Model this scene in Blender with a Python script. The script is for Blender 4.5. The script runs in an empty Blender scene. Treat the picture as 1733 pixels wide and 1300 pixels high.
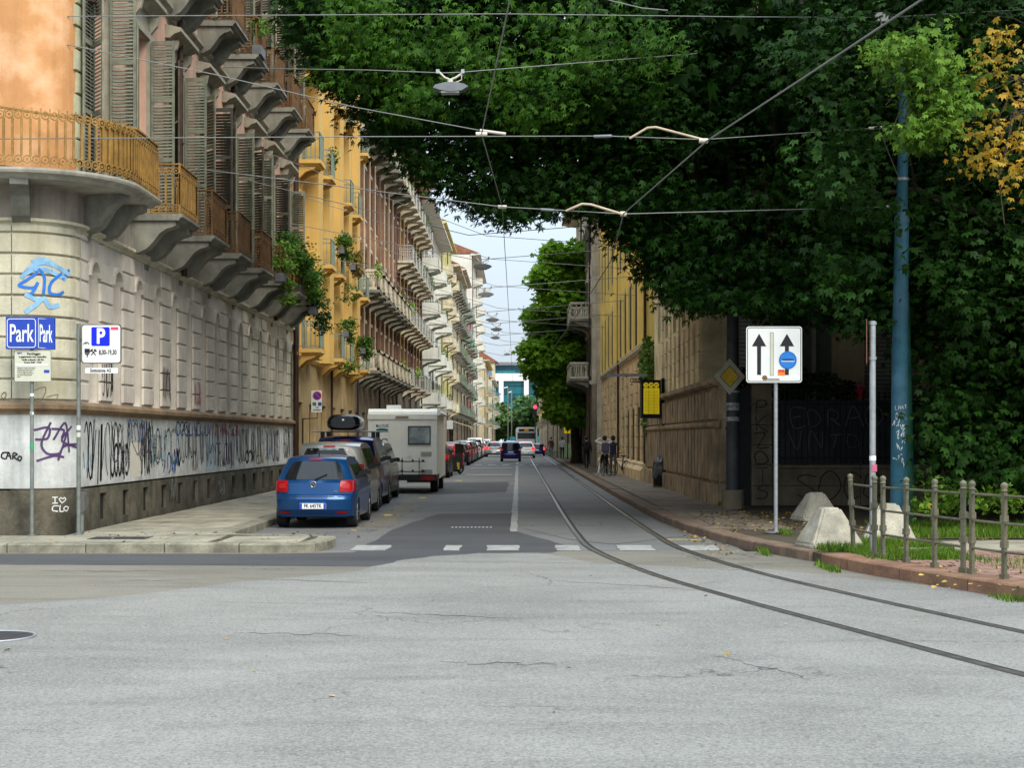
import bpy, bmesh, math, random
import numpy as np
from mathutils import Vector, Matrix
R = math.radians
PI = math.pi
rnd = random.Random(7)
S = bpy.context.scene
COL = S.collection
# ---------------------------------------------------------------- camera, sky, sun, exposure
cam = bpy.data.cameras.new('camera'); camo = bpy.data.objects.new('camera', cam); COL.objects.link(camo); S.camera = camo
camo.location = (0, 0, 1.8); camo.rotation_euler = (R(90), 0, 0)
cam.sensor_width = 36; cam.lens = 36*2500/1733; cam.shift_x = -11.5/1733; cam.shift_y = 92/1733; cam.clip_end = 3000; cam.clip_start = .1
SUN_EL, SUN_AZ = 44, 148     # azimuth clockwise from +Y (the street direction)
w = bpy.data.worlds.new('World'); S.world = w; w.use_nodes = True
nt = w.node_tree; bg = nt.nodes['Background']
sky = nt.nodes.new('ShaderNodeTexSky'); sky.sky_type = 'NISHITA'; sky.sun_disc = False
sky.sun_elevation = R(SUN_EL); sky.sun_rotation = R(SUN_AZ); sky.air_density = 1.0; sky.dust_density = 2.5; sky.ozone_density = 1.0
mixs = nt.nodes.new('ShaderNodeMix'); mixs.data_type = 'RGBA'
tc = nt.nodes.new('ShaderNodeTexCoord'); nz = nt.nodes.new('ShaderNodeTexNoise'); nz.inputs['Scale'].default_value = 2.2; nz.inputs['Detail'].default_value = 5
mr = nt.nodes.new('ShaderNodeMapRange'); mr.inputs['To Min'].default_value = .8; mr.inputs['To Max'].default_value = .96
nt.links.new(tc.outputs['Generated'], nz.inputs['Vector']); nt.links.new(nz.outputs['Fac'], mr.inputs['Value']); nt.links.new(mr.outputs['Result'], mixs.inputs['Factor'])
nt.links.new(sky.outputs[0], mixs.inputs['A']); # thin overcast, brighter overhead than at the horizon as a real cloudy sky is
sx = nt.nodes.new('ShaderNodeSeparateXYZ'); nt.links.new(tc.outputs['Generated'], sx.inputs[0])
gz = nt.nodes.new('ShaderNodeMapRange'); gz.inputs['To Min'].default_value = .5; gz.inputs['To Max'].default_value = 2.1; nt.links.new(sx.outputs['Z'], gz.inputs['Value'])
vs_ = nt.nodes.new('ShaderNodeVectorMath'); vs_.operation = 'SCALE'; vs_.inputs[0].default_value = (6.3, 7.3, 8.3); nt.links.new(gz.outputs['Result'], vs_.inputs['Scale']); nt.links.new(vs_.outputs[0], mixs.inputs['B'])
nt.links.new(mixs.outputs['Result'], bg.inputs['Color']); bg.inputs['Strength'].default_value = .118
sl = bpy.data.lights.new('sun', 'SUN'); sl.energy = 2.2; sl.angle = R(38); sl.color = (1, .93, .8)
so = bpy.data.objects.new('sun', sl); COL.objects.link(so)
az, el = R(SUN_AZ), R(SUN_EL)
dirv = Vector((math.sin(az)*math.cos(el), math.cos(az)*math.cos(el), math.sin(el)))
so.rotation_euler = dirv.to_track_quat('Z', 'Y').to_euler(); so.location = (0, 0, 60)
S.view_settings.view_transform = 'Standard'; S.view_settings.look = 'None'; S.view_settings.gamma = 1; S.view_settings.exposure = .68
S.view_settings.use_curve_mapping = False

# ---------------------------------------------------------------- materials
MATS = {}
def M(name, col, rough=.8, metal=0, var=.25, scale=3, bump=.0, bscale=30, streak=0, dirt=None, spec=.3, spot=0, emit=0, alpha=None, coat=0):
    """procedural material: colour broken by broad noise, vertical streaks, dirt patches and fine bump, in world space"""
    if name in MATS: return MATS[name]
    m = bpy.data.materials.new(name); m.use_nodes = True; n = m.node_tree; b = n.nodes['Principled BSDF']
    b.inputs['Roughness'].default_value = rough; b.inputs['Metallic'].default_value = metal; b.inputs['Specular IOR Level'].default_value = spec
    b.inputs['Coat Weight'].default_value = coat; b.inputs['Coat Roughness'].default_value = .05
    g = n.nodes.new('ShaderNodeNewGeometry'); pos = g.outputs['Position']
    def noise(sc, det=4, vec=pos, r=.6):
        t = n.nodes.new('ShaderNodeTexNoise'); t.inputs['Scale'].default_value = sc; t.inputs['Detail'].default_value = det; t.inputs['Roughness'].default_value = r
        n.links.new(vec, t.inputs['Vector']); return t.outputs['Fac']
    def ramp(f, a, c):
        t = n.nodes.new('ShaderNodeMapRange'); t.inputs['From Min'].default_value = a; t.inputs['From Max'].default_value = c
        n.links.new(f, t.inputs['Value']); return t.outputs['Result']
    def mix(fac, a, bb, f=1.0):
        t = n.nodes.new('ShaderNodeMix'); t.data_type = 'RGBA'
        if f != 1.0:
            q = n.nodes.new('ShaderNodeMath'); q.operation = 'MULTIPLY'; q.inputs[1].default_value = f; n.links.new(fac, q.inputs[0]); fac = q.outputs[0]
        n.links.new(fac, t.inputs['Factor'])
        for s, v in (('A', a), ('B', bb)):
            if isinstance(v, tuple): t.inputs[s].default_value = (*v[:3], 1)
            else: n.links.new(v, t.inputs[s])
        return t.outputs['Result']
    c = tuple(col)
    if var > 0:
        lo = tuple(x*(1-var) for x in c); hi = tuple(min(1, x*(1+var*.6)) for x in c)
        out = mix(ramp(noise(scale), .3, .7), lo, hi)
        if spot: out = mix(ramp(noise(scale*14, 3), .5, .72), out, tuple(x*.45 for x in c), spot)
        if streak:
            mp = n.nodes.new('ShaderNodeVectorMath'); mp.operation = 'MULTIPLY'; mp.inputs[1].default_value = (3, 3, .25); n.links.new(pos, mp.inputs[0])
            out = mix(ramp(noise(1.6, 5, mp.outputs[0]), .48, .75), out, tuple(x*.32 for x in c), streak)
        if dirt:
            out = mix(ramp(noise(.9, 6), .5, .68), out, dirt, .6)
        n.links.new(out, b.inputs['Base Color'])
    else:
        b.inputs['Base Color'].default_value = (*c, 1)
    if bump:
        bn = n.nodes.new('ShaderNodeBump'); bn.inputs['Strength'].default_value = bump; bn.inputs['Distance'].default_value = .02
        n.links.new(noise(bscale, 5), bn.inputs['Height']); n.links.new(bn.outputs['Normal'], b.inputs['Normal'])
    if emit:
        b.inputs['Emission Color'].default_value = (*c, 1); b.inputs['Emission Strength'].default_value = emit
    MATS[name] = m
    return m
def paint(name, col, metal=.5): return M('paint_'+name, col, .3, metal, .12, 1.5, spec=.4, coat=.5)
def glassm():
    return M('car_glass', (.008, .01, .012), .08, 0, .3, 1.2, spec=.45)
GL = glassm()
WGL = M('window_glass', (.03, .036, .042), .12, 0, .5, .6, spec=.7)
RUB = M('rubber', (.02, .02, .02), .85, 0, .2, 9)
STEEL = M('galvanised_steel', (.36, .38, .39), .45, .7, .2, 12, bump=.15)
IRON = M('dark_iron', (.035, .036, .04), .6, .4, .3, 8, bump=.2)
CHROME = M('chrome', (.6, .6, .62), .12, 1, .05)
REDL = M('red_lens', (.3, .002, .004), .25, 0, .3, 6, spec=.3)
AMBL = M('amber_lens', (.75, .22, .02), .2, 0, .1, 6, spec=.6)
WHT = M('white_print', (.78, .78, .76), .5, 0, .05)
BLK = M('black_print', (.015, .015, .018), .6, 0, .1)
BLKP = M('black_plastic', (.018, .019, .021), .5, 0, .2, 10)

# ---------------------------------------------------------------- mesh helpers
class MB:
    def __init__(s): s.v = []; s.f = []; s.m = []; s.sm = []
    def face(s, pts, m=0, smooth=False):
        i = len(s.v); s.v += [tuple(p) for p in pts]; s.f.append(tuple(range(i, i+len(pts)))); s.m.append(m); s.sm.append(smooth)
    def raw(s, vs, fs, m=0, smooth=False):
        i = len(s.v); s.v += [tuple(p) for p in vs]
        for f in fs: s.f.append(tuple(i+k for k in f)); s.m.append(m); s.sm.append(smooth)
    def box(s, x0, x1, y0, y1, z0, z1, m=0, T=None):
        vs = [(x, y, z) for x in (x0, x1) for y in (y0, y1) for z in (z0, z1)]
        if T: vs = [T(*p) for p in vs]
        s.raw(vs, [(0,1,3,2),(4,6,7,5),(0,4,5,1),(2,3,7,6),(0,2,6,4),(1,5,7,3)], m)
        return s
    def tube(s, pts, r, n=8, m=0, cap=True, smooth=True):
        pts = [Vector(p) for p in pts]; k = len(pts); rs = r if isinstance(r, (list, tuple)) else [r]*k
        vs = []; up = None
        for i, p in enumerate(pts):
            d = (pts[min(i+1, k-1)]-pts[max(i-1, 0)]).normalized()
            a = d.cross(Vector((0,0,1)) if abs(d.z) < .95 else Vector((1,0,0))).normalized()
            if up is not None and a.dot(up) < 0: a = -a
            up = a; b = d.cross(a)
            vs += [p+(a*math.cos(t)+b*math.sin(t))*rs[i] for t in (2*PI*j/n for j in range(n))]
        fs = [(i*n+j, i*n+(j+1)%n, (i+1)*n+(j+1)%n, (i+1)*n+j) for i in range(k-1) for j in range(n)]
        s.raw(vs, fs, m, smooth)
        if cap:
            s.face([vs[j] for j in range(n)][::-1], m); s.face([vs[(k-1)*n+j] for j in range(n)], m)
        return s
    def prism(s, poly, c0, c1, axes='xzy', m=0, T=None):
        """poly in the first two axes, extruded along the third from c0 to c1"""
        def P(a, b, c):
            d = {axes[0]: a, axes[1]: b, axes[2]: c}; p = (d['x'], d['y'], d['z']); return T(*p) if T else p
        n = len(poly); vs = [P(a, b, c0) for a, b in poly]+[P(a, b, c1) for a, b in poly]
        s.raw(vs, [tuple(range(n)), tuple(range(2*n-1, n-1, -1))]+[(i, (i+1) % n, n+(i+1) % n, n+i) for i in range(n)], m)
        return s
    def disc(s, c, r, axis='y', t=.01, n=20, m=0, r2=None):
        """cylinder centred at c along axis with half thickness t"""
        ax = {'x': Vector((1,0,0)), 'y': Vector((0,1,0)), 'z': Vector((0,0,1))}[axis]
        c = Vector(c); return s.tube([c-ax*t, c+ax*t], [r, r if r2 is None else r2], n, m, smooth=n > 12)
    def ring(s, c, r, rt, axis='x', n=24, k=6, m=0):
        c = Vector(c); e = {'x': ((0,1,0),(0,0,1)), 'y': ((1,0,0),(0,0,1)), 'z': ((1,0,0),(0,1,0))}[axis]
        a, b = Vector(e[0]), Vector(e[1]); q = a.cross(b); vs = []
        for i in range(n):
            t = 2*PI*i/n; o = a*math.cos(t)+b*math.sin(t)
            for j in range(k):
                u = 2*PI*j/k; vs.append(c+o*(r+rt*math.cos(u))+q*rt*math.sin(u))
        s.raw(vs, [(i*k+j, ((i+1) % n)*k+j, ((i+1) % n)*k+(j+1) % k, i*k+(j+1) % k) for i in range(n) for j in range(k)], m, True)
        return s
    def mesh(s, name, mats, fix=True):
        me = bpy.data.meshes.new(name); me.from_pydata(s.v, [], s.f)
        for x in (mats if isinstance(mats, (list, tuple)) else [mats]): me.materials.append(x)
        me.polygons.foreach_set('material_index', s.m); me.polygons.foreach_set('use_smooth', s.sm)
        if fix:
            bm = bmesh.new(); bm.from_mesh(me); bmesh.ops.recalc_face_normals(bm, faces=bm.faces); bm.to_mesh(me); bm.free()
        me.update(); return me
    def build(s, name, mats, parent=None, loc=(0,0,0), rot=(0,0,0), **kw):
        return inst(s.mesh(name, mats), name, parent, loc, rot, **kw)
def inst(me, name, parent=None, loc=(0,0,0), rot=(0,0,0), scale=None, label=None, kind=None, category=None, group=None):
    o = bpy.data.objects.new(name, me); COL.objects.link(o); o.location = loc; o.rotation_euler = rot
    if scale: o.scale = scale
    if parent: o.parent = parent
    if label: o['label'] = label
    if kind: o['kind'] = kind
    if category: o['category'] = category
    if group: o['group'] = group
    return o
def thing(name, label, cat, loc=(0,0,0), rotz=0, group=None):
    o = inst(None, name, None, loc, (0,0,rotz), label=label, category=cat, group=group); o.empty_display_size = .2
    return o
def copy_tree(o, parent=None):
    c = o.copy(); COL.objects.link(c)
    if parent: c.parent = parent
    for ch in list(o.children): copy_tree(ch, c)
    return c
def text(body, size, mat, parent, loc, rot=(PI/2,0,0), sx=1.0, align='CENTER', name='lettering', ext=.0015, bold=0):
    cu = bpy.data.curves.new(name, 'FONT'); cu.body = body; cu.size = size; cu.align_x = align; cu.align_y = 'CENTER'; cu.extrude = ext; cu.offset = bold
    cu.resolution_u = 4
    cu.materials.append(mat); o = bpy.data.objects.new(name, cu); COL.objects.link(o); o.location = loc; o.rotation_euler = rot; o.scale = (sx, 1, 1)
    if parent: o.parent = parent
    return o
def smooth_line(pts, k=5):
    out = []; n = len(pts)
    for i in range(n-1):
        p0, p1, p2, p3 = pts[max(i-1,0)], pts[i], pts[i+1], pts[min(i+2,n-1)]
        for j in range(k):
            t = j/k
            out.append(tuple(.5*((2*b)+(-a+c)*t+(2*a-5*b+4*c-d)*t*t+(-a+3*b-3*c+d)*t**3) for a, b, c, d in zip(p0, p1, p2, p3)))
    out.append(tuple(pts[-1])); return out
def strokes(name, lines, wd, fn, mat, parent=None, k=5, label=None):
    """paint strokes: ribbons in wall coordinates (a, z) laid 3-4 mm proud of the wall through fn(a, z, d)"""
    mb = MB(); q = 0
    for ln in lines:
        q += 1; d = .004+.0004*(q % 6)
        p = smooth_line(ln, k) if len(ln) > 2 else ln
        for (a0, z0), (a1, z1) in zip(p[:-1], p[1:]):
            L = math.hypot(a1-a0, z1-z0) or 1e-6; nx, nz_ = -(z1-z0)/L*wd/2, (a1-a0)/L*wd/2; ex, ez = (a1-a0)/L*wd*.3, (z1-z0)/L*wd*.3
            mb.face([fn(a0-ex+nx, z0-ez+nz_, d), fn(a1+ex+nx, z1+ez+nz_, d), fn(a1+ex-nx, z1+ez-nz_, d), fn(a0-ex-nx, z0-ez-nz_, d)])
    return mb.build(name, mat, parent, kind='stuff', label=label)
# ---------------------------------------------------------------- ground
def asphalt(name, lo, hi, crack=.5, speck=.5, far=1):
    m = bpy.data.materials.new(name); m.use_nodes = True; n = m.node_tree; b = n.nodes['Principled BSDF']; L = n.links.new
    b.inputs['Roughness'].default_value = .82; b.inputs['Specular IOR Level'].default_value = .35
    g = n.nodes.new('ShaderNodeNewGeometry'); pos = g.outputs['Position']
    def nse(sc, det=5, rr=.6, dist=0, v=pos):
        t = n.nodes.new('ShaderNodeTexNoise'); t.inputs['Scale'].default_value = sc; t.inputs['Detail'].default_value = det; t.inputs['Roughness'].default_value = rr; t.inputs['Distortion'].default_value = dist
        L(v, t.inputs['Vector']); return t
    def mrg(f, a, c, x=0, y=1):
        t = n.nodes.new('ShaderNodeMapRange'); t.inputs['From Min'].default_value = a; t.inputs['From Max'].default_value = c; t.inputs['To Min'].default_value = x; t.inputs['To Max'].default_value = y
        L(f, t.inputs['Value']); return t.outputs['Result']
    def mix(f, a, bb, mode='MIX'):
        t = n.nodes.new('ShaderNodeMix'); t.data_type = 'RGBA'; t.blend_type = mode
        if isinstance(f, float): t.inputs['Factor'].default_value = f
        else: L(f, t.inputs['Factor'])
        for s, v in (('A', a), ('B', bb)):
            if isinstance(v, tuple): t.inputs[s].default_value = (*v, 1)
            else: L(v, t.inputs[s])
        return t.outputs['Result']
    c = mix(mrg(nse(.35, 6, .65, .6).outputs['Fac'], .34, .68), lo, hi)
    sm = n.nodes.new('ShaderNodeVectorMath'); sm.operation = 'MULTIPLY'; sm.inputs[1].default_value = (.25, 1.3, 1); L(pos, sm.inputs[0])
    c = mix(mrg(nse(.8, 6, .7, 1.2, sm.outputs[0]).outputs['Fac'], .49, .66, 0, .6), c, tuple(x*.5 for x in lo))
    c = mix(mrg(nse(38, 4, .8).outputs['Fac'], .35, .7, 0, speck), c, tuple(min(1, x*1.7) for x in hi))
    c = mix(mrg(nse(55, 3, .8).outputs['Fac'], .52, .66, 0, speck), c, tuple(x*.2 for x in lo))
    # cracks
    wv = n.nodes.new('ShaderNodeVectorMath'); wv.operation = 'ADD'; L(pos, wv.inputs[0])
    sc = n.nodes.new('ShaderNodeVectorMath'); sc.operation = 'SCALE'; sc.inputs['Scale'].default_value = 1.6; L(nse(.7, 5).outputs['Color'], sc.inputs[0]); L(sc.outputs[0], wv.inputs[1])
    vo = n.nodes.new('ShaderNodeTexVoronoi'); vo.feature = 'DISTANCE_TO_EDGE'; vo.inputs['Scale'].default_value = .28; L(wv.outputs[0], vo.inputs['Vector'])
    ck = mrg(vo.outputs['Distance'], .0, .006, 1, 0)
    gate = mrg(nse(.25, 2).outputs['Fac'], .46, .56)
    mu = n.nodes.new('ShaderNodeMath'); mu.operation = 'MULTIPLY'; L(ck, mu.inputs[0]); L(gate, mu.inputs[1])
    mu2 = n.nodes.new('ShaderNodeMath'); mu2.operation = 'MULTIPLY'; L(mu.outputs[0], mu2.inputs[0]); mu2.inputs[1].default_value = crack
    c = mix(mu2.outputs[0], c, tuple(x*.25 for x in lo))
    L(c, b.inputs['Base Color'])
    bp = n.nodes.new('ShaderNodeBump'); bp.inputs['Strength'].default_value = .55; bp.inputs['Distance'].default_value = .012
    L(nse(45, 4, .85).outputs['Fac'], bp.inputs['Height']); L(bp.outputs['Normal'], b.inputs['Normal'])
    return m
A_LIGHT = asphalt('worn_light_asphalt', (.108, .108, .099), (.205, .203, .186), .75, .7)
A_MID = asphalt('street_asphalt', (.095, .096, .094), (.15, .15, .145), .95, .5)
A_DARK = asphalt('new_dark_asphalt', (.045, .047, .05), (.065, .067, .07), .4, .3)
A_BROWN = asphalt('dusty_asphalt', (.12, .112, .09), (.175, .163, .134), .9, .45)
KERB = M('kerb_granite', (.25, .235, .175), .88, 0, .5, 3.5, .6, 30, spot=.8, dirt=(.07,.06,.05))
KERBR = M('red_kerb_granite', (.27, .145, .09), .85, 0, .45, 2.2, .5, 30, spot=.6, dirt=(.12,.1,.05))
KERB2 = M('brown_kerb_granite', (.19,.13,.09), .85, 0, .4, 3, .5, 30, spot=.5, dirt=(.09,.07,.05))
FLAG = M('flagstone', (.31, .285, .215), .85, 0, .4, 1.5, .3, 30, spot=.45, dirt=(.1,.092,.078))
FLAGR = M('brown_flagstone', (.2, .165, .125), .85, 0, .4, 1.3, .3, 30, spot=.4, dirt=(.07,.055,.04))
BRICKP = M('reddish_paver', (.26, .155, .12), .85, 0, .4, 6, .3, 40, spot=.3, dirt=(.12,.09,.07))
LINE = M('worn_road_paint', (.33, .33, .31), .7, 0, .35, 7, .2, 50, spot=.7, dirt=(.13,.13,.13))
LINEY = M('worn_yellow_paint', (.5, .36, .08), .7, 0, .3, 7, dirt=(.16,.14,.1))
RAILM = M('rail_steel', (.24, .22, .19), .35, .8, .4, 5)
RAILG = M('rail_groove', (.02, .019, .018), .8, 0, .3, 9)
SOIL = M('ground_soil', (.07, .055, .038), .95, 0, .4, 1.2, .5, 20, spot=.5, dirt=(.05,.06,.025))
def flat(name, poly, z, mat, parent=None, kind='structure'):
    mb = MB(); mb.face([(x, y, z) for x, y in poly]); me = mb.mesh(name, mat, False)
    o = inst(me, name, parent, kind=kind if not parent else None)
    if me.polygons[0].normal.z < 0: me.flip_normals()
    return o
flat('ground', [(-900,-60),(900,-60),(900,1500),(-900,1500)], -.03, SOIL)
flat('street', [(-5.6,20),(3.6,20),(3.6,520),(-5.6,520)], 0, A_MID)
def wob(pts, amp, seg=.5, seed=1):
    rr = random.Random(seed); out = []
    for (x0, y0), (x1, y1) in zip(pts[:-1], pts[1:]):
        n = max(1, int(math.hypot(x1-x0, y1-y0)/seg))
        for i in range(n): t = i/n; out.append((x0+(x1-x0)*t+rr.uniform(-amp, amp), y0+(y1-y0)*t+rr.uniform(-amp, amp)))
    out.append(pts[-1]); return out
# the worn intersection surface ends in a ragged seam at the mouth of the street
seam = wob([(-60,14.2),(-5.6,15.8),(-4.6,16.6),(-3.5,18.3),(-2.2,19.9),(-1.75,21.6),(-1.3,22.4),(-.6,23.0),(.35,23.1),(1.1,21.2),(2.4,20.4),(3.4,20.2),(5.2,17.6),(9,14.5),(14,12.5),(60,11.5)], .05, .3, 3)
flat('intersection', seam+[(60,-40),(-60,-40)], .008, A_LIGHT)
flat('cross_street', wob([(-60,23.4),(60,23.4)], 0)+[(60,-40),(-60,-40)], .004, A_BROWN)
flat('road_patch', wob([(-2.6,23.2),(-2.45,29.5),(-1.9,35.0),(-.15,35.2),(-.15,29.0),(.9,24.2),(.5,23.1),(-.5,22.9),(-1.3,22.1),(-2.1,20.6),(-4.4,20.9),(-8.5,21.0),(-14,21.2),(-14,22.9),(-4,22.9)], .03, .6, 5), .0065, A_DARK, kind='structure')
flat('road_patch', wob([(.05,29.5),(.3,40),(3.0,40),(3.0,27.0),(1.6,25.0),(.9,26.2)], .03, .6, 6), .0065, A_MID, kind='structure')
CRK = M('tar_crack', (.05,.05,.048), .7, 0, .4, 6)
for i_, (x0_, y0_, x1_, y1_) in enumerate(((-1.6,15.2,.2,14.6),(-2.6,13.6,-1.4,13.4),(-3.9,19.0,-1.6,18.2),(.4,18.6,2.3,17.3),(-5.6,18.4,-3.8,18.8),(-1.2,21.4,.9,21.2),(1.6,12.2,2.2,10.9),(-.6,11.8,.3,11.7),(2.2,20.6,3.4,19.8),(-4.6,11.4,-3.9,11.6),(-7,20.0,-4.4,19.9))):
    q_ = random.Random(i_+60); n_ = 16; pc = [(x0_+(x1_-x0_)*t/n_+q_.uniform(-.05,.05), y0_+(y1_-y0_)*t/n_+q_.uniform(-.09,.09)) for t in range(n_+1)]
    a_, b_ = [], []
    for t, (x, y) in enumerate(pc): w_ = .003+.014*math.sin(PI*t/n_)*q_.uniform(.3,1); a_.append((x, y+w_)); b_.append((x, y-w_))
    mb = MB()
    for t in range(n_): mb.face([(*b_[t],.0105), (*b_[t+1],.0105), (*a_[t+1],.0105), (*a_[t],.0105)])
    mb.build('road_crack', CRK, kind='structure')
flat('road_patch', wob([(-3.2,47),(-.4,49),(-.4,61),(-3.0,60)], .04, .6, 8), .0045, A_DARK, kind='structure')
flat('road_patch', wob([(-3.2,29),(-2.7,30),(-2.6,44),(-3.3,46)], .05, .6, 8), .0045, A_BROWN, kind='structure')

# tram rails: straight down the street, curving to the right across the intersection
LR = [(1.03,330),(1.03,120),(1.03,60),(1.03,46),(1.03,36),(1.05,30),(1.07,27.6),(1.17,23.9),(1.7,19.7),(2.4,16.5),(3.15,13.6),(3.85,11.0),(4.9,7.6),(6.2,3.5),(8,-3)]
def offs(pts, d):
    out = []
    for i, (x, y) in enumerate(pts):
        a, b = pts[max(i-1,0)], pts[min(i+1,len(pts)-1)]; L = math.hypot(b[0]-a[0], b[1]-a[1]); out.append((x-(b[1]-a[1])/L*d, y+(b[0]-a[0])/L*d))
    return out
LRs = smooth_line(LR, 8)
track = thing('tram_track', 'pair of grooved steel tram rails curving right out of the street', 'tram track')
def ribbon(name, pts, w0, w1, z0, z1, mat, parent, **kw):
    a, b = offs(pts, w0), offs(pts, w1); mb = MB(); n = len(pts)
    vs = [(x, y, z1) for x, y in a]+[(x, y, z1) for x, y in b]+[(x, y, z0) for x, y in a]+[(x, y, z0) for x, y in b]
    fs = []
    for i in range(n-1): fs += [(i, i+1, n+i+1, n+i), (i, i+1, 2*n+i+1, 2*n+i), (n+i, n+i+1, 3*n+i+1, 3*n+i)]
    mb.raw(vs, fs); return mb.build(name, mat, parent, **kw)
for off in (0, 1.445):
    r_ = ribbon('rail', LRs, off-.03, off+.04, .0, .016, RAILM, track)
    ribbon('rail_bed', LRs, off-.045, off+.095, .0, .012, A_DARK, r_)
    ribbon('groove', LRs, off+.04, off+.085, .0, .0135, RAILG, r_)

# painted markings
def marking(name, label, poly, z=.011, mat=LINE, group=None, thick=True):
    mb = MB(); mb.prism([(x, y) for x, y in poly], z-.006, z, 'xyz'); o = mb.build(name, mat, kind='structure'); return o
ys = [28.2]; 
marking('centre_line', '', wob([(-.17,28.4),(-.17,110)], .012, .8, 2)+wob([(-.03,110),(-.03,28.4)], .012, .8, 4))
for x0, x1 in ((-2.72,-2.12),(-1.2,-.95),(-.52,.0),(.6,1.0),(1.62,2.2),(2.62,3.25)):
    marking('crossing_mark', '', wob([(x0,23.6),(x1,23.6),(x1,24.7),(x0,24.7),(x0,23.6)], .02, .25, int(x0*10))[:-1])
for yy, a, b in ((72,-2.6,-.35),(88,-2.9,-.4)):
    marking('stop_line', '', [(a,yy),(b,yy),(b,yy+1.3),(a,yy+1.3)])
for i, yy in enumerate((98,98,98,98,98,98)):
    marking('crossing_mark', '', [(-3+i*.95,yy),(-2.5+i*.95,yy),(-2.5+i*.95,yy+3),(-3+i*.95,yy+3)])
marking('bay_line', '', [(-3.15,34.2),(-2.95,34.2),(-2.95,34.9),(-3.15,34.9)], mat=LINEY); marking('bay_line', '', [(-3.0,44),(-2.8,44),(-2.8,45),(-3.0,45)], mat=LINEY)
marking('bay_line', '', [(-2.7,62),(-2.4,62),(-2.4,63),(-2.7,63)], mat=LINEY)
marking('dotted_mark', '', wob([(2.55,26.1),(3.2,25.9),(3.2,26.05),(2.55,26.25)], .01), mat=LINEY)
# drain grate and manholes
gr = thing('drain_grate', 'dark slotted drain grate set in the street asphalt right of the blue car', 'drain grate', (-.95, 29.6, .011))
gb = MB()
gb.box(-.45,.45,-.2,.2,-.008,0); gb.build('frame', IRON, gr)
for i in range(11): MB().box(-.4+i*.077,-.36+i*.077,-.16,.16,0,.008).build('bar', STEEL, gr)
mh = thing('manhole_cover', 'round worn manhole cover at the left edge of the intersection asphalt', 'manhole cover', (-4.75, 13.3, .009))
MB().disc((0,0,.003), .36, 'z', .004, 28).build('lid', IRON, mh); MB().ring((0,0,.004), .38, .012, 'z', 28).build('rim', STEEL, mh)

# pavements: a solid slab, its kerb stones and flagstones each a piece
def pave(name, poly, top, mat):
    mb = MB(); mb.prism(poly, -.03, top, 'xyz'); return mb.build(name, mat, kind='structure')
def kerbline(parent, pts, width, top, mat, seglen=1.0, seed=1, limit=120, nm='kerb_stone'):
    rr = random.Random(seed); L = []; 
    d = [0]
    for a, b in zip(pts[:-1], pts[1:]): d.append(d[-1]+math.hypot(b[0]-a[0], b[1]-a[1]))
    def at(s):
        for i in range(len(d)-1):
            if s <= d[i+1]:
                t = (s-d[i])/(d[i+1]-d[i]); return (pts[i][0]+(pts[i+1][0]-pts[i][0])*t, pts[i][1]+(pts[i+1][1]-pts[i][1])*t)
        return pts[-1]
    s = 0; c = 0
    while s < d[-1]-.05 and c < limit:
        e = min(d[-1], s+seglen*rr.uniform(.8, 1.3)); n = 3
        line = [at(s+.008+(e-s-.016)*i/n) for i in range(n+1)]; inn = offs(line, width)
        zt = top+rr.uniform(-.006, .008); rad = .02; mb = MB()
        prof = [(0,-.02),(0,zt-rad),(rad,zt),(1,zt),(1,-.02)]
        vs = []
        for i in range(n+1):
            (ax, ay), (bx, by) = line[i], inn[i]
            for t, z in prof: tt = t if t in (0, 1) else t/abs(width); vs.append((ax+(bx-ax)*tt, ay+(by-ay)*tt, z))
        k = 5; fs = [(i*k+j, (i+1)*k+j, (i+1)*k+j+1, i*k+j+1) for i in range(n) for j in range(k-1)]+[(0,1,2,3,4), tuple(n*k+j for j in (4,3,2,1,0))]
        mb.raw(vs, fs); mb.build(nm, mat, parent); s = e; c += 1
nose = [(-4.2,23.1),(-3.45,23.15),(-3.15,23.5),(-3.05,24.2),(-3.1,25.0),(-3.35,25.3),(-4.5,25.45),(-4.95,25.7),(-5.05,26.3)]
nose = smooth_line(nose, 3)
outer = [(-40,23.1)]+nose+[(-5.05,330)]
lp = pave("pavement", [(-40,23.15)]+offs(nose,.06)+[(-5.11,330),(-7.0,330),(-7.0,25.0),(-40,25.0)], .135, SOIL)
kerbline(lp, [(-16,23.1)]+nose+[(-5.05,100)], .3, .15, KERB, 1.1, 3, 110)
# flagstones on the left corner and along the facade
rr = random.Random(5)
def flags(parent, x0, x1, y0, y1, nx, ly, top, mat, seed, skip=None):
    rr = random.Random(seed); y = y0; W = (x1-x0)/nx
    row = 0
    while y < y1-.1:
        l = min(ly*rr.uniform(.85, 1.15), y1-y)
        if y1-y-l < .3: l = y1-y
        sh = (row % 2)*.35*W; xs = [x0]+[x0+sh+W*i for i in range(0 if sh else 1, nx+1) if x0 < x0+sh+W*i < x1-.05]+[x1]
        for a, b in zip(xs[:-1], xs[1:]):
            if skip and skip((a+b)/2, y+l/2): continue
            z = top+rr.uniform(-.003, .003); mb = MB(); g = .007
            z2 = [z+rr.uniform(-.002, .002) for _ in range(4)]
            A = [(a+g,y+g),(b-g,y+g),(b-g,y+l-g),(a+g,y+l-g)]
            mb.raw([(x,yy,top-.05) for x,yy in A]+[(x,yy,q) for (x,yy),q in zip(A,z2)], [(4,5,6,7),(0,1,5,4),(1,2,6,5),(2,3,7,6),(3,0,4,7)])
            mb.build('flagstone', mat, parent)
        y += l; row += 1
flags(lp, -14, -4.95, 23.42, 25.0, 7, .8, .149, FLAG, 3)
flags(lp, -7.7, -5.37, 25.75, 62, 3, 1.2, .149, FLAG, 4)
flags(lp, -4.8, -3.5, 23.45, 24.95, 1, .7, .149, FLAG, 9)
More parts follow.
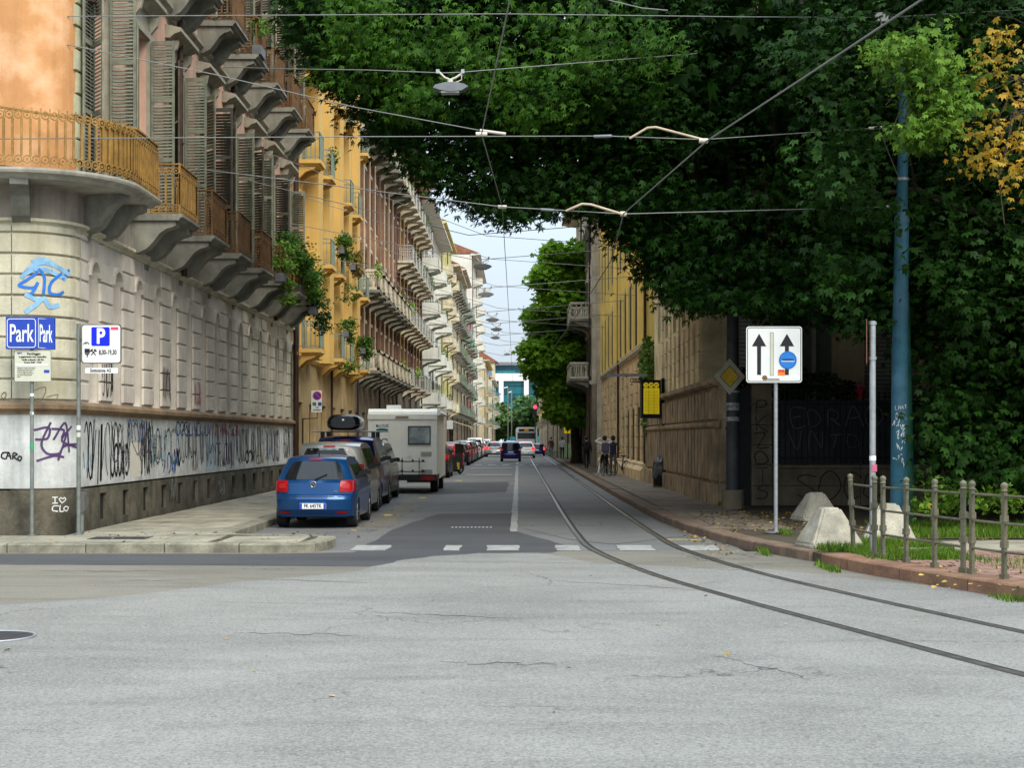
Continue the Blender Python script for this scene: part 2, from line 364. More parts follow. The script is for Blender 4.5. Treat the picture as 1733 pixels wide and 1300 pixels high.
flags(lp, -7.7, -4.97, 25.03, 25.7, 2, .67, .149, FLAG, 6)
MB().box(-7.05,-6.1,24.05,24.7,.14,.1535).build('access_cover', IRON, lp); MB().box(-9.3,-8.6,24.2,24.6,.14,.1535).build('access_cover', IRON, lp)
# right pavement
REd = [(5.75,15.6),(5.05,18.0),(4.6,19.4),(4.42,20.3),(4.3,21.0)]
redk = [(9.5,7),(7.6,10.6),(6.5,13.4)]+REd
rk2 = [(4.25,21.6),(4.0,22.6),(3.75,23.7),(3.5,25.4),(3.2,28.6),(3.06,32),(3.0,36),(2.95,44),(2.95,300)]
rp = pave("pavement", [(60,7)]+offs(redk,-.06)+offs(rk2,-.06)+[(6,300),(6,44),(60,44)], .135, SOIL)
kerbline(rp, [p for p in redk][::-1][::-1], -.0-.42, .17, KERBR, 1.15, 7, 60)
kerbline(rp, rk2, -.34, .15, KERB2, 1.2, 8, 80)
def skipr(x, y): return y < 27 and x < 4.2+(27-y)*.12
flags(rp, 3.4, 5.0, 27, 70, 2, 1.5, .149, FLAGR, 11)
# paver area behind the railing: brick-size setts near the kerb, one piece each
def kx(y):
    p = redk[::-1]
    for (xa, ya), (xb, yb) in zip(redk[:-1], redk[1:]):
        if ya <= y <= yb: return xa+(xb-xa)*(y-ya)/(yb-ya)
    return 4.3
brm = [MB().box(0,.38,0,.24,0,.03).mesh('paver', BRICKP) for _ in range(1)][0]
cnt = 0; y = 15.2
while y < 21.4:
    x = kx(y+.12)+.5+(int(y/.25) % 2)*.2
    while x < 8.2 and cnt < 300 and (x*2500/y+878) < 1800:
        inst(brm, 'paver', rp, (x, y, .125+rnd.uniform(0,.006)), (0,0,rnd.uniform(-.01,.01))); cnt += 1; x += .4
    y += .255
flat('path', [(6.1,21.6),(5.2,23.6),(20,25.6),(60,26),(60,22)], .142, FLAG)
flat('lawn', [(6.0,24.2),(6.8,27.5),(60,29),(60,25.4),(20,25.2)], .15, SOIL)
CONC = M('pale_concrete', (.37, .34, .265), .88, 0, .4, 3, .8, 22, spot=.55, dirt=(.2,.18,.12))
# ---------------------------------------------------------------- facade helpers
def facade(mb, T, a0, a1, z0, z1, ops, depth=.3, cuts=(), m=0, mj=0):
    """wall skin over a0..a1, z0..z1 with rectangular openings (a0,a1,z0,z1) and their reveals"""
    A = sorted({a0, a1, *cuts, *[o[0] for o in ops], *[o[1] for o in ops]}); A = [a for a in A if a0 <= a <= a1]
    Z = sorted({z0, z1, *[o[2] for o in ops], *[o[3] for o in ops]}); Z = [z for z in Z if z0 <= z <= z1]
    for i in range(len(A)-1):
        ca = (A[i]+A[i+1])/2; col = [o for o in ops if o[0] < ca < o[1]]
        zs = Z if col else [z0, z1]
        start = None
        for j in range(len(zs)-1):
            cz = (zs[j]+zs[j+1])/2; hole = any(o[2] < cz < o[3] for o in col)
            if hole:
                if start is not None: mb.face([T(A[i],0,start), T(A[i+1],0,start), T(A[i+1],0,zs[j]), T(A[i],0,zs[j])], m); start = None
            elif start is None: start = zs[j]
        if start is not None: mb.face([T(A[i],0,start), T(A[i+1],0,start), T(A[i+1],0,z1), T(A[i],0,z1)], m)
    for (p, q, u, v) in ops:
        for (s0, t0), (s1, t1) in (((p,u),(p,v)), ((p,v),(q,v)), ((q,v),(q,u)), ((q,u),(p,u))):
            mb.face([T(s0,0,t0), T(s1,0,t1), T(s1,-depth,t1), T(s0,-depth,t0)], mj)
def ledge(mb, T, As, prof, m=0):
    """moulding: profile [(d, z)...] swept along the positions As"""
    k = len(prof); vs = [T(a, d, z) for a in As for d, z in prof]; n = len(As)
    mb.raw(vs, [(i*k+j, (i+1)*k+j, (i+1)*k+(j+1) % k, i*k+(j+1) % k) for i in range(n-1) for j in range(k)]+[tuple(range(k)), tuple(range(n*k-1, (n-1)*k-1, -1))], m)

# ---------------------------------------------------------------- corner building
RAD, CX, CY, XL = .9, -8.75, 26.4, -7.85
def W1(a, d, z):
    if a >= 0: return (XL+d, CY+a, z)
    if a > -PI/2*RAD: t = -a/RAD; return (CX+(RAD+d)*math.cos(t), CY-(RAD+d)*math.sin(t), z)
    return (CX+(a+PI/2*RAD), CY-RAD-d, z)
def W1g(a, z, d): return W1(a, d+.02, z)
AC = -PI/2*RAD; L1 = 24.8
ARC = [AC*i/8 for i in range(8, 0, -1)]
ST_LOW = M('cream_grey_stone', (.62, .58, .46), .85, 0, .3, 1.1, .35, 25, streak=.45, dirt=(.26,.23,.18))
ST_CORN = M('corner_pale_stone', (.6, .56, .42), .85, 0, .3, 1.6, .5, 22, spot=.15, streak=.5, dirt=(.42,.37,.24))
ST_SIDE = M('pinkish_grey_stone', (.64, .58, .5), .85, 0, .22, 1.1, .35, 25, streak=.35, dirt=(.44,.39,.33))
STUC = M('orange_stucco', (.56, .275, .11), .85, 0, .22, .9, .25, 20, streak=.2, dirt=(.75,.5,.32))
STUCP = M('pink_stucco', (.66, .4, .29), .85, 0, .25, 1.1, .25, 20, streak=.3, dirt=(.42,.27,.2))
QUOIN = M('greenish_trim', (.42, .42, .28), .8, 0, .2, 3, .2)
TRIM = M('window_trim_stone', (.36, .33, .25), .85, 0, .25, 3, .25, streak=.4)
PLIN = M('dark_plinth_stone', (.1, .09, .065), .9, 0, .7, 2.2, .8, 14, spot=.8, streak=.7, dirt=(.21,.18,.125))
WHITEW = M('whitewashed_base', (.6, .61, .585), .85, 0, .3, 1.3, .3, 30, spot=.3, streak=.6, dirt=(.33,.34,.31))
BRKT = M('grey_bracket_stone', (.23, .225, .185), .85, 0, .35, 2.5, .35, 30, streak=.5, dirt=(.1,.1,.09))
BRN = M('moulding_brown', (.25, .17, .1), .85, 0, .35, 2, .3, streak=.5)
OCH = M('ochre_cast_iron', (.33, .19, .05), .6, .25, .4, 5, .35, 30, spot=.3, dirt=(.16,.08,.03))
OCHD = M('rusty_railing', (.16, .082, .03), .7, .2, .4, 4, .35, 30, spot=.4)
SHUT = M('grey_green_shutter', (.2, .205, .15), .7, 0, .3, 6, .2)
SHUTD = M('dark_shutter', (.08, .075, .055), .75, 0, .35, 6, .2)
PIPE = M('rusted_downpipe', (.06, .035, .025), .6, .3, .35, 5)
b1 = thing('corner_building', 'pink and cream corner building with ochre balconies and graffiti on its base', 'building', (0,0,0))
FR = -11
def path(a0, a1): return [a0]+[a for a in ARC if a0 < a < a1]+([0] if a0 < 0 < a1 else [])+[a1]
# plinth with cellar openings

cell = [(1.05+1.575*i, 1.5+1.575*i, .28, .78) for i in range(15)]
mb = MB(); facade(mb, lambda a, d, z: W1(a, d+.07, z), AC-FR*-1, L1, .1, .93, cell, .35, ARC+[AC,0]); ledge(mb, W1, path(AC-11, L1), [(0,.93),(.07,.93),(.07,.9),(0,.9)])
mb.build('plinth', PLIN, b1)
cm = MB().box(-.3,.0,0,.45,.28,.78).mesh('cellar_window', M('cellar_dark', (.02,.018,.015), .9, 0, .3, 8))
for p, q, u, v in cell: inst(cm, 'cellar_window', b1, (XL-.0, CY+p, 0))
mb = MB(); facade(mb, lambda a, d, z: W1(a, d+.02, z), AC-11, L1, .93, 2.25, [], .3, ARC+[AC,0]); mb.build('graffiti_panel', WHITEW, b1)
mb = MB(); ledge(mb, W1, path(AC-11, L1), [(0,2.22),(.05,2.22),(.07,2.27),(.16,2.31),(.16,2.38),(.05,2.44),(0,2.44)]); mb.build('string_course', BRN, b1)
# lower wall
rec = [(.55+1.575*i, 1.1+1.575*i, 2.46, 5.05) for i in range(16) if 1.1+1.575*i < L1]
mb = MB(); facade(mb, W1, 0, L1, 2.4, 5.5, rec, .32, [0]); mb.build('lower_wall', ST_SIDE, b1)
mb = MB(); facade(mb, W1, AC-11, 0, 2.4, 5.5, [], .32, ARC+[AC]); mb.build('corner_wall', ST_CORN, b1)
mb = MB(); r0, r1 = .275, .36; zc = 4.775
for i in range(8):
    t0, t1 = PI*i/8, PI*(i+1)/8
    P = [(.275-r0*math.cos(t), zc+r0*math.sin(t)) for t in (t0,t1)]+[(.275-r1*math.cos(t), zc+r1*math.sin(t)) for t in (t1,t0)]
    mb.prism(P, .0, .07, 'yzx')
    mb.prism([P[0], P[1], (P[1][0], 5.06), (P[0][0], 5.06)], -.3, .0, 'yzx')

am = mb.mesh('arch_moulding', ST_SIDE)
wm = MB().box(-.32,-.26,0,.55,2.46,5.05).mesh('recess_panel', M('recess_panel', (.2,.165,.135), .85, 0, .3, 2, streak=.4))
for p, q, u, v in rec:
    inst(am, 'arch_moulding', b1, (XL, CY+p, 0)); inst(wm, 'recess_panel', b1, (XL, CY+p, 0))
blk = MB(); g = .012
def rblock(T, a0, a1, z0, z1, d=.04, cuts=2):
    mb = MB(); As = [a0+(a1-a0)*i/cuts for i in range(cuts+1)]; ledge(mb, T, As, [(0,z0),(d-.012,z0),(d,z0+.012),(d,z1-.012),(d-.012,z1),(0,z1)]); return mb
Tl = lambda a, d, z: (d, a, z)
bmesh_blk = rblock(Tl, .1, .925, 0, .34, .05, 1).mesh('stone_block', ST_SIDE)
bmesh_blk2 = rblock(Tl, .1, .925, 0, .34, .05, 1).mesh('stone_block', ST_LOW)
for i in range(15):
    for r_ in range(8):
        if r_ == 7 and i % 2 == 0: continue
        inst(bmesh_blk if (i < 9) else bmesh_blk2, 'stone_block', b1, (XL, CY+1.1+1.575*i, 2.5+.372*r_))
for r_ in range(9):
    z0 = 2.48+.362*r_; z1 = z0+.325
    if z1 > 5.62: z1 = 5.5
    rblock(W1, AC+.02, -.28, z0, z1, .055, 8).build('stone_block', ST_CORN, b1)
    rblock(W1, -.24, -.02, z0, z1-.015, .03, 2).build('stone_block', ST_CORN, b1)
    rblock(W1, .02, .5, z0, z1-.015, .03, 1).build('stone_block', ST_SIDE, b1)
    for k in range(2): rblock(W1, AC-1.4*(k+1)+.02, AC-1.4*k-.0, z0, z1, .055, 1).build('stone_block', ST_CORN, b1)
mb = MB(); ledge(mb, W1, path(AC-11, L1), [(0,5.46),(.04,5.46),(.06,5.52),(.14,5.55),(.14,5.6),(.0,5.62)]); mb.build('cornice', ST_CORN, b1)
mb = MB(); ledge(mb, W1, path(AC-11, L1), [(0,5.62),(.03,5.62),(.03,6.15),(.1,6.2),(.16,6.3),(.0,6.32)]); mb.build('frieze', M('frieze_stone', (.33,.28,.23), .85, 0, .3, 1.5, .3, streak=.6), b1)
# upper walls with the tall windows of two floors
K = range(-1, 7)
yc = [30.52+3.15*k for k in K]
wins = [(y-CY-.6, y-CY+.6, 6.32, 10.2) for y in yc]+[(y-CY-.58, y-CY+.58, 12.02, 15.4) for y in yc]
mb = MB(); facade(mb, W1, 0, L1, 6.3, 20, wins, .3, [0]); mb.build('upper_wall', STUCP, b1)
mb = MB(); facade(mb, W1, AC-11, 0, 6.3, 20, [], .3, ARC+[AC]); mb.build('corner_upper_wall', STUC, b1)
for i in range(34):
    rblock(W1, -.26 if i % 2 else -.2, .02, 6.34+.4*i, 6.34+.4*i+.36, .045, 3).build('quoin', QUOIN, b1)
mb = MB(); ledge(mb, W1, path(AC-11, L1), [(0,11.2),(.05,11.2),(.07,11.3),(.16,11.36),(.16,11.44),(.0,11.48)]); mb.build('floor_course', TRIM, b1)
mb = MB(); ledge(mb, W1, path(AC-11, L1), [(0,19.6),(.2,19.6),(.6,19.9),(.65,20.1),(.0,20.3)]); mb.build('eaves', TRIM, b1)
mb = MB(); mb.prism([(CX-11,CY-RAD+.35),(CX,CY-RAD+.35),(CX+.4,CY-.3),(XL-.36,CY+.4),(XL-.36,CY+L1-.01),(CX-11,CY+L1-.01)], .1, 20.1, 'xyz')
mb.build('building_mass', STUCP, b1)
mb = MB(); mb.box(XL-.4, XL-.02, CY+L1-.02, CY+L1+.0, .1, 20.1); mb.build('end_wall', STUCP, b1)
mb = MB(); mb.prism([(-20,20.1),(XL+.6,20.1),(-14,23.5)], CY-1, CY+L1, 'xzy'); mb.build('roof', M('clay_tiles', (.28,.11,.06), .85, 0, .4, 4, .4), b1)
# window: frame, panes, surround with pediment
def window_mesh(w, h):
    f = MB(); f.box(-.22,-.17,0,w,0,.07); f.box(-.22,-.17,0,w,h-.08,h); f.box(-.22,-.17,0,.07,.07,h-.08); f.box(-.22,-.17,w-.07,w,.07,h-.08); f.box(-.21,-.15,w/2-.05,w/2+.05,.07,h-.08)
    for t in (.3, .62): f.box(-.215,-.175,.07,w-.07,h*t,h*t+.05)
    return f.mesh('window', SHUT), MB().box(-.29,-.2,.01,w-.01,.01,h-.01).mesh('pane', WGL)
def surround(w, h, ped=True):
    s = MB(); s.box(.0,.09,-.17,-.001,0,h+.12); s.box(.0,.09,w+.001,w+.17,0,h+.12); s.box(0,.09,-.001,w+.001,h+.001,h+.14)
    if ped:
        s.box(0,.05,-.15,w+.15,h+.14,h+.5); ledge(s, Tl, [-.32,w+.32], [(0,h+.5),(.12,h+.5),(.2,h+.58),(.36,h+.64),(.36,h+.72),(0,h+.8)])
        for y in (-.14, w+.02): s.prism([(.06,h+.48),(.26,h+.48),(.22,h+.3),(.06,h+.1)], y, y+.12, 'xzy')
    return s.mesh('window_surround', TRIM)
WM = {}
for nm, w_, h_ in (('a', 1.2, 3.88), ('b', 1.16, 3.38)): WM[nm] = (*window_mesh(w_, h_), surround(w_, h_))
SLAT = MB().box(-.036,.036,0,.40,-.004,.004).mesh('slat', SHUT)
SLATD = MB().box(-.018,.018,0,.40,-.003,.003).mesh('slat', SHUTD)
def shutter_parts(w, h, rails, slatted, mat):
    f = MB(); t = .018
    f.box(-t,t,0,.05,0,h); f.box(-t,t,w-.05,w,0,h)
    for r_ in [0]+rails+[h-.09]: f.box(-t,t,.05,w-.05,r_,r_+.09)
    if slatted:
        z = .1
        while z < h-.1:
            if not any(r_-.05 < z < r_+.11 for r_ in rails): f.prism([(-.022,z-.024),(-.016,z-.028),(.022,z+.024),(.016,z+.028)], .05, w-.05, 'xzy')
            z += .075
    return f.mesh('shutter', mat)
SH = {True: {}, False: {}}
SHF = {h: shutter_parts(.5, h, [h*.33, h*.66], False, SHUT) for h in (3.8, 3.3)}
SHS = {(h, d): shutter_parts(.5, h, [h*.33, h*.66], True, SHUTD if d else SHUT) for h in (3.8, 3.3) for d in (0, 1)}
ns = 0
for fi, (zb, nm, h) in enumerate(((6.32,'a',3.8), (12.02,'b',3.3))):
    for k, y in zip(K, yc):
        w_ = 1.2 if nm == 'a' else 1.16; y0 = y-w_/2
        fr = inst(WM[nm][0], 'window', b1, (XL, y0, zb)); inst(WM[nm][1], 'pane', fr)
        inst(WM[nm][2], 'window_surround', b1, (XL, y0, zb))
        for j, (yy, rz) in enumerate(((y0+w_-.03, -90-rnd.uniform(2,14)), (y0+.0, 180+rnd.uniform(14,60)), (y0-.52, -4))):
            near = fi == 0 and k <= 1 and j == 0 or fi == 0 and k == -1
            zz = zb+.04
            if j == 2 and fi: continue
            loc = (XL+(.12 if j < 2 else .115), yy if j < 2 else yy, zz); dk = (k+j) % 3 == 2
            if near:
                s_ = inst(SHF[h], 'shutter', b1, loc, (0,0,R(rz)))
                z = .12
                while z < h-.1 and ns < 290:
                    if not any(r_-.04 < z < r_+.1 for r_ in (h*.33, h*.66)):
                        sl_ = inst(SLAT, 'slat', s_, (0,.05,z), (0,R(52),0)); ns += 1
                    z += .068
            else:
                inst(SHS[(h, dk)], 'shutter', b1, loc, (0,0,R(rz)), kind='stuff')
# balconies: slab, S-shaped bracket, cast iron railing of pierced panels
def bracket_poly(p, h):
    return [(0,0),(p,0),(p,-.1),(p*.93,-.13),(p*.8,-.16),(p*.66,-.25),(p*.52,-.42),(p*.38,-.56),(p*.2,-.64),(p*.05,-.66),(0,-h)]
def railing_panel(mb, T, a0, a1, z0, h, pitch=.15, solid=False):
    """lozenge friezes above and below, bars between; T(a, d, z)"""
    n = max(1, round((a1-a0)/pitch)); p = (a1-a0)/n; t = .012
    mb.box(a0,a1,-.03,.03,z0+h-.03,z0+h, T=T); mb.box(a0,a1,-.015,.015,z0+.02,z0+.04, T=T)
    for zz in (z0+h*.76, z0+h*.24): pass
    for i in range(n):
        x = a0+p*(i+.5)
        for zc_ in (z0+h*.86, z0+h*.13):
            for k in range(6):
                t0, t1 = PI/3*k+PI/6, PI/3*(k+1)+PI/6; r_ = p*.52
                A = (x+r_*math.cos(t0), zc_+r_*math.sin(t0)); B = (x+r_*math.cos(t1), zc_+r_*math.sin(t1)); q = .72
                mb.raw([T(*(A[0],-.01,A[1])), T(B[0],-.01,B[1]), T(x+(B[0]-x)*q,-.01,zc_+(B[1]-zc_)*q), T(x+(A[0]-x)*q,-.01,zc_+(A[1]-zc_)*q),
                        T(A[0],.01,A[1]), T(B[0],.01,B[1]), T(x+(B[0]-x)*q,.01,zc_+(B[1]-zc_)*q), T(x+(A[0]-x)*q,.01,zc_+(A[1]-zc_)*q)],
                       [(0,1,2,3),(4,5,6,7),(0,1,5,4),(2,3,7,6)])
            mb.box(x-.018,x+.018,-.012,.012,zc_-.018,zc_+.018, T=T)
        for zc_, s in ((z0+h*.98, -1), (z0+h*.03, 1)):
            mb.box(x-p*.5-.006,x-p*.5+.012,-.008,.008,min(zc_,zc_+s*.09),max(zc_,zc_+s*.09), T=T)
def bars(mb, T, a0, a1, z0, h, pitch=.15):
    n = max(1, round((a1-a0)/pitch)); p = (a1-a0)/n
    for i in range(n+1): mb.box(a0+p*i-.02, a0+p*i+.02, -.012, .012, z0+h*.19, z0+h*.8, T=T)
def balcony_parts(proj, length, h=1.02, th=.13, bh=.85, dark=False, curtain=True):
    slab = MB(); ledge(slab, Tl, [0,length], [(0,-th),(proj-.08,-th),(proj-.05,-th+.05),(proj,-th+.07),(proj,0),(0,0)])
    br = MB(); br.prism([(x, z-th) for x, z in bracket_poly(proj*.86, bh)], 0, .34, 'xzy')
    rl = MB(); pr = proj-.07
    T1 = lambda a, d, z: (a, .05+d, z); T2 = lambda a, d, z: (pr+d, a, z); T3 = lambda a, d, z: (a, length-.05+d, z)
    for T, l0, l1 in ((T1,.04,pr),(T2,.05,length-.05),(T3,.04,pr)): railing_panel(rl, T, l0, l1, 0, h); bars(rl, T, l0, l1, 0, h)
    rl.box(pr-.02,pr+.02,.03,.07,0,h+.01); rl.box(pr-.02,pr+.02,length-.07,length-.03,0,h+.01)
    sc = MB().box(pr-.03,pr-.022,.08,length-.08,.1,h-.06)
    mt = OCHD if dark else OCH
    return slab.mesh('balcony', BRKT), br.mesh('bracket', BRKT), rl.mesh('railing', mt), sc.mesh('weather_screen', mt)
BA = balcony_parts(1.09, 1.66); BB = balcony_parts(1.09, 1.66, dark=True); BC = balcony_parts(.95, 1.66, dark=True, bh=.8)
def put_balcony(parent, P, loc, lab=None):
    s = inst(P[0], 'balcony', parent, loc)
    if lab: s['label'] = lab
    inst(P[1], 'bracket', s, (0,.06,0)); inst(P[1], 'bracket', s, (0,1.26,0)); inst(P[2], 'railing', s, (0,0,0), kind='stuff'); inst(P[3], 'weather_screen', s)
    return s
for k in range(0, 7):
    put_balcony(b1, BA if k == 0 else BB, (XL, 29.7+3.15*k, 6.32), 'ochre balcony with blistered paint' if k == 0 else None)
for k in range(0, 7):
    put_balcony(b1, BC, (XL, 29.7+3.15*k, 12.0))
# rounded corner balcony
def slabT(off): return lambda a, d, z: CB(a, off+d, z)
CBR = 1.9
def CB(a, d, z):
    """outline of the corner balcony: front straight, quarter round, then back to the street wall"""
    q = PI/2*CBR
    ox, oy = CX, CY
    if a < 0: return (ox+a, oy-(CBR-.15)-d, z)
    if a < q: t = a/CBR; return (ox+(CBR+d)*math.sin(t), oy-(CBR-.15*(1-t/(PI/2))+d)*math.cos(t), z)
    return (ox+CBR+d, oy+(a-q), z)
QB = PI/2*CBR; ENDB = QB+1.7
Ab = [-9,-2]+[QB*i/12 for i in range(13)]+[ENDB]
mb = MB(); vs = []; prof = [(-.5,-.16),(-.1,-.16),(-.05,-.1),(.05,-.08),(.07,-.04),(.07,0),(-.5,0)]
ledge(mb, CB, Ab, [(d, 6.33+z) for d, z in prof])
for z in (6.325, 6.175):
    inner = [W1(a, 0, z) for a in [AC-9.2,AC-2]+[AC*(12-i)/12 for i in range(13)]+[1.7]]; outer_ = [CB(a, -.45, z) for a in Ab]
    for i in range(len(Ab)-1): mb.face([outer_[i], outer_[i+1], inner[i+1], inner[i]])
cb = mb.build('balcony', M('corner_balcony_stone', (.36,.34,.28), .85, 0, .3, 2, .3, streak=.5), b1, label='long balcony wrapping the rounded corner')
mb = MB()
for a0, a1 in ((-3, -.02), (.02, QB), (QB+.02, ENDB-.05)): railing_panel(mb, lambda a, d, z: CB(a, d, z), a0, a1, 6.34, 1.02, .145)
mb.build('railing', OCH, cb, kind='stuff')
bar = MB().box(-.02,.02,-.012,.012,.19,.82).mesh('baluster', OCH)
a = -1.6
while a < ENDB-.04:
    x, y, z = CB(a, 0, 6.34); x2, y2, _ = CB(a+.01, 0, 6.34); inst(bar, 'baluster', cb, (x,y,6.34), (0,0,math.atan2(y2-y, x2-x))); a += .146
mb = MB(); ledge(mb, CB, [QB*.62+ (ENDB-.2-QB*.62)*i/8 for i in range(9)], [(-.03,6.4),(-.025,6.4),(-.025,7.28),(-.03,7.28)]); mb.build('weather_screen', OCH, cb)
mb = MB(); mb.box(*[0,0,0,0,0,0]) if 0 else None
T3 = lambda x, y, z: (x, CY+1.7+y, z)
railing_panel(mb, lambda a, d, z: (XL+a, CY+1.62+d, z), .05, 1.0, 6.34, 1.02, .145); bars(mb, lambda a, d, z: (XL+a, CY+1.62+d, z), .05, 1.0, 6.34, 1.02, .145); mb.build('end_railing', OCH, cb, kind='stuff')
for (x, y, rz) in ((XL-.02, 27.75, 0), (XL+.0, 26.75, -20), (CX+.15, CY-RAD+.08, -75), (CX-2.3, CY-RAD, -90)):
    MB().prism([(u, v) for u, v in bracket_poly(.85, .8)], -.15, .15, 'xzy').build('bracket', BRKT, cb, (x,y,6.17), (0,0,R(rz)))
# downpipes
for y, z0, z1 in ((26.85, 9.6, 20), (33.7, 5.6, 20), (40.0, 6.4, 20), (46.4, 5.6, 20), (51.0, .2, 20)):
    mb = MB(); mb.tube([(XL+.13,y,z1),(XL+.13,y,z0+.3),(XL+.22,y,z0+.05),(XL+.22,y,z0-.1)], .065, 8)
    for z in np.arange(z0+1, z1, 1.9): mb.tube([(XL+.13,y,z),(XL+.13,y,z+.05)], .08, 8)
    mb.build('downpipe', PIPE, b1)
MB().tube([(XL+.3,26.2,9.6),(XL+.15,26.7,9.7)], .05, 8).build('pipe_elbow', PIPE, b1)
# things on the base

MB().box(-.02,.04,0,.55,2.46,3.0) if 0 else None

# graffiti
BLU = M('spray_blue', (.02, .16, .55), .5, 0, .2, 8); BLU2 = M('spray_soft_blue', (.22, .42, .62), .6, 0, .3, 8); BKS = M('spray_black', (.02,.02,.022), .5, 0, .3, 12); PUR = M('spray_purple', (.09,.05,.14), .5, 0, .3, 9)
GRS = M('spray_grey', (.24,.25,.26), .6, 0, .3, 12); WHS = M('spray_white', (.7,.7,.68), .6, 0, .2); PNK = M('spray_pink', (.55,.12,.2), .6, 0, .2)
Z = lambda v, Yd=25.6: 1.8+(742-v)*Yd/2500
def px(u, v):   # from a place seen on the rounded corner to wall coordinates
    X = (u-878)*25.7/2500; x = X-CX
    if x <= 0: a = AC+x
    else: a = -RAD*math.acos(min(.98, x/RAD))
    return (a, 1.8+(742-v)*(25.5+.1*max(0,x)*3)/2500)
def P(lst): return [[px(u, v) for u, v in l] for l in lst]
f1 = lambda a, z, d: W1(a, d+.058, z)
f0 = lambda a, z, d: W1(a, d+.02, z)
strokes('graffiti', P([[(66,462),(52,474),(40,484),(60,488),(66,480),(58,497),(50,498)], [(68,456),(75,470),(74,497)], [(62,458),(84,458)], [(96,462),(84,478),(82,495),(92,498),(98,493)], [(104,455),(98,470)]]), .05, f1, BLU, b1, 6, 'blue spray tag of three letters')
strokes('graffiti', P([[(44,470),(58,452),(70,446),(86,448),(104,462)], [(48,464),(70,455),(100,470)], [(50,500),(66,508),(76,506)], [(50,528),(62,518),(74,506),(82,519),(92,516)], [(60,444),(72,440),(86,446)]]), .075, f1, BLU2, b1, 6)
strokes('graffiti', P([[(62,728),(82,724),(80,742),(64,744)],[(84,716),(72,750),(80,768),(96,768)],[(88,744),(102,716),(106,765)],[(108,722),(98,746),(116,758)],[(104,730),(94,778),(100,756),(116,752)],[(66,780),(88,772),(100,774)],[(86,726),(100,728),(98,740)]]), .04, f0, PUR, b1, 6, 'purple spray tag')
strokes('graffiti', P([[(20,766),(12,767),(10,774),(16,777)],[(18,777),(22,766),(26,777)],[(19,772),(26,772)],[(29,777),(30,767),(36,769),(31,773),(36,778)],[(40,772),(37,776),(40,780),(43,775),(40,772)]]), .025, f0, BKS, b1, 4, 'black tag reading CARO')
strokes('graffiti', P([[(0,668),(5,664),(8,670),(3,676),(0,672)],[(12,668),(17,664),(19,670),(14,676),(11,670)],[(60,662),(76,655),(74,672),(60,680)],[(78,672),(92,668),(86,684)]]), .014, f1, M('spray_tan',(.25,.2,.12),.6), b1, 5)
strokes('graffiti', P([[(88,842),(88,852)],[(85,842),(91,842)],[(85,852),(91,852)],[(96,852),(93,846),(95,843),(97,845),(99,843),(100,847),(96,852)],[(92,857),(86,857),(85,864),(91,866)],[(94,856),(94,866),(98,866)],[(100,858),(103,860),(101,866),(98,862),(100,858)]]), .02, lambda a, z, d: W1(a, d+.07, z), WHS, b1, 4, 'small white stencil')
def tag(a0, z0, w_, h_, n, seed, wd, mat, fn):
    q = random.Random(seed); ls = []
    for i in range(n):
        cx_ = a0+w_*(i+.5)/n; l = []
        typ = q.random()
        if typ < .4: 
            r1_, r2_ = w_/n*.6, h_*.45; s0 = q.uniform(0, 6)
            l = [(cx_+r1_*math.cos(s0+t*.9)*(1-.05*t), z0+h_/2+r2_*math.sin(s0+t*.9)) for t in range(q.randint(5, 9))]
        else:
            l = [(cx_+q.uniform(-.6,.6)*w_/n, z0+h_*(.08 if k % 2 else .92)+q.uniform(-.12,.12)*h_) for k in range(q.randint(3, 5))]
        ls.append(l)
    return strokes('graffiti', ls, wd, fn, mat, b1, 4)
f2 = f0
for i_, (a_, z_, w_, h_, m_) in enumerate(((.5,1.5,.9,.5,M('paint_over_grey',(.52,.53,.52),.8,0,.1)),(3.4,1.0,.8,.7,M('paint_over_cream',(.6,.57,.48),.8,0,.1)),(6.9,1.3,1.3,.6,M("paint_over_grey",(.52,.53,.52))),(10.6,.98,1.1,.8,M('paint_over_blue',(.42,.52,.58),.8,0,.1)),(13.5,1.2,1.2,.7,M("paint_over_grey",(.52,.53,.52))),(17.8,1.0,1.4,.6,MATS['paint_over_cream']),(21.7,.98,1.7,1.2,M('paint_over_white',(.72,.72,.7),.8,0,.1)))):
    strokes('paint_over', [[(a_, z_+h_*(k+.5)/6), (a_+w_*rnd.uniform(.88,1), z_+h_*(k+.5)/6+rnd.uniform(-.02,.02))] for k in range(6)], h_/5.5, lambda a, z, d: W1(a, d*.5+.02, z), m_, b1, 4)
for i_ in range(14):
    a_ = .4+i_*1.7+rnd.uniform(-.4,.4); tag(a_, rnd.uniform(.98,1.5), rnd.uniform(.5,1.5), rnd.uniform(.25,.7), rnd.choice((3,4,5)), 50+i_, rnd.choice((.02,.03,.07)), rnd.choice((BKS,BKS,GRS,PUR,BLU,BLU2,PNK)), f2)
tag(.2, 1.0, 1.3, 1.15, 5, 1, .05, BKS, f2); tag(1.3, 1.05, 2.0, 1.1, 7, 2, .03, BKS, f2); tag(2.0, 1.3, 3.0, .85, 6, 3, .045, GRS, f2)
tag(4.2, 1.0, .9, 1.2, 6, 4, .05, BKS, f2); tag(4.9, 1.2, 3.4, .85, 7, 5, .06, M('spray_pale_blue',(.3,.45,.52),.6,0,.3), f2); tag(6.2, 1.0, 1.2, .5, 4, 6, .05, BLU, f2)
tag(8.0, 1.3, 1.6, .85, 6, 7, .04, BKS, f2); tag(3.2, 1.7, 1.5, .5, 6, 8, .03, BLU, f2); tag(9.8, 1.1, 2.4, 1.0, 8, 9, .045, GRS, f2); tag(12, 1.0, 2.2, 1.1, 8, 10, .05, PUR, f2)
